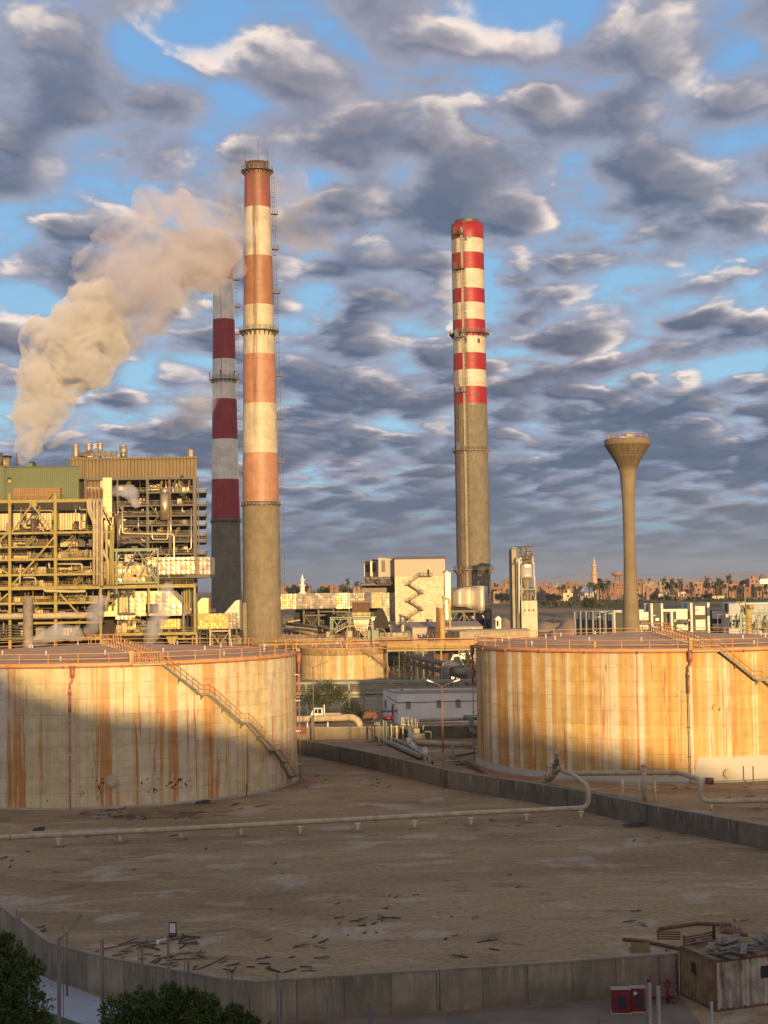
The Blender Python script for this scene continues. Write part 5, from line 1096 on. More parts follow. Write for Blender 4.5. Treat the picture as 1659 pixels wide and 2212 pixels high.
for x in(405,435,480,505): p=P(*Z8(x,575),218.3); s.cyl((p.x,218.3,1.8),(p.x,218.3,p.z+.8),.07,n=6)
s.beam(P(*Z8(390,600),218.2),P(*Z8(590,610),218.2),.12); s.build('vent_stubs',M['ysup'],t)
for (x,y0,y1) in((240,600,840),(325,620,845),(420,640,830),(500,720,845)):
    a=P(*Z8(x,y0),216.5); b=P(*Z8(x,y1),216.5); s=MB(); s.beam((a.x,216.5,0),(a.x,216.5,a.z),.16 if x!=325 else .32); s.build('support',M['ysup'],t)
t=thing('hand_rail',G(*Z8(860,860)),'cream pipe handrail bent over the grey rear bund wall','handrail')
s=MB(); s.tube(bend([P(*Z8(735,690),217),P(*Z8(732,625),217),P(*Z8(820,618),217.4),P(*Z8(1535,596),217.4)],.3,3),.07,6); s.tube(bend([(P(*Z8(858,860),213).x,213,0),P(*Z8(858,715),213),P(*Z8(760,715),213)],.2,3),.08,6); s.build('rail',M['ysup'],t)
t=thing('crossing_stairs',G(*Z8(40,870)),'green-grey steel crossing frame with slanting rails left of the manifold','stairs')
s=MB()
for x,y0,y1 in((40,600,880),(120,540,850),(160,555,820),(50,560,700)):
    a=P(*Z8(x,y0),213); s.beam((a.x,213,0),a,.16)
s.beam(P(*Z8(-30,590),213),P(*Z8(45,610),213),.14); s.beam(P(*Z8(50,530),216),P(*Z8(160,560),213),.14); s.beam(P(*Z8(0,560),213),P(*Z8(120,700),213),.1)
s.build('frame',M['gsteel'],t)
t=thing('cable_trench',G(*Z8(100,880)),'pair of pale slanting channel edges running down to the diagonal bund wall','trench')
for a,b in(((45,855),(690,1150)),((130,822),(520,990)),((520,990),(770,1165))):
    s=MB(); s.beam(G(*Z8(*a))+Vector((0,0,.35)),G(*Z8(*b))+Vector((0,0,.35)),.35,.7); s.build('channel_edge',M['concp'],t)
s=MB(); s.beam(G(*Z8(90,850))+Vector((0,0,.15)),G(*Z8(730,1150))+Vector((0,0,.15)),1.4,.2); s.build('channel_floor',M['dark'],t)
t=thing('sign_plate',G(*Z8(1195,1040)),'small pale sign plate on a post in front of the grey bund wall','sign'); p=G(*Z8(1195,1075)); s=MB(); s.cyl(p,p+Vector((0,0,1.7)),.05); s.build('post',M['msteel'],t); s=MB(); a,b,c,d=rect(*zrect(Z8,1155,920,1215,990),p.y-.05); s.bx(a,b,p.y-.1,p.y-.06,c,d); s.build('plate',M['concp'],t)
t=thing('ground_pipes',G(*Z8(1200,1180)),'tangle of low pipes on the ground left of the right tank','pipes')
for pts in([(1060,1180),(1085,1170),(1400,1165)],[(1150,1110),(1659,1330)],[(1240,1230),(1420,1215)],[(1230,1100),(1545,1040)],[(1390,1170),(1600,1290)]):
    s=MB(); s.tube([G(*Z8(*q),.35) for q in pts],.13,8); s.build('pipe',[M['pipe'],M['concp'],M['rust']][len(pts)%3],t)
# equipment at left edge of right tank (valve green)
t=thing('valve_station',G(*Z8(1480,800)),'grey valve body with bent pipe just left of the right tank','valve')
p=P(*Z8(1360,500),214); s=MB(); s.cyl(p,p+Vector((2.2,0,0)),.42,n=14); s.cyl(p+Vector((2.2,0,0)),p+Vector((2.4,0,0)),.6,n=14); s.build('valve_body',M['gsteel'],t)
s=MB(); s.tube(bend([P(*Z8(1480,500),213),P(*Z8(1470,700),213),P(*Z8(1580,740),212)],.8,4),.30,10); s.build('pipe',M['pipeg'],t)
# ------------------------------------------------ pipe racks
def rack(name_label,a,b,zlo,zhi,npost,pipes,m_,depth=2.2,posts_from=0,brace=True,pm=None,rail=False,pipe_mats=None,bm=.35):
    a=Vector(a);b=Vector(b); t=thing('pipe_rack',a,name_label,'pipe rack'); d=(b-a).normalized(); n_=Vector((-d.y,d.x,0))*depth
    for i in range(npost+1):
        p=a.lerp(b,i/npost)
        s=MB()
        s.beam(p,p+Vector((0,0,zhi)),.28); s.beam(p+n_,p+n_+Vector((0,0,zhi)),.28)
        for z in(zlo,zhi): s.beam(p+Vector((0,0,z)),p+n_+Vector((0,0,z)),.25)
        s.build('post_frame',m_,t)
    for z in(zlo,zhi):
        for o in(Vector((0,0,0)),n_):
            s=MB(); s.beam(a+o+Vector((0,0,z)),b+o+Vector((0,0,z)),.16,bm); s.build('girder',m_,t)
    if brace:
        s=MB()
        for i in range(npost):
            p=a.lerp(b,i/npost); q=a.lerp(b,(i+1)/npost)
            if i%3==1: s.beam(p+Vector((0,0,.2)),q+Vector((0,0,zlo)),.14); s.beam(q+Vector((0,0,.2)),p+Vector((0,0,zlo)),.14)
        if s.v: s.build('brace',m_,t)
    rr2=random.Random(len(name_label))
    for (fz,fo,r) in pipes:
        s=MB(); o=n_*fo+Vector((0,0,fz+r)); s.tube([a+o-d*2,b+o+d*2],r,8); s.build('pipe',rr2.choice(pipe_mats or [M['pipe'],M['pipeg'],M['pipeg']]),t)
    if rail:
        s=MB(); straight_rail(s,a+Vector((0,0,zhi)),b+Vector((0,0,zhi)),2.0,1.15,.05,.045,(.4,.78,1.13)); s.build('handrail',M['orail'],t)
    return t
rr3=random.Random(4)
rack('near pipe rack with many thin pipes on posts, in front of the small tank',(PX(600,1480,266),266,0),(PX(1062,1480,266),266,0),3.1,5.55,15,[(3.3,.2,.38),(3.3,.7,.3),(5.6,.1,.1),(5.6,.3,.1),(5.6,.5,.12),(5.6,.7,.1),(4.5,.0,.09),(4.9,.0,.07),(5.2,.0,.07),(4.15,.0,.1)],M['gsteel'])
rack('far pipe rack of rust-tinted pipes bridging behind the small tank',(PX(836,1395,366),366,0),(PX(1070,1395,366),366,0),6.9,7.9,6,[(8.0,.1,.16),(8.3,.2,.12),(8.6,.3,.12),(8.9,.3,.10),(9.2,.4,.12),(9.5,.5,.1),(7.3,.0,.14),(8.0,.6,.2)],M['ysteel'],brace=False,rail=True,pipe_mats=[M['rust'],M['orail'],M['pipe']],bm=.5)
rack('rusty pipe bundle on the rack behind the small tank roof',(PX(560,1385,396),396,0),(PX(870,1385,396),396,0),6.5,7.6,8,[(7.7,.1,.16),(8.0,.2,.12),(8.3,.3,.12),(8.6,.3,.10),(8.9,.4,.12)],M['ysteel'],brace=False,pipe_mats=[M['rust'],M['orail'],M['pipe']])
rack('dark diagonal pipe bridge on stilts between small tank and right tank',(PX(868,1405,362),362,0),(PX(1060,1460,276),276,0),4.0,5.6,12,[(5.7,.1,.3),(5.7,.4,.3),(5.7,.7,.25),(6.0,.9,.12),(4.2,.2,.25),(4.2,.6,.2)],M['dsteel'],pipe_mats=[M['dsteel'],M['pipeg']])
Z9=ZC(1500,2440,420)
t=thing('expansion_loops',(PX(*Z9(1000,900),284),284,0),'row of tall inverted-U expansion pipes beneath the diagonal pipe bridge','pipes')
for i,(x,y,w_) in enumerate(((960,690,100),(1000,720,110),(1035,750,115))):
    p=P(*Z9(x,y),284-i*.8); q=P(*Z9(x+w_,y),290); s=MB(); s.tube(bend([(p.x,p.y,0),p,Vector((q.x,q.y,p.z)),Vector((q.x+1.5,q.y+6,p.z))],1.3,5),.30,10); s.build('loop_pipe',M['pipeg'],t)
p=P(*Z9(1372,810),276); s=MB(); s.tube(bend([(p.x,276,0),(p.x,276,p.z+.6),(p.x+3.2,277,p.z+.6),(p.x+3.2,277,2)],1.1,5),.36,10); s.build('loop_pipe',M['pipeg'],t)
s=MB(); p=P(*Z9(1020,800),287); q=P(*Z9(1420,830),287); s.tube([p,q],.8,14); s.build('header_pipe',M['pipeg'],t)
# slim poles around the racks
for i,(x,y0,y1,Y) in enumerate(((280,330,900,352),(830,290,850,350),(1225,300,560,352),(445,480,790,356))):
    a=P(*Z9(x,y0),Y); s=MB(); s.cyl((a.x,Y,0),(a.x,Y,a.z),.10,.07,n=6); tag(s.build('slim_pole',M['pipeg']),['slim brown pole nearest the small tank, in front of the rack','slim pole with a white base mark in the middle of the rack','slim pole by the palm and the red sheds','short dark pole under the far rack'][i],'pole')
# palm by the right tank, dark trees
def palm(base,h,label,nf=26,fl=2.6,seed=0,group=None,seg=5,tr=.22,leafw=.30):
    rr=random.Random(seed); base=Vector(base); t=thing('palm_tree',base,label,'palm',group)
    top=base+Vector((rr.uniform(-.04,.04)*h,0,h)); s=MB(); s.tube([base,base.lerp(top,.5)+Vector((rr.uniform(-.2,.2),0,0)),top],[tr*1.25,tr*.9,tr],8); s.build('trunk',M['bark'],t)
    s=MB()
    for i in range(nf):
        a=rr.uniform(0,2*math.pi); el=rr.uniform(-.5,1.35); L=fl*rr.uniform(.8,1.15); p=top.copy(); d=Vector((math.cos(a)*math.cos(el),math.sin(a)*math.cos(el),math.sin(el))); sd_=Vector((-math.sin(a),math.cos(a),0))
        for k in range(seg):
            q=p+d*L/seg; w0=leafw*(1-k/seg*.7); 
            # drooping leaflets either side, with gaps
            for sg in(-1,1):
                m1=p.lerp(q,.15); m2=p.lerp(q,.75); dr=Vector((0,0,-w0*1.0)); s.add([m1,m2,m2+sd_*sg*w0*1.6+dr+d*.2,m1+sd_*sg*w0*1.7+dr],[(0,1,2,3)])
            p=q; d=(d+Vector((0,0,-.38-.12*k))).normalized()
    s.build('crown',M['palm'],t); return t
pb_=P(*Z9(1330,660),300); palm((pb_.x,300,0),max(1.5,pb_.z),'short bushy palm peeking over the diagonal pipe bridge beside the right tank',nf=34,fl=3.4,seed=2,leafw=.3,tr=.35)
for i,(x,y,lab) in enumerate(((190,560,'dark tree in the shade under the far rack, beside the small tank'),(330,600,'second dark tree under the far rack, by the slim pole'))):
    p=P(*Z9(x,y),385); tree((p.x,385,0),7,[(-1.2,0,4,2.6),(1.2,0,4.6,2.4),(0,0,2.6,2.4)],lab,M['leafd'],leaf=.22,n=120,seed=30+i)
# sheds behind the rack
def hut(x0,y0,x1,y1,zf,Y,dep,label,m_,roofm=None,cat='shed',name='shed',doors=(),slope=.3,zb=0):
    a,b,c,d=rect(*zrect(zf,x0,y0,x1,y1),Y); t=thing(name,(a,Y,zb),label,cat); s=MB(); s.bx(a,b,Y,Y+dep,zb,d); s.build('wall',m_,t)
    s=MB(); s.add([(a-.25,Y-.25,d+.02),(b+.25,Y-.25,d+.02),(b+.25,Y+dep/2,d+slope+.02),(a-.25,Y+dep/2,d+slope+.02),(b+.25,Y+dep+.25,d+.02),(a-.25,Y+dep+.25,d+.02)],[(0,1,2,3),(3,2,4,5),(0,3,5),(1,4,2)]); s.build('roof',roofm or M['roofg'],t)
    for q in doors:
        e,f,g_,h_=rect(*zrect(zf,*q[:4]),Y-.03); s=MB(); s.bx(e,f,Y-.05,Y+.02,max(g_,zb),h_); s.build(q[4],M['dark'],t)
    return t
hut(840,480,1215,560,Z9,376,5,'long rust-red shed behind the far rack, dark doorways',M['rust'],doors=((870,490,930,540,'door'),(960,490,1000,540,'door'),(1140,500,1190,550,'door')))
hut(1245,430,1400,560,Z9,376,4,'pale grey shed behind the far rack near the right tank',M['white'],doors=((1300,450,1330,500,'window'),))
x,z=PX(*Z9(1105,575),345),0
t=thing('pickup_van',(x,345,4.0),'cream van parked behind the diagonal pipe bridge','van')
a,b,c,d=rect(*zrect(Z9,1070,545,1230,600),345); s=MB(); s.prism([(a,0),(a,d*.75),(a+.9,d),(a+2.6,d),(a+2.9,d*.75),(b,d*.7),(b,0)],345,347); s.build('van_body',M['signalw'],t); s=MB(); s.bx(a+.9,a+2.4,344.95,345.02,d*.76,d*.93); s.build('side_window',M['glass'],t)
# ================================================================ POWER PLANT (left)
Zp=ZC(0,1700,800)
def PP(zf,x,y,Y): q=zf(x,y); return P(q[0],q[1],Y)
def part(t,name,m_,fn):
    s=MB(); fn(s); return s.build(name,m_,t)
def hb(t,zf,x0,x1,y,Y,th,m_,name='beam',dep=.4):   # level beam between two measured points
    a=PP(zf,x0,y,Y);b=PP(zf,x1,y,Y); z=(a.z+b.z)/2; s=MB(); s.beam((a.x,Y,z),(b.x,Y,z),dep,th); return s.build(name,m_,t)
def vb(t,zf,x,y0,y1,Y,w_,m_,name='column',zb=None):
    a=PP(zf,x,y0,Y);b=PP(zf,x,y1,Y); zz=b.z if zb is None else zb; s=MB(); s.box((a.x,Y,(a.z+zz)/2),(w_,w_,abs(a.z-zz))); return s.build(name,m_,t)
def db(t,zf,x0,y0,x1,y1,Y,w_,m_,name='brace'):
    s=MB(); s.beam(PP(zf,x0,y0,Y),PP(zf,x1,y1,Y),w_,w_*.7); return s.build(name,m_,t)
def rp(t,zf,x0,y0,x1,y1,Y,dep,m_,name='panel'):
    s=MB(); RB(s,*zrect(zf,x0,y0,x1,y1),Y,dep); return s.build(name,m_,t)
def pipe_px(t,zf,pts,Y,r,m_,name='pipe',bendr=.5,n=7):
    s=MB(); s.tube(bend([PP(zf,x,y,Y+(q[0] if q else 0)) for x,y,*q in pts],bendr,3),r,n); return s.build(name,m_,t)
def clutter(t,zf,x0,y0,x1,y1,Y0,Y1,seed,n_pipe=10,n_box=5,n_rail=1,boxm=None,pipem=None,stair=True,scale=1.0):
    rr=random.Random(seed); W=x1-x0; H=y1-y0
    boxm=boxm or [M['bclad'],M['pipeg'],M['dclad'],M['pipeg'],M['rust'],M['dsteel'],M['dsteel']]; pipem=pipem or [M['pipeg'],M['pipe'],M['ysteel'],M['alu'],M['dsteel']]
    for i in range(n_box):
        w_=rr.uniform(.06,.22)*W; h=rr.uniform(.25,.75)*H; x=rr.uniform(x0,x1-w_); Y=rr.uniform(Y0,Y1)
        if rr.random()<.3:
            s=MB(); a=PP(zf,x+w_/2,y1,Y); b=PP(zf,x+w_/2,y1-h,Y); r=abs(PP(zf,x+w_/2,y1,Y).x-PP(zf,x,y1,Y).x)*.6; s.cyl((a.x,Y,a.z),(a.x,Y,b.z),r,n=12); s.build('vessel',rr.choice(boxm),t)
        else: 
            s=MB(); RB(s,*zrect(zf,x,y1-h,x+w_,y1),Y,rr.uniform(.8,2)); s.build('equipment_cabinet',rr.choice(boxm),t)
    for i in range(n_pipe):
        Y=rr.uniform(Y0,Y1); r=rr.choice([.06,.08,.10,.14,.22])*scale; m_=rr.choice(pipem)
        k=rr.random()
        if k<.5:
            y=rr.uniform(y0+.05*H,y1-.1*H); xa=rr.uniform(x0,x0+W*.6); xb=rr.uniform(xa+W*.2,x1); pts=[(xa,y),(xb,y)]
            if rr.random()<.5: pts.append((xb,min(y1,y+rr.uniform(.2,.6)*H)))
            if rr.random()<.4: pts.insert(0,(xa,max(y0,y-rr.uniform(.2,.6)*H)))
        else:
            x=rr.uniform(x0,x1); pts=[(x,y0),(x,y0+H*rr.uniform(.4,1))]
            if rr.random()<.4: pts.append((min(x1,x+W*.15),pts[-1][1]))
        pipe_px(t,zf,pts,Y,r,m_)
    if stair:
        xa=rr.uniform(x0+.1*W,x0+.5*W); xb=xa+W*.22; s=MB(); a=PP(zf,xa,y1,Y0+1);b=PP(zf,xb,y0+H*.2,Y0+1)
        for o in(0,1.0): s.beam(a+Vector((0,0,o)),b+Vector((0,0,o)),.12)
        for k in range(9): q=a.lerp(b,k/8); s.beam(q,q+Vector((0,0,1)),.05)
        s.build('stair_flight',M['ysteel'],t)
def front_rail(t,zf,x0,x1,y,Y,m_,h=1.1,name='handrail',step=1.4):
    a=PP(zf,x0,y,Y);b=PP(zf,x1,y,Y); b.z=a.z=(a.z+b.z)/2; s=MB(); straight_rail(s,a,b,step,h,.035,.03,(.4,.75,h)); s.build(name,m_,t)
M['bclad2']=mat('stained_corrugated_panel',(.42,.31,.17),.55,.3,var=.4,scale=.5,streak=.6,srgb=(.2,.13,.06),bump=0,corr=(0,.55,.06))
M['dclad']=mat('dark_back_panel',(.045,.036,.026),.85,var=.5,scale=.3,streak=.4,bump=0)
YF=300
t=thing('steel_frame_building',(PX(120,1518,YF),YF,0),'open yellow-green steel frame with V braces and bright corrugated panels, at the far left','plant')
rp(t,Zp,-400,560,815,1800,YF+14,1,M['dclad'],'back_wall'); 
fm=M['ysteel']
for x,y0,w_ in((80,505,.55),(452,500,.60),(818,600,.45),(-290,505,.55)): vb(t,Zp,x,y0,1700,YF,w_,fm,zb=0)
for x in(80,452,818,-290): vb(t,Zp,x,575,1700,YF+8,.45,fm,zb=0)
vb(t,Zp,922,790,1250,YF,.35,fm)
hb(t,Zp,-400,835,568,YF-.02,.62,fm)
for y,x0,x1,th in((828,-400,935,.40),(945,-400,440,.32),(1045,-400,815,.42),(1170,-400,815,.42),(1272,-400,1590,.70),(1402,-400,800,.50),(1560,150,810,.45),(1690,-300,815,.5),(1515,-400,760,.8)):
    if y==1515: 
        s=MB(); a=PP(Zp,x0,y,YF-1.6); b=PP(Zp,x1,y,YF-1.6); s.cyl((a.x,a.y,a.z),(b.x,b.y,a.z),.62,n=14); s.build('main_duct',M['pipe'],t); continue
    hb(t,Zp,x0,x1,y,YF+.02*(y%7),th,fm); hb(t,Zp,x0,min(x1,815),y,YF+8,th*.8,fm)
    s=MB(); a=PP(Zp,x0,y,YF); b=PP(Zp,min(x1,815),y,YF); s.bx(a.x,b.x,YF+.3,YF+7.8,a.z-.05,a.z+.06); s.build('floor_deck',M['dsteel'],t)
    if y<1500: front_rail(t,Zp,x0,min(x1,1580),y-8,YF-.3,fm)
for q in((100,818,262,592),(430,818,262,592),(440,862,300,1030),(300,1030,100,1250),(490,1322,655,1500),(-60,945,60,830),(-100,1060,70,1160),(-90,1450,70,1320)): db(t,Zp,*q,YF-.05,.45,fm)
s=MB(); RB(s,*zrect(Zp,243,578,300,612),YF-.1,.5); s.build('gusset_plate',fm,t)
# bright corrugated panels behind
for q in ((-30,670,70,805),(98,665,185,800),(215,665,300,755),(300,665,425,800),(470,665,698,800),(-60,865,62,940),(98,862,240,940),(250,870,395,940),(508,875,682,942),(-60,975,62,1040),(98,972,272,1040),(-60,1090,60,1165),(98,1095,200,1165),(220,1100,300,1165),(480,1100,600,1165)):
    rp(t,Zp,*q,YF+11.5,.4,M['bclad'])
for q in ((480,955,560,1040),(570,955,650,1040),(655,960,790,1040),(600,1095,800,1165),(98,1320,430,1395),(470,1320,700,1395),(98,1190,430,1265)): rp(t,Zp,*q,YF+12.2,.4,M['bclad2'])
rp(t,Zp,313,1103,375,1165,YF+3,.5,M['pipe'],'cabinet'); rp(t,Zp,225,980,250,1035,YF+5,.5,M['bclad2'])
sd_=100
for (x0,x1) in((-60,70),(92,440),(465,808)):
    for (y0,y1) in((600,822),(845,940),(955,1040),(1060,1165),(1185,1262),(1295,1395),(1415,1500),(1530,1680)):
        sd_+=1; f=(x1-x0)/350
        clutter(t,Zp,x0,y0+5,x1,y1-2,YF+1.5,YF+10.5,sd_,n_pipe=max(1,int(8*f)),n_box=max(1,int(4.6*f)),stair=(sd_%3!=0 and f>.5))
# flared vent pipes at the right of the frame
for i,(x,yt,yb,dx) in enumerate(((718,470,900,0),(738,465,1020,35),(767,470,1250,0),(794,470,1250,0),(832,470,1260,0))):
    Yv=YF-1.2-.2*i; s=MB(); a=PP(Zp,x,yt,Yv); r=.28; pts=[PP(Zp,x,yt+40,Yv)]
    if dx or i==0: pts+=[PP(Zp,x,640,Yv),PP(Zp,x+48,740,Yv),PP(Zp,x+48,yb,Yv)]
    else: pts+=[PP(Zp,x,yb,Yv)]
    s.tube(bend(pts,1.0,4),r,10); s.build('vent_pipe',M['pipe'],t)
    s=MB(); s.cyl(a+Vector((0,0,-1.9)),a+Vector((0,0,.4)),.26,.34,n=12); f=s.build('vent_mouth',M['pipe'],t)
    s=MB(); s.cyl(a+Vector((0,-.32,-.9)),a+Vector((0,-.28,-.9)),.1,n=6); q=MB(); vs=[a+Vector((.26*math.cos(k*.524),-.36,-.95+1.15*math.sin(k*.524))) for k in range(12)]; q.add(vs,[tuple(range(12))]); q.build('mouth_opening',M['rust'],f)
for q in ((826,612,905,770),(840,612,925,800)):
    s=MB(); s.beam(PP(Zp,q[0],q[1],YF+.5),PP(Zp,q[2],q[3],YF+.5),.9,.5); s.build('sloped_chute',M['bclad'],t)
for x in(870,905): pipe_px(t,Zp,[(x,800),(x,1000),(x+10 if x==870 else x,1250)],YF-.5,.3,M['pipe'] if x==870 else M['ysteel'])
pipe_px(t,Zp,[(840,960),(850,1000),(880,1040),(882,1230)],YF-1,.32,M['pipe'])
pipe_px(t,Zp,[(360,1230),(360,1300),(600,1305),(700,1300)],YF-1.0,.30,M['pipe'])
pipe_px(t,Zp,[(160,1250),(165,1150),(168,1085)],YF-1.0,.2,M['pipe'])
pipe_px(t,Zp,[(470,1080),(670,1080),(672,1150)],YF-.8,.22,M['pipe'])
pipe_px(t,Zp,[(190,1190),(290,1190),(292,1262)],YF-.8,.2,M['pipe'])
s=MB(); a=PP(Zp,228,1355,YF-4); s.cyl((a.x,a.y,0),(a.x,a.y,a.z),.98,n=20); s.build('stack_pipe',M['pipeg'],t)
for i in range(6): y=1580+i*22; pipe_px(t,Zp,[(-60,y),(200,y),(205,y+30)],YF-2,.07,M['msteel'])
# extension to the right, over the hopper
for x,y0,y1 in((1215,1272,1490),(1590,1248,1650),(1606,1650,1800)): vb(t,Zp,x,y0,y1,YF+.4,.42,fm)
hb(t,Zp,940,1608,1650,YF+.1,.55,fm); hb(t,Zp,1450,1600,1690,YF+.6,.3,fm); hb(t,Zp,1290,1590,1250,YF+3,.3,fm); hb(t,Zp,820,1010,1255,YF-.4,.2,M['dsteel'])
s=MB(); s.prism([(PP(Zp,1355,1672,YF+3).x,PP(Zp,1355,1672,YF+3).z),(PP(Zp,1455,1672,YF+3).x,PP(Zp,1455,1672,YF+3).z),(PP(Zp,1420,1730,YF+3).x,PP(Zp,1420,1730,YF+3).z),(PP(Zp,1380,1730,YF+3).x,PP(Zp,1380,1730,YF+3).z)],YF+3,YF+4); s.build('hopper',M['ysteel'],t)
front_rail(t,Zp,940,1600,1645,YF-.2,fm)
# green service frame
t=thing('truss_platform',(PP(Zp,1100,1240,318).x,318,0),'grey-green braced truss platform in front of the bright metal ducting','platform')
gm_=M['gsteel']
for x,y0 in((950,955),(1290,950)): vb(t,Zp,x,y0,1700,318,.35,gm_,zb=0)
hb(t,Zp,830,1295,965,317.9,.6,gm_); hb(t,Zp,940,1295,1232,317.9,.35,gm_); hb(t,Zp,1290,1590,1052,317.8,.25,M['dsteel'])
for q in((1112,978,952,1215),(1130,978,1285,1205),(1250,985,1130,1190),(1200,1110,1290,1240),(1310,1050,1380,1000),(1300,1060,1390,1195),(985,1000,960,1050)): db(t,Zp,*q,317.7,.30,gm_)
front_rail(t,Zp,945,1290,1228,317.5,gm_)
clutter(t,Zp,960,975,1280,1060,321,324,77,n_pipe=16,n_box=3,stair=False,boxm=[M['dsteel'],M['alud'],M['dsteel']],pipem=[M['dsteel'],M['steelshine'],M['pipeg']])
clutter(t,Zp,1190,1100,1300,1225,320,323,78,n_pipe=9,n_box=3,stair=False)
# bright ducting behind
rq=random.Random(3)
t=thing('flue_duct',(PP(Zp,1060,1200,332).x,332,0),'big sunlit quilted metal flue casing with a rounded shoulder, behind the truss platform','duct')
def quilt_rect(t,zf,x0,y0,x1,y1,Y,dep,nu,nv,m_,d=.18,name='casing',tiltx=0.0,rnd_=rq):
    a=PP(zf,x0,y1,Y); b=PP(zf,x1,y1,Y+tiltx); c=PP(zf,x0,y0,Y); z0=a.z; z1=c.z
    s=MB(); s.quilt((a.x,Y,z0),Vector((b.x-a.x,tiltx,0)),Vector((0,0,z1-z0)),nu,nv,d,rnd_)
    # body behind the skin
    s.add([(a.x,Y,z0),(b.x,Y+tiltx,z0),(b.x,Y+dep+tiltx,z0),(a.x,Y+dep,z0),(a.x,Y,z1),(b.x,Y+tiltx,z1),(b.x,Y+dep+tiltx,z1),(a.x,Y+dep,z1)],[(3,2,1,0),(4,5,6,7),(1,2,6,5),(2,3,7,6),(3,0,4,7)])
    return s.build(name,m_,t)
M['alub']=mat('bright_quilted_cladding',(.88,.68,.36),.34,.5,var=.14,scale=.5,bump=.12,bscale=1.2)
quilt_rect(t,Zp,820,1060,1000,1230,333,8,5,5,M['alub'],.25)
pts=[(950,1230),(950,1062),(1080,1060),(1130,1085),(1165,1130),(1182,1180),(1184,1230)]
s=MB(); s.prism([(PP(Zp,x,y,331).x,PP(Zp,x,y,331).z) for x,y in pts],331,340)
a=PP(Zp,952,1228,330.9);b=PP(Zp,1178,1228,330.9);c=PP(Zp,952,1120,330.9); s.quilt(a,(b.x-a.x,0,0),(0,0,c.z-a.z),6,3,.25,rq); a=c; b=PP(Zp,1120,1120,330.9); c=PP(Zp,952,1064,330.9); s.quilt(a,(b.x-a.x,0,0),(0,0,c.z-a.z),4,2,.25,rq); s.build('casing',M['alub'],t)
rp(t,Zp,1090,1165,1112,1186,330.5,.4,M['dark'],'opening')
quilt_rect(t,Zp,1185,1028,1585,1168,345,10,10,4,M['alub'],.15); quilt_rect(t,Zp,1585,1025,1716,1168,362,10,4,4,M['alud'],.15)
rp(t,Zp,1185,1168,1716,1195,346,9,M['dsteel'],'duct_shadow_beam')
rp(t,Zp,862,880,902,1220,331,2,M['alub'],'riser_duct')
# stack of metal hopper
t=thing('ash_hopper',(PP(Zp,1150,1500,306).x,306,0),'gold-lit panelled hopper with sloping shoulders, beneath the yellow beam','hopper')
pts=[(848,1475),(848,1508),(1482,1500),(1482,1400),(1385,1300),(1080,1300),(965,1350)]
s=MB(); s.prism([(PP(Zp,x,y,306).x,PP(Zp,x,y,306).z) for x,y in pts],306,316); 
for (x0,y0,x1,y1,nu,nv) in((975,1360,1380,1470,7,3),(1380,1405,1478,1495,2,2),(1085,1305,1380,1360,5,1)):
    a=PP(Zp,x0,y1,305.95);b=PP(Zp,x1,y1,305.95);c=PP(Zp,x0,y0,305.95); s.quilt(a,(b.x-a.x,0,0),(0,0,c.z-a.z),nu,nv,.06,rq)
s.build('hopper_body',M['alub'],t)
rp(t,Zp,1190,1405,1290,1480,305.4,.4,M['dark'],'recess'); rp(t,Zp,990,1350,1050,1475,305.3,.5,M['bclad'],'panel')
quilt_rect(t,Zp,1300,1530,1482,1612,306.5,6,7,4,M['alub'],.35); quilt_rect(t,Zp,940,1500,1100,1535,306,5,5,1,M['alub'],.1); quilt_rect(t,Zp,1000,1590,1100,1622,305,4,6,2,M['alub'],.3)
rp(t,Zp,950,1580,990,1640,303.5,1,M['pipe'],'cabinet')
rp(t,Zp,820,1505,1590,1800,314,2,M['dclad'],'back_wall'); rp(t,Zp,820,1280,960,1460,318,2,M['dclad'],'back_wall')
clutter(t,Zp,950,1510,1290,1640,303,311,88,n_pipe=16,n_box=5,stair=False); clutter(t,Zp,1300,1620,1590,1690,303,311,89,n_pipe=10,n_box=3,stair=False)
clutter(t,Zp,970,1285,1100,1345,302,304,90,n_pipe=14,n_box=4,stair=False,pipem=[M['dsteel'],M['pipeg']]); clutter(t,Zp,830,1290,960,1460,303,312,91,n_pipe=14,n_box=5,stair=True)
for x in(968,1052): vb(t,Zp,x,1300,1485,303,.3,M['dsteel'])
hb(t,Zp,965,1105,1483,302.8,.3,M['dsteel']); db(t,Zp,1105,1480,1150,1512,302.8,.25,M['pipe']); front_rail(t,Zp,965,1105,1480,302.7,M['pipeg'])
pipe_px(t,Zp,[(1500,1700),(1497,1480),(1560,1478)],302,.3,M['pipeg'])
for x in(1505,1525,1545,1565): vb(t,Zp,x,1275,1480,304+x%3,.25,M['ysteel'] if x%2 else M['pipeg'],'post')
clutter(t,Zp,1485,1300,1590,1470,305,309,92,n_pipe=10,n_box=3,stair=False,boxm=[M['alub'],M['bclad']])
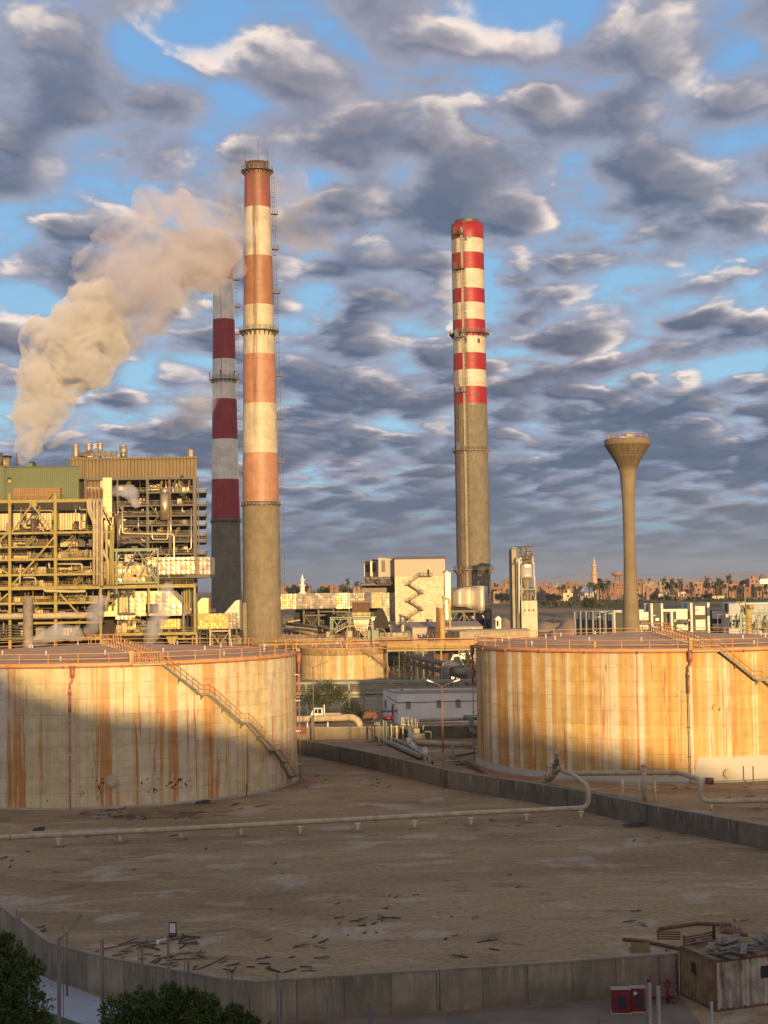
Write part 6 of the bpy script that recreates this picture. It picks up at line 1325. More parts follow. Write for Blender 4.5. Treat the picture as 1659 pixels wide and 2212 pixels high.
# quilted duct to the tall chimney
Zq=ZC(700,2200,800)
t=thing('flue_duct',(PX(445,1340,405),405,0),'low quilted metal duct running to the foot of the orange and cream chimney','duct')
quilt_rect(t,Zq,-60,452,125,578,403,6,9,5,M['alub'],.45); quilt_rect(t,Zq,125,450,412,577,404,6,13,5,M['alub'],.5)
s=MB(); s.prism([(PP(Zq,x,y,404.5).x,PP(Zq,x,y,404.5).z) for x,y in((380,448),(470,345),(503,335),(503,568),(412,572))],404.5,411); a=PP(Zq,412,568,404.4);b=PP(Zq,500,568,404.4);c=PP(Zq,412,440,404.4); s.quilt(a,(b.x-a.x,0,0),(0,0,c.z-a.z),3,5,.25,rq); s.build('duct_elbow',M['alud'],t)
s=MB(); s.prism([(PP(Zq,x,y,409).x,PP(Zq,x,y,409).z) for x,y in((130,445),(130,390),(195,322),(250,322),(250,445))],409,414); s.build('transition_hood',M['alub'],t)
rp(t,Zq,503,335,522,580,405,3,M['dsteel'],'expansion_joint'); front_rail(t,Zq,140,310,445,403.5,M['msteel'])
for x in(265,425): vb(t,Zq,x,575,800,402,.5,M['pipe'],zb=0)
hb(t,Zq,260,430,590,402,.4,M['pipe']); db(t,Zq,270,600,340,690,402,.25,M['pipe']); db(t,Zq,420,600,345,690,402,.25,M['pipe'])
rp(t,Zq,100,585,535,900,412,3,M['dclad'],'back_wall')
for x in(180,330,480): vb(t,Zq,x,575,900,408,.5,M['dsteel'],zb=0)
clutter(t,Zq,150,590,520,700,405,411,95,n_pipe=14,n_box=4,stair=False,boxm=[M['dsteel'],M['pipeg'],M['dclad']],pipem=[M['dsteel'],M['pipeg']])
# sage green clad building
SKEW[0]=-.215
YG=332
t=thing('clad_building',(PP(Zp,300,600,YG).x,YG,0),'sage green sheet-clad block above the yellow steel frame','building')
s=MB(); RB(s,*zrect(Zp,40,285,645,560),YG,22,0); s.build('cladding',M['gclad'],t)
s=MB(); RB(s,*zrect(Zp,-400,280,38,560),YG-2,24,0); s.build('cladding',M['gclad'],t)
s=MB(); RB(s,*zrect(Zp,-400,277,42,283),YG-2.3,24); RB(s,*zrect(Zp,38,282,648,288),YG-.3,23); s.build('roof_edge',M['dsteel'],t)
rp(t,Zp,60,375,92,402,YG-.1,.3,M['dark'],'window'); rp(t,Zp,66,390,90,415,YG-.35,.2,M['pipe'],'window_shutter')
rp(t,Zp,110,458,492,556,YG-1.5,2,M['rustclad'] if 'rustclad' in M else M['clad'],'rusty_screen')
front_rail(t,Zp,60,490,552,YG-4,M['ysteel']); front_rail(t,Zp,400,520,520,YG-4,M['ysteel']); db(t,Zp,390,545,435,490,YG-4,.3,M['ysteel'],'stair_flight')
s=MB(); s.prism([(PP(Zp,x,y,YG+4).x,PP(Zp,x,y,YG+4).z) for x,y in((195,286),(245,247),(265,247),(265,286))],YG+4,YG+8); s.build('roof_hatch',M['gclad'],t); hb(t,Zp,240,282,249,YG+4,.2,M['dark'],'hatch_lid')
t=thing('vent_stack',(PP(Zp,48,280,YG+5).x,YG+5,PP(Zp,48,280,YG+5).z),'short orange-tinted round stack with a flat black cap, on the green block','stack')
s=MB(); a=PP(Zp,47,282,YG+5); b=PP(Zp,47,220,YG+5); s.cyl((a.x,a.y,a.z-.5),(a.x,a.y,b.z),.86,.80,n=24); s.build('stack',M['bclad2'],t); s=MB(); s.cyl((a.x,a.y,b.z+.4),(a.x,a.y,b.z+.65),1.3,1.2,n=24)
for k in range(6): s.beam((a.x+math.cos(k)*1,a.y+math.sin(k)*1,b.z-.2),(a.x+math.cos(k)*1.5,a.y+math.sin(k)*1.5,b.z+.5),.1)
s.build('cap',M['dark'],t)
s=MB(); a=PP(Zp,8,280,YG+3); s.cyl(a,a+Vector((0,0,3)),.4,n=10); s.beam(a+Vector((-1,0,3)),a+Vector((1.2,0,3)),.2); tag(s.build('vent_pipe',M['dsteel']),'dark vent pipe at the far left on the green block roof','pipe')
s=MB(); a=PP(Zp,135,282,YG+6); s.cyl(a,a+Vector((0,0,3.1)),.14,n=6); tag(s.build('roof_rod',M['rust']),'rusty rod on the green block roof between stack and steam','rod')
# ------------------------------------------------ boiler house
SKEW[0]=-.135
YB=380
t=thing('boiler_house',(PP(Zp,1100,1200,YB).x,YB,0),'boiler house: tan corrugated crown over an open steel tower crammed with gold-lit pipework','plant')
s=MB(); RB(s,*zrect(Zp,697,222,1606,380),YB,34); s.build('crown_cladding',M['clad'],t)
s=MB(); RB(s,*zrect(Zp,572,226,697,385),YB+5,28); s.build('crown_cladding',M['clad'],t)
s=MB(); RB(s,*zrect(Zp,690,208,1610,224),YB-.5,35); RB(s,*zrect(Zp,568,210,692,228),YB+4.5,28); s.build('parapet',M['clad'],t)
s=MB(); RB(s,*zrect(Zp,688,208,701,385),YB-.3,.8); s.build('down_pipe',M['dsteel'],t)
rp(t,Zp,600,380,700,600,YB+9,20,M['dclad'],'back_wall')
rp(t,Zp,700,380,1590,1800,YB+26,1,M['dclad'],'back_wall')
rp(t,Zp,700,382,830,560,YB+1,1,M['clad'],'lower_cladding'); rp(t,Zp,820,385,860,560,YB+.4,.6,M['alud'],'lower_cladding')
for x,w_ in((700,.7),(960,.45),(1205,.7),(1385,.6),(1590,.9)): vb(t,Zp,x,380,1700,YB,w_,M['dsteel'],zb=0); vb(t,Zp,x,380,1700,YB+14,w_,M['dsteel'],zb=0)
lv=[495,602,687,765,850,900,1000,1200]
for y in lv:
    hb(t,Zp,960 if y>500 else 1205,1600,y,YB-.05,.42,M['dsteel']); hb(t,Zp,700,1600,y,YB+14,.4,M['dsteel'])
    s=MB(); a=PP(Zp,965,y,YB); b=PP(Zp,1595,y,YB); s.bx(a.x,b.x,YB+.4,YB+24,a.z-.08,a.z+.08); s.build('floor_deck',M['dsteel'],t)
    front_rail(t,Zp,960,1600,y-4,YB-.4,M['msteel'],step=2)
    if y<1100:
        s=MB(); a=PP(Zp,1590,y,YB); s.add([(a.x+q0+q1*-.14,YB+q1,a.z+q2) for q2 in(-.1,.15) for q0,q1 in((0,1),(3.2,1),(3.2,22),(0,22))],[(3,2,1,0),(4,5,6,7),(0,1,5,4),(1,2,6,5),(2,3,7,6),(3,0,4,7)]); ob=s.build('side_platform',M['dsteel'],t)
        s=MB(); straight_rail(s,(a.x+3.0,YB+1,a.z),(a.x+.1,YB+21,a.z),2,1.1,.06,.05); straight_rail(s,(a.x+.4,YB+1,a.z),(a.x+3.0,YB+1,a.z),1.5,1.1,.06,.05); s.build('rail',M['msteel'],ob)
vb(t,Zp,1618,390,1010,YB+1.5,.3,M['dsteel'])
hb(t,Zp,700,1625,383,YB-.1,.55,M['dsteel'])
for q in((1225,600,1300,690),(1370,600,1300,690),(1225,760,1300,690),(1030,850,1105,770),(1195,850,1105,770),(1010,920,1090,880),(1190,940,1090,880),(1010,855,1090,885),(1395,470,1440,390),(1225,480,1260,430)): db(t,Zp,*q,YB-.2,.35,M['dsteel'])
rq2=random.Random(12)
# gold-lit casing patches deep in the tower
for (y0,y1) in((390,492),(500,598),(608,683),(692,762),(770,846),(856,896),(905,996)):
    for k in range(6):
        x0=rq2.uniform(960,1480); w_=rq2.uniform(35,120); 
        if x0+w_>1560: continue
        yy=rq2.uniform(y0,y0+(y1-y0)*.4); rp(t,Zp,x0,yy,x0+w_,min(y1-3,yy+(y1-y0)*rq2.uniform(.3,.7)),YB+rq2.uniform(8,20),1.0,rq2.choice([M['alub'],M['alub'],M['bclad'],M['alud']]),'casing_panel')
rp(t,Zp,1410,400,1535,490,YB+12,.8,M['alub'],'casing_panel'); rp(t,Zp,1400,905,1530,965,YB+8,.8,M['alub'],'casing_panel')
s=MB(); c=PP(Zp,1445,918,YB+6); s.cyl(c,c+Vector((0,3,0)),1.5,n=20); s.build('round_opening',M['dark'],t)
sd_=300
for (x0,x1) in((965,1200),(1210,1385),(1390,1585)):
    for (y0,y1) in((390,492),(500,598),(608,683),(692,762),(770,846),(856,896),(905,996),(1010,1190)):
        sd_+=1
        clutter(t,Zp,x0,y0+3,x1,y1-2,YB+.8,YB+12,sd_,n_pipe=5,n_box=2,stair=(sd_%4==1),scale=1.3,boxm=[M['alub'],M['alud'],M['dsteel'],M['pipeg'],M['dclad']],pipem=[M['steelshine'],M['dsteel'],M['dsteel'],M['pipeg']])
clutter(t,Zp,705,565,955,900,YB+1,YB+10,401,n_pipe=22,n_box=8,stair=True,scale=1.3,boxm=[M['alub'],M['alud'],M['dsteel'],M['pipeg']],pipem=[M['steelshine'],M['dsteel'],M['pipeg']])
# shining vertical duct at the left and round vessel
s=MB(); 
a=PP(Zp,880,378,YB-1.5); b=PP(Zp,882,700,YB-1.5); s.box(((a.x+b.x)/2,YB-1.5,(a.z+b.z)/2),(2.2,1.6,a.z-b.z)); s.build('shining_riser',M['alub'],t)
for i in range(7): hb(t,Zp,862,900,390+i*45,YB-2.4,.12,M['alud'],'riser_band')
s=MB(); a=PP(Zp,1345,505,YB-1); b=PP(Zp,1345,720,YB-1); s.cyl((a.x,YB-1,a.z),(a.x,YB-1,b.z),1.25,n=18); s.cyl((a.x,YB-1,a.z),(a.x,YB-1,a.z+1.6),1.25,.3,n=18); s.build('round_vessel',M['steelshine'],t)
# white pipes down the face
for pts,r in (([(1000,610),(1000,830),(1420,838),(1422,1100),(1438,1100),(1440,1245)],.28),([(1560,625),(1562,960),(1380,965)],.2),([(1240,770),(1242,880),(1370,880),(1372,720)],.2),([(1565,1010),(1565,1075),(1432,1085),(1430,1240)],.18),([(1130,690),(1130,840)],.18),([(1395,590),(1395,1010)],.2),([(975,700),(975,940)],.2),([(985,700),(985,860)],.14),([(965,615),(965,700)],.14)): pipe_px(t,Zp,pts,YB-1.2,r,M['steelshine'] if r<.28 else M['alu'],bendr=.7)
# roof plant
for (x,y0,y1,r,lab) in((620,105,205,.8,'dim grey stack wrapped in frames, leftmost on the boiler house roof'),(725,98,150,.68,'squat dark silencer left of the thin cross bars on the boiler house roof'),(818,92,150,.73,'grey silencer on a bright neck, in the middle of the boiler house roof'),(1006,112,168,.98,'large bright drum silencer standing right of the pipe frames on the roof')):
    a=PP(Zp,x,y0,YB+8); b=PP(Zp,x,y1,YB+8); g_=PP(Zp,x,212,YB+8); tt=thing('roof_silencer',(a.x,YB+8,g_.z),lab,'silencer')
    s=MB(); s.lathe((a.x,YB+8,0),[(r*.5,b.z-.5),(r*.92,b.z),(r,b.z+.4),(r,a.z-.3),(r*1.06,a.z-.25),(r*1.06,a.z),(r*.8,a.z)],24); s.build('drum',M['alud'],tt)
    s=MB(); s.cyl((a.x,YB+8,g_.z),(a.x,YB+8,b.z),r*.5,n=16); s.build('neck',M['steelshine'],tt)
    if x in(725,1006,620):
        s=MB()
        for k in range(4): an=.785+k*1.571; p=Vector((a.x+r*.95*math.cos(an),YB+8+r*.95*math.sin(an),g_.z)); s.beam(p,p+Vector((0,0,b.z-g_.z+.3)),.2)
        s.build('support_legs',M['dsteel'],tt)
tt=thing('roof_pipework',(PP(Zp,780,212,YB+4).x,YB+4,PP(Zp,780,212,YB+4).z),'rows of pipes and frames along the left part of the boiler house roof','pipework')
for y in(168,176,186,196): pipe_px(tt,Zp,[(700 if y<180 else 640,y),(958,y)],YB+5,.2,M['pipeg'])
for x in(585,600,640,700,760,800,850,862,920,950): vb(tt,Zp,x,155 if x not in(585,600) else 110,210,YB+5,.2,M['dsteel'],'stanchion')
front_rail(tt,Zp,640,1000,195,YB+3,M['dsteel'],1.3)
rp(tt,Zp,640,165,700,200,YB+6,3,M['dsteel'],'fan_box'); rp(tt,Zp,700,150,745,180,YB+5,3,M['dsteel'],'fan_box'); rp(tt,Zp,715,198,755,208,YB+2,1,M['bclad'],'lit_cover')
for k in range(3): db(tt,Zp,762,108+k*14,790,96+k*14,YB+7,.25,M['signalw'],'cross_bar')
tt=thing('roof_railing',(PP(Zp,1300,210,YB+1).x,YB+1,PP(Zp,1300,210,YB+1).z),'thin railing and small frame along the right part of the boiler house roof','railing')
a=PP(Zp,1040,210,YB+1); b=PP(Zp,1530,210,YB+1); s=MB(); straight_rail(s,a,Vector((b.x,b.y,a.z)),6,2.0,.06,.05,(1.95,)); s.build('rail',M['dsteel'],tt)
for x in(1530,1560): vb(tt,Zp,x,150 if x==1530 else 148,212,YB+1,.2 if x==1530 else .9,M['dsteel'] if x==1530 else M['pipe'],'stanchion')
hb(tt,Zp,1528,1562,150,YB+1,.2,M['dsteel'],'stanchion'); hb(tt,Zp,1528,1562,172,YB+1,.15,M['dsteel'],'stanchion')
SKEW[0]=0
# ================================================================ CENTRE
Zm=ZC(1400,2100,800)
YC=450
t=thing('scrubber_building',(PP(Zm,520,770,YC).x,YC,0),'tall silvery building with zigzag stairs on its panelled face, left of the banded chimney','building')
s=MB(); RB(s,*zrect(Zm,318,210,731,350),YC,20); s.build('upper_cladding',M['wclad'],t)
a=PP(Zm,318,210,YC);b=PP(Zm,731,207,YC); zt_=(a.z+b.z)/2; zr_=PP(Zm,500,185,YC).z
s=MB(); s.add([(a.x-.3,YC-.4,zt_+.02),(b.x+.3,YC-.4,zt_+.02),(b.x+.3,YC+10,zt_+1.0),(a.x-.3,YC+10,zt_+1.0),(b.x+.3,YC+20.4,zt_+.02),(a.x-.3,YC+20.4,zt_+.02)],[(0,1,2,3),(3,2,4,5),(0,3,5),(1,4,2)]); s.build('roof',M['roofg'],t)
quilt_rect(t,Zm,328,350,724,900,YC+.1,18,22,26,M['alue'] if 'alue' in M else M['alu'],.10,'panelled_face')
# receding left side
xl=PP(Zm,318,350,YC).x
s=MB(); zb_=PP(Zm,318,345,YC).z; zt2=zt_
# side wall of the upper part and three saw-tooth fan bays going back-left
for i,(x0,x1,yt) in enumerate(((185,318,195),(120,190,215),(70,125,228))):
    Yq=YC+6+i*9; A=PP(Zm,x0,yt,Yq); B=PP(Zm,x1,yt+(15 if i==0 else 8),Yq); z0=PP(Zm,x0,355,Yq).z
    w_=MB(); w_.prism([(A.x,z0),(A.x,A.z),(B.x,B.z),(B.x,z0)],Yq,Yq+8); w_.build('fan_bay',M['wclad'] if i==0 else M['alud'],t)
    w_=MB(); w_.beam((A.x-.6,Yq+3.8,A.z+.15),(B.x+.3,Yq+3.8,B.z+.15),8.6,.15); w_.build('bay_roof',M['roofg'],t)
    w_=MB(); xx=A.x+(B.x-A.x)*.2; w_.bx(xx,xx+1.1,Yq-.15,Yq+.1,z0+1.5,A.z-1.0); w_.build('louvre',M['dsteel'],t)
rp(t,Zm,75,355,322,420,YC+6,22,M['dsteel'],'service_gallery'); front_rail(t,Zm,45,320,412,YC+5,M['dsteel'],1.4); hb(t,Zm,45,325,418,YC+5,.5,M['dsteel'])
clutter(t,Zm,75,350,318,415,YC+3,YC+5.5,501,n_pipe=16,n_box=4,stair=False,boxm=[M['dsteel']],pipem=[M['dsteel'],M['msteel']])
rp(t,Zm,55,418,325,500,YC+12,20,M['roofg'],'lower_roof')
quilt_rect(t,Zm,222,486,326,720,YC+8,14,6,10,M['alud'],.10,'side_casing')
# zig-zag stairs
def flight(x0,y0,x1,y1):
    a=PP(Zm,x0,y0,YC-1.6);b=PP(Zm,x1,y1,YC-1.6); s=MB()
    s.beam(a,b,1.2,.28)
    for k in range(9): q=a.lerp(b,k/8); s.beam(q,q+Vector((0,0,1.1)),.06)
    s.beam(a+Vector((0,0,1.1)),b+Vector((0,0,1.1)),.08); s.beam(a+Vector((0,0,.6)),b+Vector((0,0,.6)),.06)
    s.build('stair_flight',M['dsteel'],t)
for q in((435,415,530,345),(435,418,540,487),(540,490,435,555),(435,555,540,622),(540,625,435,690),(435,700,345,770)): flight(*q)
for (x0,x1,y) in((520,625,350),(410,450,420),(515,558,490),(412,452,557),(520,560,628),(425,455,695)):
    a=PP(Zm,x0,y,YC-1);b=PP(Zm,x1,y,YC-1); s=MB(); s.bx(a.x,b.x,YC-2.2,YC-.05,a.z-.12,a.z+.12); straight_rail(s,(a.x,YC-2.2,a.z),(b.x,YC-2.2,a.z),1.2,1.2,.05,.045); s.build('stair_landing',M['dsteel'],t)
rp(t,Zm,586,295,602,345,YC-.15,.3,M['dark'],'door'); db(t,Zm,578,265,594,285,YC-.3,.25,M['signalw'],'strip_lamp')
for q in((533,408,546,425),(533,545,546,562),(435,615,450,635)): db(t,Zm,*q,YC-.4,.22,M['signalw'],'strip_lamp')
vb(t,Zm,731,320,800,YC+.5,1.3,M['alud'],'corner_duct'); vb(t,Zm,750,320,780,YC-1,1.6,M['alu'],'corner_duct')
s=MB(); q=PP(Zm,745,318,YC-1); s.cyl(q,q+Vector((0,0,.8)),1.2,.2,n=12); s.build('duct_cap',M['alud'],t)
# long quilted duct to the left
t=thing('flue_duct',(PX(700,1350,446),446,0),'long silver quilted duct between the tall chimney and the zigzag-stair building','duct')
y0,y1=278,410
YD=444
quilt_rect(t,Zq,835,288,962,y1+2,YD,7,8,6,M['alub'],.28,tiltx=-2.0); quilt_rect(t,Zq,962,285,1292,y1+1,YD-2,8,16,6,M['alud'],.22,tiltx=3.5); quilt_rect(t,Zq,1292,280,1400,y1,YD+1.5,7,6,6,M['alub'],.28,tiltx=-2.2); quilt_rect(t,Zq,1400,280,1535,y1-3,YD,8,7,6,M['alud'],.22,tiltx=2.5)  # bright and grey cladding colours stand in for lit and shaded duct sections
Zm2=Zm
quilt_rect(t,Zm,-10,486,80,612,YD+2.5,8,5,6,M['alud'],.22,tiltx=1); quilt_rect(t,Zm,80,485,132,612,YD+1,8,3,6,M['alud'],.2,tiltx=-3); quilt_rect(t,Zm,130,484,218,612,YD-2,8,5,6,M['alub'],.22)
# dark hopper beneath + black interior block
s=MB(); s.prism([(PP(Zm,x,y,YC+7).x,PP(Zm,x,y,YC+7).z) for x,y in((110,612),(222,612),(262,700),(300,900),(110,900))],YC+4,YC+14); s.build('dark_hopper',M['dclad'],t)
rp(t,Zq,960,410,1659,650,YD+9,3,M['dclad'],'back_wall')
for x in(1030,1150,1270,1400,1530): vb(t,Zq,x,412,800,YD+3,.5,M['dsteel'],zb=0,name='leg')
for q in((1035,460,1090,540),(1150,460,1095,540),(1350,480,1385,430),(1420,480,1385,430)): db(t,Zq,*q,YD+2,.35,M['dsteel'])
hb(t,Zq,1025,1260,462,YD+2,.4,M['dsteel']); clutter(t,Zq,1030,420,1400,600,YD+3,YD+8,503,n_pipe=18,n_box=6,stair=True,boxm=[M['dsteel'],M['dclad'],M['pipeg'],M['concd']],pipem=[M['dsteel'],M['pipeg']],scale=1.3)
# pipes dipping from the left chimney
t=thing('pipe_rack',(PX(650,1370,430),430,0),'dark sloping bundles of pipes beside the foot of the tall chimney','pipe rack')
for i,(q0_,q1_) in enumerate((((870,545),(1180,590)),((880,560),(1180,602)),((880,575),(1100,610)),((890,530),(1250,575)),((960,530),(1300,580)))):
    a=PP(Zq,*q0_,436-i); b=PP(Zq,*q1_,420-i); s=MB(); s.tube([a,b],.42,8); s.build('pipe',M['dsteel'] if i%2 else M['pipeg'],t)
for k in range(26):
    f=k/26; a=PP(Zq,880+f*290,560+f*42,434-14*f); s=MB(); s.beam(a+Vector((0,0,-1.0)),a+Vector((0,0,.8)),.18); s.build('hanger',M['pipe'],t)
for q in((900,515,1000,500),(905,530,985,548)): s=MB(); s.beam(PP(Zq,q[0],q[1],437),PP(Zq,q[2],q[3],437),1.4,.3); s.build('lit_cover',M['bclad'],t)
t=thing('annex_roof',(PX(665,1345,460),460,0),'low grey-roofed annex behind the sloping pipes','building'); s=MB(); RB(s,*zrect(Zq,862,478,1065,560),455,10,0); s.build('wall',M['concd'],t); s=MB(); a,b,c,d=rect(*zrect(Zq,862,470,1065,480),454.5); s.add([(a,454.5,c),(b,454.5,c),(b,466,d+.8),(a,466,d+.8)],[(0,1,2,3)]); s.build('roof',M['roofg'],t)
# rusty tower with metal hopper
YT=402
t=thing('filter_tower',(PP(Zq,1490,600,YT).x,YT,0),'rust-brown boxed filter with a quilted metal hopper on green-grey legs','filter')
rp(t,Zq,1422,355,1562,440,YT,6,M['rust'],'filter_box'); s=MB(); q=rect(*zrect(Zq,1412,347,1566,357),YT-.4); s.bx(q[0],q[1],YT-.5,YT+7,q[2],q[3]); s.build('lid',M['roofg'],t)
quilt_rect(t,Zq,1418,440,1572,468,YT-.2,6,6,1,M['alub'],.4); s=MB(); s.prism([(PP(Zq,x,y,YT+.5).x,PP(Zq,x,y,YT+.5).z) for x,y in((1425,468),(1570,468),(1545,600),(1455,600))],YT+.5,YT+5); s.build('hopper_cone',M['alud'],t)
for x in(1248,1262,1410,1585): vb(t,Zq,x,478,700,YT-1,.35,M['gsteel'],zb=0,name='leg')
hb(t,Zq,1242,1620,478,YT-1,.3,M['gsteel']); hb(t,Zq,1242,1600,492,YT-1,.2,M['gsteel']); front_rail(t,Zq,1300,1600,474,YT-1.2,M['gsteel'])
for q in((1262,490,1310,550),(1340,490,1290,560),(1410,520,1350,470)): db(t,Zq,*q,YT-1,.3,M['gsteel'])
s=MB(); q=PP(Zq,1596,500,YT-2); s.cyl(q,q+Vector((0,0,.5)),.3,n=10); lamp=s.build('amber_lamp',mat('amber_lamp',(1,.5,.2),.5,var=0,bump=0,emis=(1,.42,.12,9)),t)
t=thing('service_bridge',(PP(Zq,1450,600,395).x,395,0),'cream pipe-railed service bridge in front of the filter hopper','bridge')
for (x0,y0_,x1,y1_) in((1285,605,1380,550),(1380,550,1600,548),(1460,555,1530,640),(1480,555,1545,630)):
    a=PP(Zq,x0,y0_,393);b=PP(Zq,x1,y1_,393); s=MB(); s.beam(a,b,.5,.25); s.beam(a+Vector((0,0,1.1)),b+Vector((0,0,1.1)),.12); s.beam(a+Vector((0,0,.6)),b+Vector((0,0,.6)),.1)
    for k in range(6): q=a.lerp(b,k/5); s.beam(q,q+Vector((0,0,1.1)),.1)
    s.build('walkway',M['pipe'],t)
vb(t,Zq,1596,548,700,393,.3,M['gsteel'],zb=0); vb(t,Zq,1385,560,700,393,.3,M['gsteel'],zb=0)
rp(t,Zq,1550,585,1640,660,396,4,M['gsteel'],'transformer_box'); rp(t,Zq,1370,590,1425,640,394,2,M['pipe'],'cabinet'); rp(t,Zq,1215,595,1240,640,394,2,M['pipe'],'cabinet')
s=MB(); s.prism([(PP(Zq,x,y,394).x,PP(Zq,x,y,394).z) for x,y in((1490,570),(1530,570),(1515,610),(1505,610))],394,396); s.build('feed_cone',M['alud'],t)
# curved silver duct before the banded chimney
YE=462
t=thing('flue_duct',(PP(Zm,920,640,YE).x,YE,0),'curved silver duct on dark legs, in front of the banded chimney','duct')
def curved(x0,x1,ytop0,ytop1,ybot0,ybot1,bulge,m_,n=12):
    s=MB(); vs=[]; a=PP(Zm,x0,500,YE).x; b=PP(Zm,x1,500,YE).x
    for i in range(n+1):
        f=i/n; x=a+(b-a)*f; y=YE-bulge*math.sin(math.pi*f); zt_=PP(Zm,x0+(x1-x0)*f,ytop0+(ytop1-ytop0)*f,YE).z; zb_=PP(Zm,x0+(x1-x0)*f,ybot0+(ybot1-ybot0)*f,YE).z
        for k in range(5): vs.append((x,y,zb_+(zt_-zb_)*k/4))
        vs.append((x,YE+7,zt_)); vs.append((x,YE+7,zb_))
    fs=[(i*7+k,(i+1)*7+k,(i+1)*7+(k+1)%7,i*7+(k+1)%7) for i in range(n) for k in range(7)]
    s.add(vs,fs,True); s.build('duct_section',m_,t)
M['alus']=mat('silver_sheet',(.62,.57,.48),.45,.35,var=.1,scale=.6,bump=.25,bscale=1.5)
curved(792,900,470,440,598,600,2.2,M['alus']); curved(900,968,440,430,600,632,-1.2,M['alus']); curved(968,1080,428,430,634,630,2.4,M['alus'])
s=MB(); A=PP(Zm,775,470,YE+1); s.add([PP(Zm,768,478,YE+3),PP(Zm,800,465,YE),PP(Zm,960,428,YE),PP(Zm,860,432,YE+8)],[(0,1,2,3)]); s.build('duct_roof',M['roofg'],t)
quilt_rect(t,Zm,763,460,794,640,YE+2,6,2,8,M['alud'],.1,tiltx=-1.5)
s=MB(); s.prism([(PP(Zm,x,y,YE+.6).x,PP(Zm,x,y,YE+.6).z) for x,y in((780,600),(905,600),(945,634),(770,634))],YE+.6,YE+6); s.build('black_hopper',M['dark'],t)
hb(t,Zm,770,1112,636,YE-.3,.7,M['dsteel'])
for x in(778,885,970,1058,1105): vb(t,Zm,x,636,800,YE-.2,.5,M['dsteel'],zb=0,name='leg'); vb(t,Zm,x,636,800,YE+6,.5,M['dsteel'],zb=0,name='leg')
for q in((780,720,830,650),(885,650,840,720),(890,660,950,730),(1058,650,1090,740),(900,720,870,650)): db(t,Zm,*q,YE-.3,.35,M['dsteel'])
front_rail(t,Zm,775,1010,740,YE-1,M['dsteel'],1.4)
for q in((776,680,784,702),(956,676,964,698),(1036,668,1048,690)): db(t,Zm,*q,YE-.8,.3,M['signalw'],'strip_lamp')
rp(t,Zm,775,700,1110,900,YE+9,2,M['dclad'],'back_wall')
for i in range(7): hb(t,Zm,1082,1110,640-26*i,YE-1,.2,M['dsteel'],'ladder_rung')
# yellow standpipe and low white halls
YL=408
t=thing('low_hall',(PP(Zm,700,850,YL).x,YL,0),'long low cream hall with a grey roof, below the zigzag stairs','building')
s=MB(); RB(s,*zrect(Zm,465,765,1040,860),YL,12,0); s.build('wall',M['wclad'],t); a=PP(Zm,412,765,YL+10); b=PP(Zm,465,762,YL)
s=MB(); s.add([(a.x,a.y,0),(b.x,b.y,0),(b.x,b.y,b.z),((a.x+b.x)/2,(a.y+b.y)/2,b.z+1.0),(a.x,a.y,b.z)],[(0,1,2,3,4)]); s.build('gable',M['white'],t)
a,b,c,d=rect(*zrect(Zm,455,745,1045,768),YL-.3); s=MB(); s.add([(a,YL-.4,c),(b,YL-.4,c),(b-1,YL+11,d+.6),(a-3.6,YL+11,d+.6)],[(0,1,2,3)]); s.add([(a,YL-.4,c),(b,YL-.4,c),(b,YL-.4,c+.25),(a,YL-.4,c+.25)],[(0,1,2,3)]); s.build('roof',M['roofg'],t)
rp(t,Zm,474,826,522,860,YL-.2,.5,M['pipe'],'door'); 
for (x0,y0_,x1,y1_) in((430,705,475,750),(575,702,630,745),(735,705,783,742)): rp(t,Zm,x0,y0_,x1,y1_,YL+14,3,M['pipeg'],'roof_unit')
db(t,Zm,940,768,965,782,YL-.6,.35,M['signalw'],'strip_lamp')
t=thing('standpipe',(PP(Zm,703,845,398).x,398,0),'tall mustard yellow cylinder with a dark ladder side, before the low hall','tank')
s=MB(); a=PP(Zm,705,612,398); s.cyl((a.x,398,0),(a.x,398,a.z),.78,n=24); s.build('cylinder',mat('mustard_paint',(.50,.33,.10),.6,var=.15,streak=.2),t)
s=MB(); b=PP(Zm,668,605,398); s.box((b.x,398.4,b.z/2),(.8,1.0,b.z)); s.build('ladder_casing',M['rust'],t)
s=MB(); q=PP(Zm,722,600,398); s.tube(bend([(q.x,397.5,q.z-2),(q.x,397.5,q.z+2.2),(q.x+1.4,397.5,q.z+2.2),(q.x+1.6,397.5,4)],.6,4),.35,8); s.cyl((q.x,397.5,q.z+2.2),(q.x,397.5,q.z+2.9),.5,n=8); s.build('side_pipe',M['pipe'],t)
front_rail(t,Zm,658,724,606,396,M['dsteel'],.9)
t=thing('scrap_pile',(PP(Zm,610,845,397).x,397,0),'heap of rusty machinery in front of the low hall','scrap'); clutter(t,Zm,560,800,690,850,397,399,601,n_pipe=14,n_box=5,stair=False,boxm=[M['rust'],M['pipeg'],M['dsteel']],pipem=[M['rust'],M['dsteel']])
YK=392
t=thing('concrete_shed',(PP(Zm,900,850,YK).x,YK,0),'flat-roofed pale concrete block with a dark end wall, left of the right tank','building')
s=MB(); RB(s,*zrect(Zm,850,798,1420,860),YK,9,0); s.build('wall',M['concp'],t); a=PP(Zm,745,798,YK+5); b=PP(Zm,850,800,YK)
s=MB(); s.add([(a.x,a.y,0),(b.x,b.y,0),(b.x,b.y,b.z),(a.x,a.y,b.z)],[(0,1,2,3)]); s.build('end_wall',M['concd'],t)
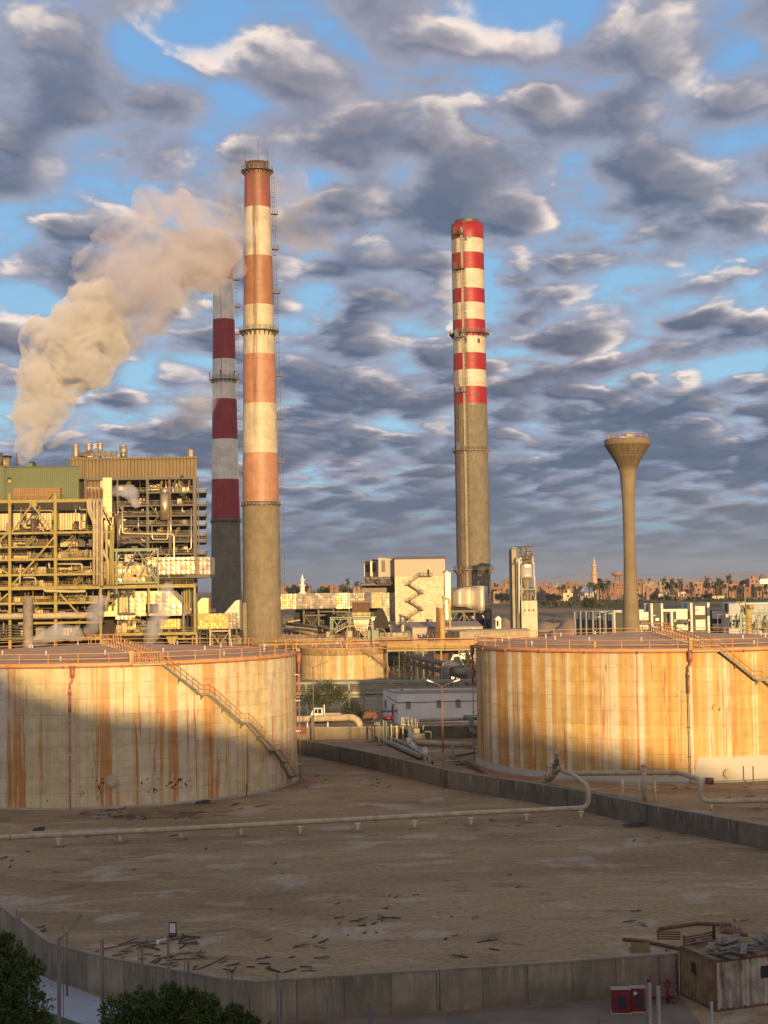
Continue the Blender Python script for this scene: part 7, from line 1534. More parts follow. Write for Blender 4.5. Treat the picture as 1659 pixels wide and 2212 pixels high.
s=MB(); a2,b2,c2,d2=rect(*zrect(Zm,735,778,1420,798),YK-.4); s.add([(a2+5.5,YK-.4,c2),(b2,YK-.4,c2),(b2,YK+9,c2),(a2,YK+6,c2),(a2+5.5,YK-.4,c2+.35),(b2,YK-.4,c2+.35),(b2,YK+9,c2+.35),(a2,YK+6,c2+.35)],[(3,2,1,0),(4,5,6,7),(0,1,5,4),(3,0,4,7)]); s.build('roof_slab',M['rust'] if False else M['roofg'],t)
t=thing('guard_kiosk',(PP(Zm,1165,772,440).x,440,0),'tiny white kiosk with a dark doorway between the ducts and the silo','kiosk')
a,b,c,d=rect(*zrect(Zm,1145,702,1188,775),440); s=MB(); s.bx(a,b,440,442.4,0,d); s.build('wall',M['signalw'],t); s=MB(); s.prism([(a-.3,d+.02),((a+b)/2,d+1.0),(b+.3,d+.02)],439.7,442.7); s.build('roof',M['signalw'],t); rp(t,Zm,1152,712,1168,760,439.9,.2,M['dark'],'doorway')
# small pipes between (low walls / pipes along the hall)
t=thing('pipe_rack',(PP(Zm,260,850,400).x,400,0),'low bright pipe bundle left of the low hall','pipe rack')
for y in(818,828,838,848): pipe_px(t,Zm,[(195,y),(440,y)],400,.28,M['pipe'] if y%4 else M['alud'])
for x in(200,262,300,340,400,440): vb(t,Zm,x,812,900,399.5,.3,M['pipeg'],zb=0,name='post')
for i,(x,y,Y,lab) in enumerate(((180,780,399,'small curved lamp post left of the low pipe bundle'),(282,750,399.5,'straight lamp post above the low pipe bundle'),(390,800,399,'curved lamp post right of the low pipe bundle'))):
    a=PP(Zm,x,y,Y); s=MB(); b=Vector((a.x+(2.0 if i!=1 else .2),Y,0)); s.tube(bend([b,Vector((b.x,Y,a.z-.8)),Vector((b.x-.5,Y,a.z)),a],1.2,4),.12,6); s.beam(a-Vector((.5,0,0)),a+Vector((.3,0,0)),.3,.15); tag(s.build('street_lamp',M['msteel']),lab,'lamp')
# ------------------------------------------------ silo tower
Zs=ZC(1980,2130,240); YS=430
t=thing('silo_tower',(PP(Zs,640,1950,YS).x,YS,0),'silver cone-bottomed silo in a steel cage with a tall pale shaft at its left','silo')
s=MB(); RB(s,*zrect(Zs,255,205,395,1960),YS+1,3,0); s.build('shaft_front',M['concp'],t); s=MB(); RB(s,*zrect(Zs,200,240,262,1960),YS+3,3,0); s.build('shaft_side',M['pipeg'],t)
s=MB(); RB(s,*zrect(Zs,250,178,410,208),YS,4.5); RB(s,*zrect(Zs,192,232,262,245),YS+2.8,3.4); s.build('shaft_cap',M['pipeg'],t)
cx=PP(Zs,655,900,YS).x; r=(PP(Zs,850,900,YS).x-PP(Zs,455,900,YS).x)/2; cy=YS+r
zz=lambda y: PP(Zs,655,y,YS).z
s=MB(); s.lathe((cx,cy,0),[(.1,zz(640)),(r*.96,zz(650)),(r,zz(655)),(r,zz(905)),(r*1.02,zz(907)),(r*1.02,zz(980)),(r,zz(982))],40); s.build('drum',M['alus'],t)
s=MB(); s.lathe((cx,cy,0),[(r*.76,zz(983)),(r*.34,zz(1330)),(r*.22,zz(1480)),(.1,zz(1485))],28); s.build('cone',M['pipeg'],t)
for x,Y in((500,YS-.3),(880,YS-.3),(480,cy+r),(850,cy+r)): vb(t,Zs,x,980,1640,Y,.35,M['gsteel'])
for y in(985,1320): hb(t,Zs,500,880,y,YS-.3,.3,M['gsteel'])
for x,Y in((410,YS),(830,YS),(575,YS+1),(770,YS+1),(450,YS+2),(490,cy+2),(820,cy+3),(640,cy+3)): vb(t,Zs,x,165,640,Y,.22,M['dsteel'],'cage_post')
for y in(170,275,330,400,470,560): hb(t,Zs,405,830,y,YS-.1,.16,M['dsteel'],'cage_beam')
for q in((500,180,560,270),(560,180,500,270),(640,270,730,180),(720,270,640,190),(420,330,560,400),(600,470,800,560)): db(t,Zs,*q,YS+.2,.12,M['dsteel'])
s=MB(); z_=zz(150); a=PP(Zs,380,152,YS).x; b=PP(Zs,860,152,YS).x; ym=cy; s.add([(a,YS-1,z_),(b,YS-1,z_),(b,YS+9,z_),(a,YS+9,z_),((a+b)/2,ym,zz(112))],[(0,1,4),(1,2,4),(2,3,4),(3,0,4),(3,2,1,0)]); s.build('roof',M['roofg'],t)
for (x0,y0_,x1,y1_,m_) in((615,300,740,390,M['alus']),(600,275,780,298,M['rust'])):
    q=PP(Zs,(x0+x1)/2,y0_,YS+2); w_=abs(PP(Zs,x1,y0_,YS+2).x-PP(Zs,x0,y0_,YS+2).x)/2; s=MB(); s.cyl((q.x,YS+2+w_,PP(Zs,x0,y1_,YS+2).z),(q.x,YS+2+w_,q.z),w_,n=16); s.build('small_drum',m_,t)
clutter(t,Zs,430,340,830,630,YS+.5,YS+4,701,n_pipe=26,n_box=9,stair=False,scale=.8,boxm=[M['dsteel'],M['alud'],M['rust'],M['pipeg']],pipem=[M['dsteel'],M['steelshine'],M['msteel'],M['dsteel']])
pipe_px(t,Zs,[(375,620),(375,480),(400,470)],YS-.5,.4,M['alud'],'curved_duct'); pipe_px(t,Zs,[(440,1960),(440,500),(500,460)],YS-1,.24,M['signalw'],'curved_duct'); pipe_px(t,Zs,[(845,580),(850,980),(858,1270)],YS-.8,.13,M['signalw']); pipe_px(t,Zs,[(445,620),(520,560)],YS-1,.15,M['signalw'])
rp(t,Zs,600,635,745,715,YS-.4,.5,M['alus'],'access_box'); rp(t,Zs,285,600,405,628,YS-.5,2,M['dsteel'],'side_platform'); front_rail(t,Zs,285,345,600,YS-.5,M['dsteel'],1.0)
for x in(365,385,410): vb(t,Zs,x,630,1960,YS-.2,.28,M['dsteel'],'riser',zb=0)
clutter(t,Zs,520,1330,870,1600,YS+.3,YS+3,702,n_pipe=16,n_box=6,stair=False,scale=.8,boxm=[M['dsteel'],M['pipeg']],pipem=[M['gsteel'],M['msteel'],M['dsteel']])
s=MB(); RB(s,*zrect(Zs,505,1625,935,1955),YS-.2,6,0); s.build('base_house',M['wbase'] if 'wbase' in M else mat('stained_cream_render',(.62,.56,.42),.8,var=.15,streak=.5,srgb=(.2,.18,.1)),t)
s=MB(); RB(s,*zrect(Zs,400,1625,505,1955),YS+.8,5,0); s.build('base_side',M['dclad'],t)
for x in(580,697,815): rp(t,Zs,x,1865,x+40,1908,YS-.28,.2,M['dark'],'window')
# hedge by the right tank rim
b0=P(1132,1362,330); tree((b0.x,330,0),5.5,[(x,0,5.2+.3*math.sin(x),1.7) for x in range(-4,18,2)],'dark hedge tops showing over the left part of the right tank roof',M['leafd'],leaf=.18,n=110,seed=44,trunk=.2,name='hedge',cat='hedge')
# ------------------------------------------------ modern office blocks behind the right tank
Zo=ZC(2250,2280,400); Zr=ZC(2600,2280,424); YO=470
M['char']=mat('charcoal_cladding',(.085,.082,.068),.75,var=.1,bump=0); M['owhite']=mat('cream_white_panel',(.74,.70,.62),.7,var=.05,bump=0); M['bpan']=mat('shaded_blue_panel',(.30,.33,.38),.5,var=.08,bump=0); M['owin']=M['glass']
t=thing('office_block',(PP(Zo,1300,800,YO).x,YO,0),'black and white office block with square white panels, right behind the water tower','building')
def cbox(zf,x0,y0,x1,y1,Y,dep,m_,name): s=MB(); RB(s,*zrect(zf,x0,y0,x1,y1),Y,dep,0 if name=='block' else None); return s.build(name,m_,t)
cbox(Zo,1000,535,1310,900,YO,14,M['char'],'block'); cbox(Zo,1330,400,1480,900,YO-.5,12,M['char'],'block'); cbox(Zo,1180,400,1200,900,YO+9,4,M['bpan'],'block')
cbox(Zo,1195,402,1282,535,YO+3.4,.5,M['bpan'],'panel'); cbox(Zo,1280,402,1300,540,YO+3.5,8,M['dark'],'block')
cbox(Zo,1298,398,1333,900,YO-1,13,M['owhite'],'pier'); cbox(Zo,1465,398,1500,900,YO-1,13,M['owhite'],'pier'); cbox(Zo,1060,500,1178,538,YO-.6,1.5,M['owhite'],'fascia')
cbox(Zo,1100,540,1258,672,YO-.4,.4,M['owhite'],'panel'); cbox(Zo,1105,752,1255,820,YO-.4,.4,M['owhite'],'panel'); cbox(Zo,1115,680,1250,745,YO-.05,.2,M['glass'],'window')
cbox(Zo,1395,585,1430,640,YO-.6,.3,M['glass'],'window'); cbox(Zo,1375,638,1430,680,YO-.9,.3,M['signalw'],'awning_window')
cbox(Zr,0,500,240,900,YO+2,12,M['char'],'block'); cbox(Zr,30,462,420,500,YO-.4,1.5,M['owhite'],'fascia'); cbox(Zr,165,500,198,900,YO-1,12,M['owhite'],'pier'); cbox(Zr,80,590,130,690,YO+1.9,.3,M['glass'],'window'); cbox(Zr,100,520,130,530,YO+1.7,.3,M['signalw'],'wall_lamp')
cbox(Zr,198,497,470,900,YO,14,M['char'],'block')
for (x0,y0_,x1,y1_) in((245,497,418,622),(248,700,425,790),(537,418,686,552),(545,625,694,785),(800,487,988,610),(806,686,996,785)): cbox(Zr,x0,y0_,x1,y1_,YO-1.4 if 500<x0<700 else YO-.4,.4,M['owhite'],'panel')
for (x0,x1) in((255,420),(810,985)):
    w=cbox(Zr,x0,628,x1,692,YO-.06,.2,M['glass'],'window'); s=MB()
    for k in range(1,4): xx=x0+(x1-x0)*k/4; a=PP(Zr,xx,628,YO-.2);b=PP(Zr,xx,692,YO-.2); s.beam(a,(a.x,a.y,b.z),.14)
    s.build('mullion',M['char'],w)
cbox(Zr,495,368,735,900,YO-1,14,M['char'],'block'); cbox(Zr,468,366,500,900,YO-1.6,14,M['owhite'],'pier'); cbox(Zr,728,362,763,900,YO-1.6,14,M['owhite'],'pier'); cbox(Zr,415,370,460,500,YO+3,6,M['bpan'],'block'); cbox(Zr,763,480,1035,900,YO,14,M['char'],'block'); cbox(Zr,1035,485,1060,505,YO-.5,.6,M['owhite'],'panel'); cbox(Zr,1032,540,1052,900,YO-.6,1,M['owhite'],'pier')
cbox(Zr,215,625,245,655,YO-1,.8,M['msteel'],'wall_unit'); cbox(Zr,432,620,462,650,YO-1,.8,M['msteel'],'wall_unit')
s=MB(); q=PP(Zr,568,480,YO-1.9); s.beam(q+Vector((-.25,0,.3)),q+Vector((.25,0,.3)),.1); s.beam(q+Vector((-.25,0,-.3)),q+Vector((-.25,0,.3)),.1); s.beam(q+Vector((.25,0,-.3)),q+Vector((.25,0,.3)),.1); s.build('bell_mark',M['pipeg'],t)
t=thing('office_block',(PP(Zo,300,800,YO-8).x,YO-8,0),'long low office wing with grey-blue panels between slim fins, left of the water tower','building')
# wing recedes to the left
A_=PP(Zo,75,540,YO+14); B_=PP(Zo,730,540,YO-6); dv=B_-A_; zt_=(A_.z+B_.z)/2
def wing(x0,x1,y0,y1,off,m_,name,zb=None):
    pa=A_+dv*((x0-75)/655); pb=A_+dv*((x1-75)/655); za=PP(Zo,x0,y0,pa.y).z; zb_=PP(Zo,x0,y1,pa.y).z if zb is None else zb
    n_=Vector((dv.y,-dv.x,0)).normalized(); pa=pa+n_*off; pb=pb+n_*off; s=MB(); q=-n_*(.4 if name!='block' else 9); s.add([(p.x,p.y,z) for z in(zb_,za) for p in(pa,pb,pb+q,pa+q)],[(3,2,1,0),(4,5,6,7),(0,1,5,4),(1,2,6,5),(2,3,7,6),(3,0,4,7)]); s.build(name,m_,t)
wing(75,705,528,900,0,M['char'],'block',0)
for x0,x1,y0_,y1_ in((90,155,530,650),(195,248,535,655),(288,360,540,662),(395,470,545,668),(510,572,548,672),(612,684,552,680)): wing(x0,x1,y0_,y1_,.3,M['bpan'],'panel')
for x in(65,165,258,372,482,572): wing(x,x+16,526,900,.8,M['bpan'],'fin',0)
wing(703,738,512,900,1.0,M['owhite'],'pier',0)
s=MB(); q=[PP(Zo,80,525,A_.y-1),PP(Zo,730,512,B_.y-1),PP(Zo,822,508,B_.y+2),PP(Zo,822,545,B_.y+2),PP(Zo,730,545,B_.y-1),PP(Zo,80,528,A_.y-1)]; s.add(q,[(0,1,4,5),(1,2,3,4)]); s.build('fascia',M['owhite'],t)
cbox(Zo,738,545,830,900,YO-3,8,M['char'],'block'); cbox(Zo,780,545,820,682,YO-3.5,.5,M['owhite'],'panel')
# green steel pipe frame at the right edge
YQ=330
t=thing('valve_platform',(PP(Zr,1400,840,YQ).x,YQ,0),'green steel platform with mustard valve stacks, at the right edge behind the tank','platform')
for x in(1265,1500,1228): vb(t,Zr,x,545,900,YQ,.32 if x!=1228 else .15,M['gsteel'],zb=0)
hb(t,Zr,1235,1800,528,YQ-.1,.6,M['gsteel']); front_rail(t,Zr,1235,1800,515,YQ-.4,M['gsteel']); 
for x in(1475,1590,1650): db(t,Zr,x+60,540,x-20 if x<1600 else x-10,690,YQ,.25,M['dsteel'])
for x,y0_,y1_,r in((1355,395,840,.55),(1325,420,840,.22),(1385,430,840,.2)):
    a=PP(Zr,x,y0_,YQ-1); s=MB(); s.cyl((a.x,YQ-1,0),(a.x,YQ-1,a.z),r,n=12); s.build('valve_stack',M['mustard'] if 'mustard' in M else mat('mustard_valve',(.42,.33,.12),.6,var=.3,streak=.4),t)
a=PP(Zr,1355,430,YQ-1); s=MB(); s.cyl(a+Vector((-.2,-.6,0)),a+Vector((1.1,-.6,0)),.5,n=14); s.cyl(a+Vector((.2,-.6,-.4)),a+Vector((.2,-.6,.5)),.4,n=12); s.build('valve_body',bpy.data.materials['mustard_valve'],t)
for y in(600,640,712,780): s=MB(); a=PP(Zr,1350,y,YQ-1.1); s.cyl(a+Vector((0,0,-.12)),a+Vector((0,0,.12)),.85,n=14); s.build('flange',bpy.data.materials['mustard_valve'],t)
for x0,x1 in((1165,1225),(1255,1320)): pipe_px(t,Zr,[(x0,372),(x0+12,350),(x1-12,350),(x1,372),(x1,400)],YQ,.13,M['ysteel'],bendr=.3)
vb(t,Zr,1302,185,520,YQ+1,.12,M['gsteel'],'mast')
clutter(t,Zr,1060,560,1240,760,YQ+1,YQ+5,801,n_pipe=14,n_box=4,stair=True,boxm=[M['dsteel'],M['gsteel'],M['bpan']],pipem=[M['dsteel'],M['gsteel']]); clutter(t,Zr,1400,560,1700,830,YQ+1,YQ+6,802,n_pipe=18,n_box=6,stair=True,boxm=[M['gsteel'],M['bpan'],M['pipeg']],pipem=[M['gsteel'],M['ysteel'],M['pipeg']])
clutter(t,Zr,1230,400,1320,520,YQ-.5,YQ+1,803,n_pipe=8,n_box=3,stair=False,boxm=[M['gsteel']],pipem=[M['gsteel'],M['ysteel']])
t=thing('warehouse',(PP(Zr,1400,500,455).x,455,0),'blue-grey warehouse with a white roof edge behind the green platform','building')
s=MB(); RB(s,*zrect(Zr,1050,378,1240,520),455,10,0); RB(s,*zrect(Zr,1225,384,1900,520),458,20,0); s.build('wall',M['bpan'],t); s=MB(); RB(s,*zrect(Zr,1160,368,1900,386),457,20); s.build('roof_edge',M['owhite'],t); s=MB(); RB(s,*zrect(Zr,1028,376,1056,505),454,3); s.build('dark_corner',M['dark'],t)
# lamp posts there
for i,(x,y,yb,dx) in enumerate(((880,545,800,80),)):
    a=PP(Zr,x,y,440); s=MB(); s.tube(bend([(a.x,440,0),(a.x,440,a.z),(a.x+2.3,440,a.z+.15)],.5,4),.1,6); s.box((a.x+2.8,440,a.z-.4),(.8,.4,.9)); tag(s.build('street_lamp',M['msteel']),'slim curved-arm lamp before the right-hand white office panels','lamp')
for i,(x,y,lab) in enumerate(((345,635,'left slim lamp before the long office wing'),(400,560,'tall slim lamp before the long office wing'),(525,580,'slim lamp before the long office wing, nearest the water tower'))):
    a=PP(Zo,x,y,440); s=MB(); s.tube(bend([(a.x,440,0),(a.x,440,a.z),(a.x+1.8,440,a.z+.3)],.5,4),.1,6); s.box((a.x+2.0,440,a.z+.3),(.9,.4,.2)); tag(s.build('street_lamp',M['msteel']),lab,'lamp')
a=PP(Zo,1160,650,420); s=MB(); s.tube(bend([(a.x,420,0),(a.x,420,a.z),(a.x+2.8,420,a.z+.8)],.5,4),.1,6); s.box((a.x+3.2,420,a.z+.9),(1,.4,.25)); tag(s.build('street_lamp',M['msteel']),'slim lamp right of the water tower foot','lamp')
# ================================================================ VILLAGE beyond the fields
rv=random.Random(77)
M['brick']=mat('terracotta_brick',(.235,.135,.088),.9,var=.22,scale=.12,streak=.1,bump=0)
M['brick2']=mat('pale_brick',(.30,.18,.12),.9,var=.22,scale=.12,bump=0)
M['plast']=mat('dusty_plaster',(.31,.235,.16),.9,var=.2,scale=.12,bump=0)
M['cream']=mat('cream_house_paint',(.62,.50,.34),.85,var=.12,scale=.1,bump=0)
M['mud']=mat('brown_earth_wall',(.22,.145,.095),.95,var=.3,scale=.1,bump=0)
winm=MB(); winm.bx(-.6,.6,-.06,.1,-.75,.75); 
WP=winm.build('window',M['dark']); WPmesh=WP.data; bpy.data.objects.remove(WP)
HC=0
adj={'brick':'brick-red','brick2':'pale brick','plast':'dusty plaster','cream':'cream painted','mud':'brown earthen'}
def house(px,yb,wpx,hpx,mk,D=None,flo=3,nwin=None,lab=None,roofbits=True):
    """px,yb: middle of the wall foot in the photo; terrain there is about 10 m high"""
    global HC; HC+=1
    if D is None: D=G(px,max(yb,1259+ (1401-px)*.0156+ 20),10).y
    x=PX(px,yb,D); zt_=PZ(px,yb-hpx,D); w_=wpx/FP*D; zb=min(8.0,PZ(px,yb,D)-1); dep=rv.uniform(7,11)
    side='left of the water tower' if px<1345 else 'right of the water tower'
    t=thing('village_house',(x,D,zb),lab or ('%s house in the far village, %s'%(adj[mk],side)),'house','houses of the far village, '+('%s, %s'%(adj[mk],side)))
    if lab: del t['group']
    rz=rv.uniform(-.12,.12); s=MB(); s.box((x,D+dep/2,(zb+zt_)/2),(w_,dep,zt_-zb),rz); s.build('wall',M[mk],t)
    if roofbits:
        s=MB(); k=rv.random()
        s.box((x,D+dep/2,zt_+.25),(w_*.96,dep*.96,.5),rz)
        if k<.6: s.box((x+rv.uniform(-.3,.3)*w_,D+dep/2,zt_+1.4),(w_*.3,3,2.3),rz)
        s.build('roof_room' if k<.6 else 'roof',M[mk],t)
    H=zt_-(PZ(px,yb,D)); nf=max(1,round(H/3.2)); nc=max(1,int(w_/3.6))
    fx=Vector((math.cos(rz),math.sin(rz),0)); c=Vector((x,D+dep/2,0))-Vector((-fx.y,fx.x,0))*(dep/2+.03)
    nw=0
    for f in range(nf):
        for k in range(nc):
            if rv.random()<.72 and nw<8:
                o=bpy.data.objects.new('window',WPmesh); COL.objects.link(o); p=c+fx*((k+.5)/nc-.5)*w_*.85; o.location=(p.x,p.y,zt_-1.7-f*3.1); o.rotation_euler=(0,0,rz); par(o,t); nw+=1
    return t
Zv=ZC(1920,2220,480); Zw=ZC(2480,2220,544)
def hz(zf,x0,y0,x1,y1,mk,D,lab=None): 
    a=zf(x0,y0); b=zf(x1,y1); return house((a[0]+b[0])/2,b[1],b[0]-a[0],b[1]-a[1],mk,D,lab=lab)
for q in ((230,225,338,300,'brick',1250,'tall stepped brick-red house just left of the pale silo shaft'),(100,262,175,330,'brick',1300),(45,262,105,300,'brick',1350),(160,320,232,385,'brick',1150),(55,320,160,372,'brick',1180),(232,330,338,405,'brick2',1100),(80,385,160,425,'plast',1030),(290,345,340,400,'cream',1090),(745,290,880,375,'brick',1200),(880,300,975,340,'plast',1350),(750,360,850,415,'brick2',1110),(850,365,975,420,'brick2',1080),(1050,290,1200,350,'brick',1320),(1110,275,1205,300,'brick',1500),(1040,405,1170,445,'cream',1020,'long cream house in the far village, before the row of palms'),(1050,360,1160,405,'plast',1080),(1200,315,1290,370,'brick2',1180),(1220,390,1330,450,'plast',1040),(1150,385,1200,440,'brick2',1060),(1330,300,1420,345,'brick2',1400),(990,350,1050,400,'brick',1150),(1325,408,1370,432,'cream',1015)):
    hz(Zv,*q)
for q in ((75,220,150,290,'brick',1250),(75,285,130,370,'brick2',1080),(205,280,370,370,'brick2',1090,'wide pale brick house right beside the water tower stem'),(160,250,260,300,'plast',1250),(360,225,440,300,'plast',1250),(630,245,740,350,'brick',1150,'stepped terracotta house with dark openings in the middle of the right village'),(700,310,790,390,'brick',1060),(745,225,870,290,'brick2',1220),(770,285,870,385,'brick2',1070,'pale brick house with a sun-bright cream storey in the right village'),(590,345,680,375,'cream',1040),(800,235,910,320,'brick',1300),(880,300,935,380,'brick2',1090),(930,330,1012,395,'brick',1040,'small brick-red house with a white side wall, low in the right village'),(1115,305,1215,350,'plast',1080),(1160,250,1300,300,'brick2',1120),(1290,255,1420,320,'brick2',1180),(1380,290,1460,330,'brick',1080),(1225,205,1300,250,'brick',1350),(1430,185,1550,240,'brick2',1150,'tall pale-brick block on the rise near the right edge'),(1500,250,1659,300,'brick2',1090),(1560,215,1659,245,'brick',1300),(1530,330,1590,400,'brick2',1030),(1600,335,1700,400,'brick2',1030),(430,342,490,372,'cream',1060),(520,230,600,300,'brick2',1300),(350,325,400,385,'plast',1080),(960,250,1060,310,'brick2',1350),(1110,340,1200,400,'mud',1030),(440,380,540,430,'mud',1020),(560,400,760,450,'mud',1015),(860,415,990,450,'mud',1010)):
    hz(Zw,*q)
for i in range(34):
    px=rv.uniform(1095,1659)
    if not 1340<px<1382: house(px,rv.uniform(1288,1296)-(px-1400)*.0156,rv.uniform(10,22),rv.uniform(8,16),rv.choice(['brick','brick2','plast','brick']),rv.uniform(1100,1300))
# scattered further rows
for i in range(62):
    px=rv.uniform(1095,1659); 
    if 1340<px<1382: continue
    house(px,rv.uniform(1270,1277)-(px-1400)*.0156,rv.uniform(12,24),rv.uniform(7,14),rv.choice(['brick','brick2','brick','plast']),rv.uniform(1350,1800))
for i in range(12):
    px=rv.uniform(612,790); house(px,rv.uniform(1277,1283),rv.uniform(10,22),rv.uniform(8,15),rv.choice(['brick','brick2','mud']),rv.uniform(1250,1700),lab='brick house %s the scrubber duct skyline, left of centre'%'over' if False else None)
house(722.5,1290,19,23,'brick',1200,lab='square brick-red house with a palm beside it, above the long silver duct')
house(648,1284,16,17,'brick2',1300,lab='pale brick house at the foot of the white minaret')
# low white walls at the field edge
def wallseg(zf,x0,y0,x1,y1,D,lab,mk='cream'):
    a,b,c,d=rect(*zrect(zf,x0,y0,x1,y1),D); s=MB(); s.bx(a,b,D,D+.4,c-1,d); tag(s.build('garden_wall',M[mk]),lab,'wall')
wallseg(Zw,985,385,1135,415,1000,'low pale wall before the palms in the right village'); wallseg(Zw,1462,408,1500,432,1000,'left bit of the white wall near the right edge'); wallseg(Zw,1510,408,1650,430,1001,'white wall near the right edge of the village'); wallseg(Zw,345,360,390,385,1000,'short cream wall right of the water tower')
# white dome house, mosque
t=thing('domed_building',(PX(*Zv(1355,370),1040),1040,8),'white building with a tilted vault roof left of the palms','building'); s=MB(); p=P(*Zv(1358,350),1040); s.lathe((p.x,1044,p.z-4),[(5.0,0),(4.8,2.2),(3.9,4.2),(2.2,5.6),(.1,6.2)],20); s.build('dome',M['signalw'],t); s=MB(); s.bx(p.x-5,p.x+5,1042,1050,8,p.z-3); s.build('wall',M['cream'],t)
t=thing('mosque',(PX(*Zw(1610,200),1200),1200,8),'white mosque with a small red dome at the far right','mosque'); a,b,c,d=rect(*zrect(Zw,1560,195,1659,215),1200); s=MB(); s.bx(a,b+4,1200,1210,8,d); s.build('wall',M['signalw'],t)
for k in range(8): s=MB(); s.box((a+1+k*(b-a)/7,1200.3,d+.5),(1.2,.4,1.2),0,.3); s.build('merlon',M['signalw'],t)
s=MB(); x=PX(*Zw(1608,180),1200); s.lathe((x,1204,d),[(3.2,0),(3.2,1.2),(2.6,3),(1.2,4.4),(.1,5)],18); s.build('dome',M['brick'],t)
# minarets
def minaret(px,yt,D,sc_,m_,lab):
    x=PX(px,yt,D); zt_=PZ(px,yt,D); H=zt_-8; t=thing('minaret',(x,D,8),lab,'minaret')
    f=lambda a: 8+H*a
    s=MB(); r=sc_; s.lathe((x,D,0),[(r*1.1,8),(r*1.05,f(.38)),(r,f(.40)),(r*.9,f(.62)),(r*.75,f(.64)),(r*.7,f(.80)),(r*.45,f(.82)),(r*.42,f(.90)),(.1,f(1.0))],12,smooth=False); s.build('shaft',m_,t)
    for a_,rr_ in((.39,1.5),(.63,1.35),(.81,1.05)):
        s=MB(); s.lathe((x,D,f(a_)),[(r*rr_*.7,-.9),(r*rr_,-.1),(r*rr_,.9),(r*rr_*.9,.9),(r*rr_*.9,0)],12,smooth=False); s.build('balcony',m_,t)
minaret(1283,1204,1150,2.1,mat('pink_stone',(.55,.36,.24),.85,var=.15,bump=0),'slender pink-tan minaret rising left of the water tower'); minaret(653,1240,1250,2.2,M['signalw'],'small white minaret right of the tall orange-banded chimney')
t=thing('water_tower',(PX(1334.5,1260,1250),1250,8),'small squat village water tower with a pinkish drum, left of the big one','water tower')
x=PX(1334.5,1240,1250); s=MB(); s.lathe((x,1250,0),[(.1,PZ(1334,1245.5,1250)),(2.6,PZ(1334,1244.5,1250)),(4.9,PZ(1334,1242,1250)),(5.0,PZ(1334,1237.5,1250)),(4.6,PZ(1334,1236.5,1250)),(.1,PZ(1334,1236,1250))],24); s.build('drum',M['brick2'],t)
for k in range(6): an=k*1.047; s=MB(); s.cyl((x+2.9*math.cos(an),1250+2.9*math.sin(an),8),(x+2.9*math.cos(an),1250+2.9*math.sin(an),PZ(1334,1244,1250)),.4,n=6); s.build('leg',M['brick2'],t)
# palms: three prototypes, copied
def far_palm(px,yt,D,proto,k):
    p=P(px,yt,D); sc_=max(.6,(p.z-8.5)/10.5); side='left of the water tower' if px<1345 else 'right of the water tower'
    return p,sc_
protos=[]
palm_pts=[]
for (x,y,D) in ((1030,325,1030),(1420,295,1000),(1480,300,1005),(1555,275,1010),(1600,300,1000),(1640,260,1000),(1520,310,1015),(1390,290,1020),(1570,320,1012),(1450,330,1030),(1622,330,1020)): palm_pts.append((*Zv(x,y),D))
for (x,y,D) in ((405,205,1000),(515,225,1000),(600,220,995),(490,265,1010),(560,265,1005),(450,255,1012),(935,200,1010),(1060,215,1005),(1040,250,1000),(1180,175,1000),(1100,240,1010),(1010,270,1006),(910,250,1015),(745,265,1020),(1265,285,990),(1300,300,995),(1215,310,990),(1340,330,992),(1500,300,1010),(1560,300,1015),(1640,270,1000),(120,380,1000),(130,215,1500),(235,205,1500),(1700-60,350,1000)): palm_pts.append((*Zw(x,y),D))
for (px,py,D) in ((752,1258,1250),(771,1262,1250),(737,1268,1260),(782,1266,1240)): palm_pts.append((px,py,D))
for i,(px,py,D) in enumerate(palm_pts):
    p=P(px,py,D); base=(p.x,D,8.5); H=p.z-8.5
    side='left of the water tower' if 1000<px<1345 else ('right of the water tower' if px>1345 else 'above the silver duct')
    lab='dusty tall date palm standing before the village, '+side; grp='date palms before the village, '+side
    if i<3: t=palm(base,10.5,lab,nf=24,fl=3.1,seed=50+i,seg=4,tr=.38,leafw=.5); protos.append(t); t['group']=grp; t.scale=(1,1,max(.5,H/10.5)); 
    else:
        s=max(.55,H/10.5); t=clone(protos[i%3],base,lab,rz=rv.uniform(0,6.28),scale=(rv.uniform(.85,1.1),)*2+(s,)); t['group']=grp
# dark broad trees
def ftree(zf,x0,y0,x1,y1,D,lab,seed,m_=None,n=10):
    a,b,c,d=rect(*zrect(zf,x0,y0,x1,y1),D); w_=(b-a)/2; h=(d-c)/2; cx_=(a+b)/2; rr=random.Random(seed); zb=HZ(D)-.3
    bl=[]
    for k in range(n): an=rr.uniform(0,6.28); q=rr.random()**.5*.68; bl.append((w_*q*math.cos(an),2.5*math.sin(an),(c+d)/2-zb+h*q*.9*rr.uniform(-1,1),min(w_,h*1.3)*rr.uniform(.34,.52)))
    return tree((cx_,D,zb),(c+d)/2-zb,bl,lab,m_ or M['leafd'],leaf=.42,n=190,trunk=.35,seed=seed,trunk_top=.8)
ftree(Zv,55,398,330,515,930,'broad umbrella-shaped dark tree left of the pale silo shaft',1,n=14); ftree(Zv,790,398,940,520,930,'broad dark tree just right of the silo',2,n=12); ftree(Zv,920,420,1020,500,930,'lower dark tree right of the silo tree',3,n=8)
ftree(Zv,1275,440,1470,640,800,'big rounded dusty dark tree below the palms, nearest in the fields',4,M['leaf2'],16); ftree(Zv,1490,190,1550,260,1300,'dark ragged tree beside the pink minaret',5,n=7); ftree(Zv,1100,440,1180,520,960,'grey-green bushy tree below the long cream house',6,M['palm'],8)
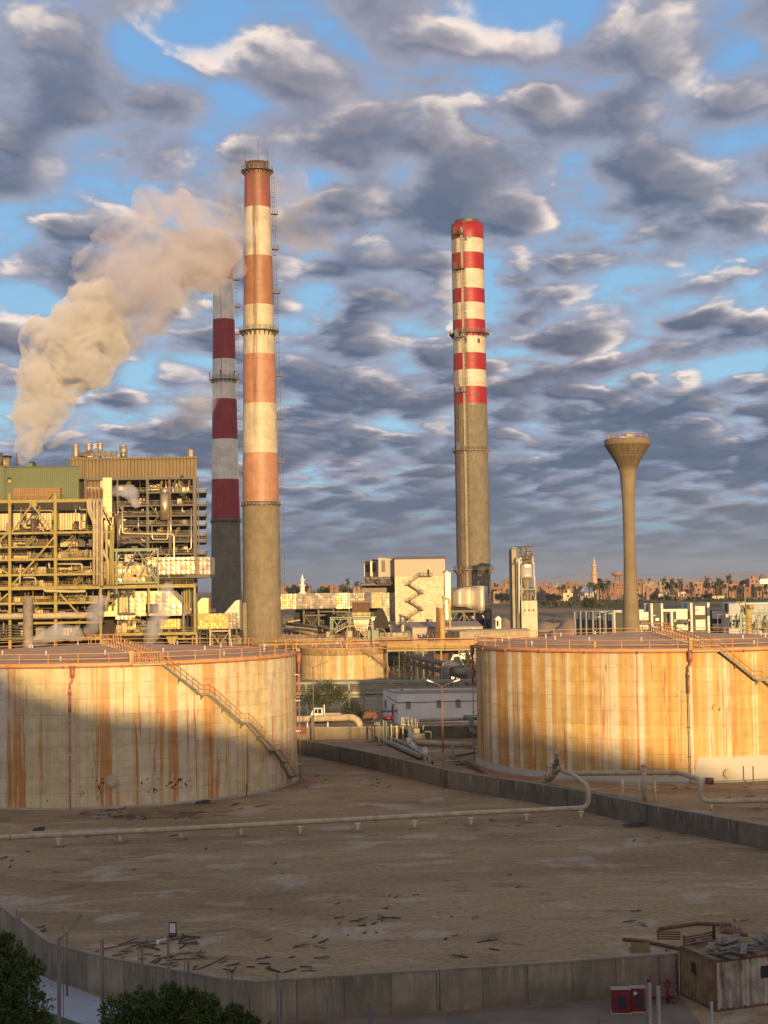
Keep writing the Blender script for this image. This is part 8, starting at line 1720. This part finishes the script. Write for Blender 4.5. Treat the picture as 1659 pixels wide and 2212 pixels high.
ftree(Zw,262,345,345,445,980,'dense dark tree right of the water tower, in front of brick houses',7,n=12); ftree(Zw,340,385,400,440,982,'low dark tree next to the dense one',8,n=7); ftree(Zw,1310,190,1425,255,1200,'dark round tree on the rise near the right edge',9,n=10); ftree(Zw,420,235,500,330,1080,'dark tree between the leftmost palms of the right village',10,n=9)
ftree(Zw,690,395,780,440,985,'low dark bush before the terracotta houses',11,n=8); ftree(Zw,415,375,490,440,985,'dark tree under the leftmost palms of the right village',12,n=8); ftree(Zw,925,360,990,410,990,'dark bush beside the small brick-red house',13,n=7); ftree(Zw,1460,250,1510,340,1050,'dark narrow tree near the right edge',14,n=7); ftree(Zw,860,370,930,410,1000,'dark tree in the middle of the right village',15,n=7)
for i in range(26):
    px=rv.uniform(1095,1655); y=rv.uniform(1262,1268)-(px-1400)*.0156; D=rv.uniform(1500,2100); p=P(px,y,D); rr=random.Random(900+i); cr_=rv.uniform(3,6)
    tree((p.x,D,9.5),max(4,p.z-9.5),[(rr.uniform(-cr_,cr_),0,max(3,p.z-9.5)*rr.uniform(.6,.95),cr_*.6) for k in range(4)],'far dark tree on the horizon behind the village',M['leafd'],leaf=.8,n=40,trunk=.4,seed=i,group='far trees on the horizon')
for i in range(12):
    px=rv.uniform(610,800); y=rv.uniform(1266,1274); D=rv.uniform(1200,1700); p=P(px,y,D); rr=random.Random(800+i); cr_=rv.uniform(3,6)
    tree((p.x,D,9.5),max(4,p.z-9.5),[(rr.uniform(-cr_,cr_),0,max(3,p.z-9.5)*rr.uniform(.6,.95),cr_*.6) for k in range(4)],'far dark tree on the skyline above the silver duct',M['leafd'],leaf=.7,n=40,trunk=.4,seed=i,group='far trees above the silver duct')
# scrub in the fields: nobody could count it
s=MB(); rr=random.Random(31)
for i in range(2600):
    D=rr.uniform(700,1010); px=rr.uniform(1085,1665); x=PX(px,1300,D); z=HZ(D); c=Vector((x,D,z+.2))
    if math.sin(x*.05+D*.021)+math.sin(x*.017-D*.04)<.2: continue
    k=rr.uniform(.5,1.7)
    for j in range(7):
        u=Vector((rr.gauss(0,1),rr.gauss(0,1),abs(rr.gauss(.5,.8)))).normalized(); v=u.cross(Vector((rr.gauss(0,1),rr.gauss(0,1),1))).normalized(); a=c+Vector((rr.gauss(0,k),rr.gauss(0,k),rr.random()*k*.5)); s.add([a,a+u*k*.6+v*k*.35,a+u*k*1.1,a+u*k*.6-v*k*.35],[(0,1,2,3)])
struct(s.build('scrub',M['leaf2']),'stuff')['label']='dusty green scrub and bushes over the fields below the village'
# spoil mounds
def mound(zf,x0,y0,x1,y1,D,seed):
    a,b,c,d=rect(*zrect(zf,x0,y0,x1,y1),D); rr=random.Random(seed); N=26; K=7; s=MB(); vs=[]
    for i in range(N+1):
        f=i/N; h=(d-HZ(D))*.62*math.sin(math.pi*f)**.5*(.8+.2*math.sin(f*9+seed)+rr.uniform(-.04,.04))
        for k in range(K): g_=k/(K-1); vs.append((a-(b-a)*.25+(b-a)*1.5*f,D-18+36*g_,HZ(D)-.6+max(0,h)*math.sin(math.pi*g_)**.8))
    s.add(vs,[(i*K+k,(i+1)*K+k,(i+1)*K+k+1,i*K+k+1) for i in range(N) for k in range(K-1)],True); struct(s.build('earth_mound',M['dirt']))
M['dirt']=mat('sandy_spoil',(.33,.235,.15),.95,var=.3,scale=.15,bump=.3,bscale=1)
mound(Zv,740,560,1290,640,720,1); mound(Zv,-10,560,350,640,700,2); mound(Zo,-300,420,130,560,640,3); mound(Zw,300,450,900,480,760,4)
# a kite or bird above the horizon
bp=P(1200+395.5-0,0,300) if False else P((2200+796/2.0133)/1.8228,(1650+776/2.0133)/1.8228,260); s=MB(); s.add([bp,bp+Vector((-.35,.1,.25)),bp+Vector((-.1,.3,.02))],[(0,1,2)]); s.add([bp,bp+Vector((.3,.1,-.22)),bp+Vector((.1,.3,.0))],[(0,2,1)]); tag(s.build('bird',M['dark']),'tiny dark bird flying right of the water tower','bird')
# ================================================================ STEAM
def steam_mat(name,dens,scale,lo,hi,rgb=(.96,.95,.95),detail=4,aniso=.0,absorb=None):
    mt=bpy.data.materials.new(name); mt.use_nodes=True; n=NT(mt.node_tree); o=n.new('ShaderNodeOutputMaterial')
    v=n.new('ShaderNodeVolumePrincipled'); n.put(v.inputs['Color'],rgb); n.put(v.inputs['Anisotropy'],aniso)
    oc=n.new('ShaderNodeTexCoord').outputs['Object']
    q=n.noise(oc,scale,detail,.6,.6); n.put(v.inputs['Density'],n.m('MULTIPLY',n.rng(q,lo,hi),dens)); n.l.new(v.outputs[0],o.inputs['Volume'])
    return mt
def ico(c,r,sub=2):
    import bmesh
    bm=bmesh.new(); bmesh.ops.create_icosphere(bm,subdivisions=sub,radius=r)
    vs=[Vector(v.co)+Vector(c) for v in bm.verts]; fs=[tuple(v.index for v in f.verts) for f in bm.faces]; bm.free(); return vs,fs
def plume(name,label,path,m_,vox,seed,puffs=9,flat=.8,jit=.5,cat='steam',disp=None,dsize=4):
    """path: (px,py,Y,radius in photo px) -> billows; one closed voxel skin filled with vapour"""
    rr=random.Random(seed); s=MB()
    cs=[]
    for i in range(len(path)-1):
        a,b=path[i],path[i+1]
        for k in range(3):
            f=k/3; cs.append([a[j]+(b[j]-a[j])*f for j in range(4)])
    cs.append(list(path[-1]))
    for (px,py,Y,rp_) in cs:
        c=P(px,py,Y); r=rp_/FP*Y
        v,f=ico(c,r*.72); s.add(v,f)
        for _ in range(puffs):
            d=Vector((rr.gauss(0,1),rr.gauss(0,1)*flat,rr.gauss(0,1))).normalized(); q=r*rr.uniform(.22,.46)
            v,f=ico(c+d*(r*.62+rr.uniform(-.1,.22)*r),q); s.add(v,f)
    c0=P(path[0][0],path[0][1],path[0][2])
    ob=s.build(name,m_,None,origin=tuple(c0)); tag(ob,label,cat)
    md=ob.modifiers.new('skin','REMESH'); md.mode='VOXEL'; md.voxel_size=vox
    if disp:
        tx=bpy.data.textures.new(name+'_billow','CLOUDS'); tx.noise_scale=dsize; tx.noise_depth=3
        dm=ob.modifiers.new('billow','DISPLACE'); dm.texture=tx; dm.strength=disp; dm.mid_level=.5; dm.texture_coords='LOCAL'
    return ob
YS_=404
plume('steam_plume','great cream billowing steam plume rising from the green block and leaning right',
 [(62,1004,395,7),(58,980,395,21),(68,935,396,38),(84,890,397,54),(98,845,398,67),(122,800,399,82),(160,750,400,96),(200,705,400,104)],
 steam_mat('dense_steam',.42,.15,.36,.56,rgb=(.98,.975,.98),detail=5),.9,5,puffs=13,disp=6.0,dsize=5)
plume('steam_plume','upper part of the big steam plume, greyed for its shade, drifting over the red and white chimney',
 [(225,680,401,106),(285,620,401,122),(335,570,402,128),(385,530,403,120),(425,530,403,104),(452,530,403,84)],
 steam_mat('shade_grey_steam',.15,.085,.40,.62,rgb=(.90,.88,.93),detail=5),1.5,7,puffs=12,disp=9,dsize=8)  # scattering colour greyed to put the upper plume's shade into the vapour
plume('steam_drift','thick grey vapour wrapping the hidden top of the red and white chimney',
 [(400,560,408,70),(440,560,409,76),(468,562,410,58)],
 steam_mat('wrapping_steam',.30,.09,.26,.50,rgb=(.90,.88,.93),detail=5),1.3,31,puffs=10,disp=6,dsize=7)
plume('steam_drift','thin smoke drifting behind the top of the tall orange-banded chimney',
 [(470,450,440,90),(530,430,444,96),(590,450,446,92),(650,480,446,76),(720,490,446,52)],
 steam_mat('thin_steam',.055,.07,.38,.66,rgb=(.84,.82,.87),detail=5),2.0,9,puffs=8,disp=9,dsize=10)
plume('steam_plume','small side wisp of steam right of the big plume base',
 [(70,985,398,8),(95,965,398,14),(130,945,398,20),(165,915,398,20),(185,890,398,14)],
 steam_mat('wispy_steam',.20,.16,.42,.62),1.0,11,puffs=8,disp=3,dsize=4)
plume('steam_drift','dim grey smoke bank drifting right above the boiler house roof',
 [(280,935,420,18),(320,925,420,30),(370,910,422,44),(420,880,424,56),(445,850,426,44)],
 steam_mat('dim_smoke',.06,.09,.36,.62,rgb=(.82,.80,.84)),1.6,13,puffs=8,disp=5,dsize=7)
def puff(label,path,dens,seed,vox=.7,sc_=.3,lo=.36,hi=.62):
    plume('steam_puff',label,path,steam_mat('puff_vapour_%d'%seed,dens*1.9,sc_,lo-.06,hi-.04),vox,seed,puffs=7,disp=1.8,dsize=2.2)
puff('steam puff blowing right from the flared vents across the boiler tower',[(222,1062,298,6),(240,1062,298,12),(262,1058,299,18),(285,1066,300,20),(296,1090,300,14)],.30,21)
puff('steam puff along the lower floors of the yellow frame, over the left tank roof',[(48,1394,286,9),(70,1387,286,16),(100,1377,286,20),(130,1362,287,26),(165,1372,288,20)],.22,22)
puff('steam rising in front of the right end of the yellow frame',[(198,1375,289,12),(200,1350,289,20),(208,1322,289,24),(216,1295,289,18)],.20,26)
puff('steam column rising in front of the hopper, above the left tank roof',[(325,1395,288,13),(330,1370,288,20),(338,1345,289,22),(348,1315,290,24),(358,1285,290,20),(366,1262,290,12)],.25,23)
puff('thin steam rising right on the boiler tower face',[(398,1075,376,9),(394,1050,376,10),(392,1025,376,6)],.12,24,vox=.8)
puff('ragged steam jet leaking near the diagonal bund wall',[(934,1648,180,3),(925,1634,182,7),(914,1620,183,10),(898,1608,185,10),(882,1600,187,7),(876,1596,188,4)],1.1,25,vox=.25,sc_=.9,lo=.40,hi=.62)
# ================================================================ HAZE
def haze():
    mt=bpy.data.materials.new('haze_air'); mt.use_nodes=True; n=NT(mt.node_tree); o=n.new('ShaderNodeOutputMaterial')
    v=n.new('ShaderNodeVolumePrincipled'); n.put(v.inputs['Color'],(.62,.74,.95)); v.inputs['Density'].default_value=5.0e-5; v.inputs['Anisotropy'].default_value=.0
    n.l.new(v.outputs[0],o.inputs['Volume'])
    s=MB(); s.bx(-8800,8800,-560,12500,-6,185); ob=s.build('haze',mt); struct(ob,'stuff'); ob['label']='thin evening haze over the plain'
haze()
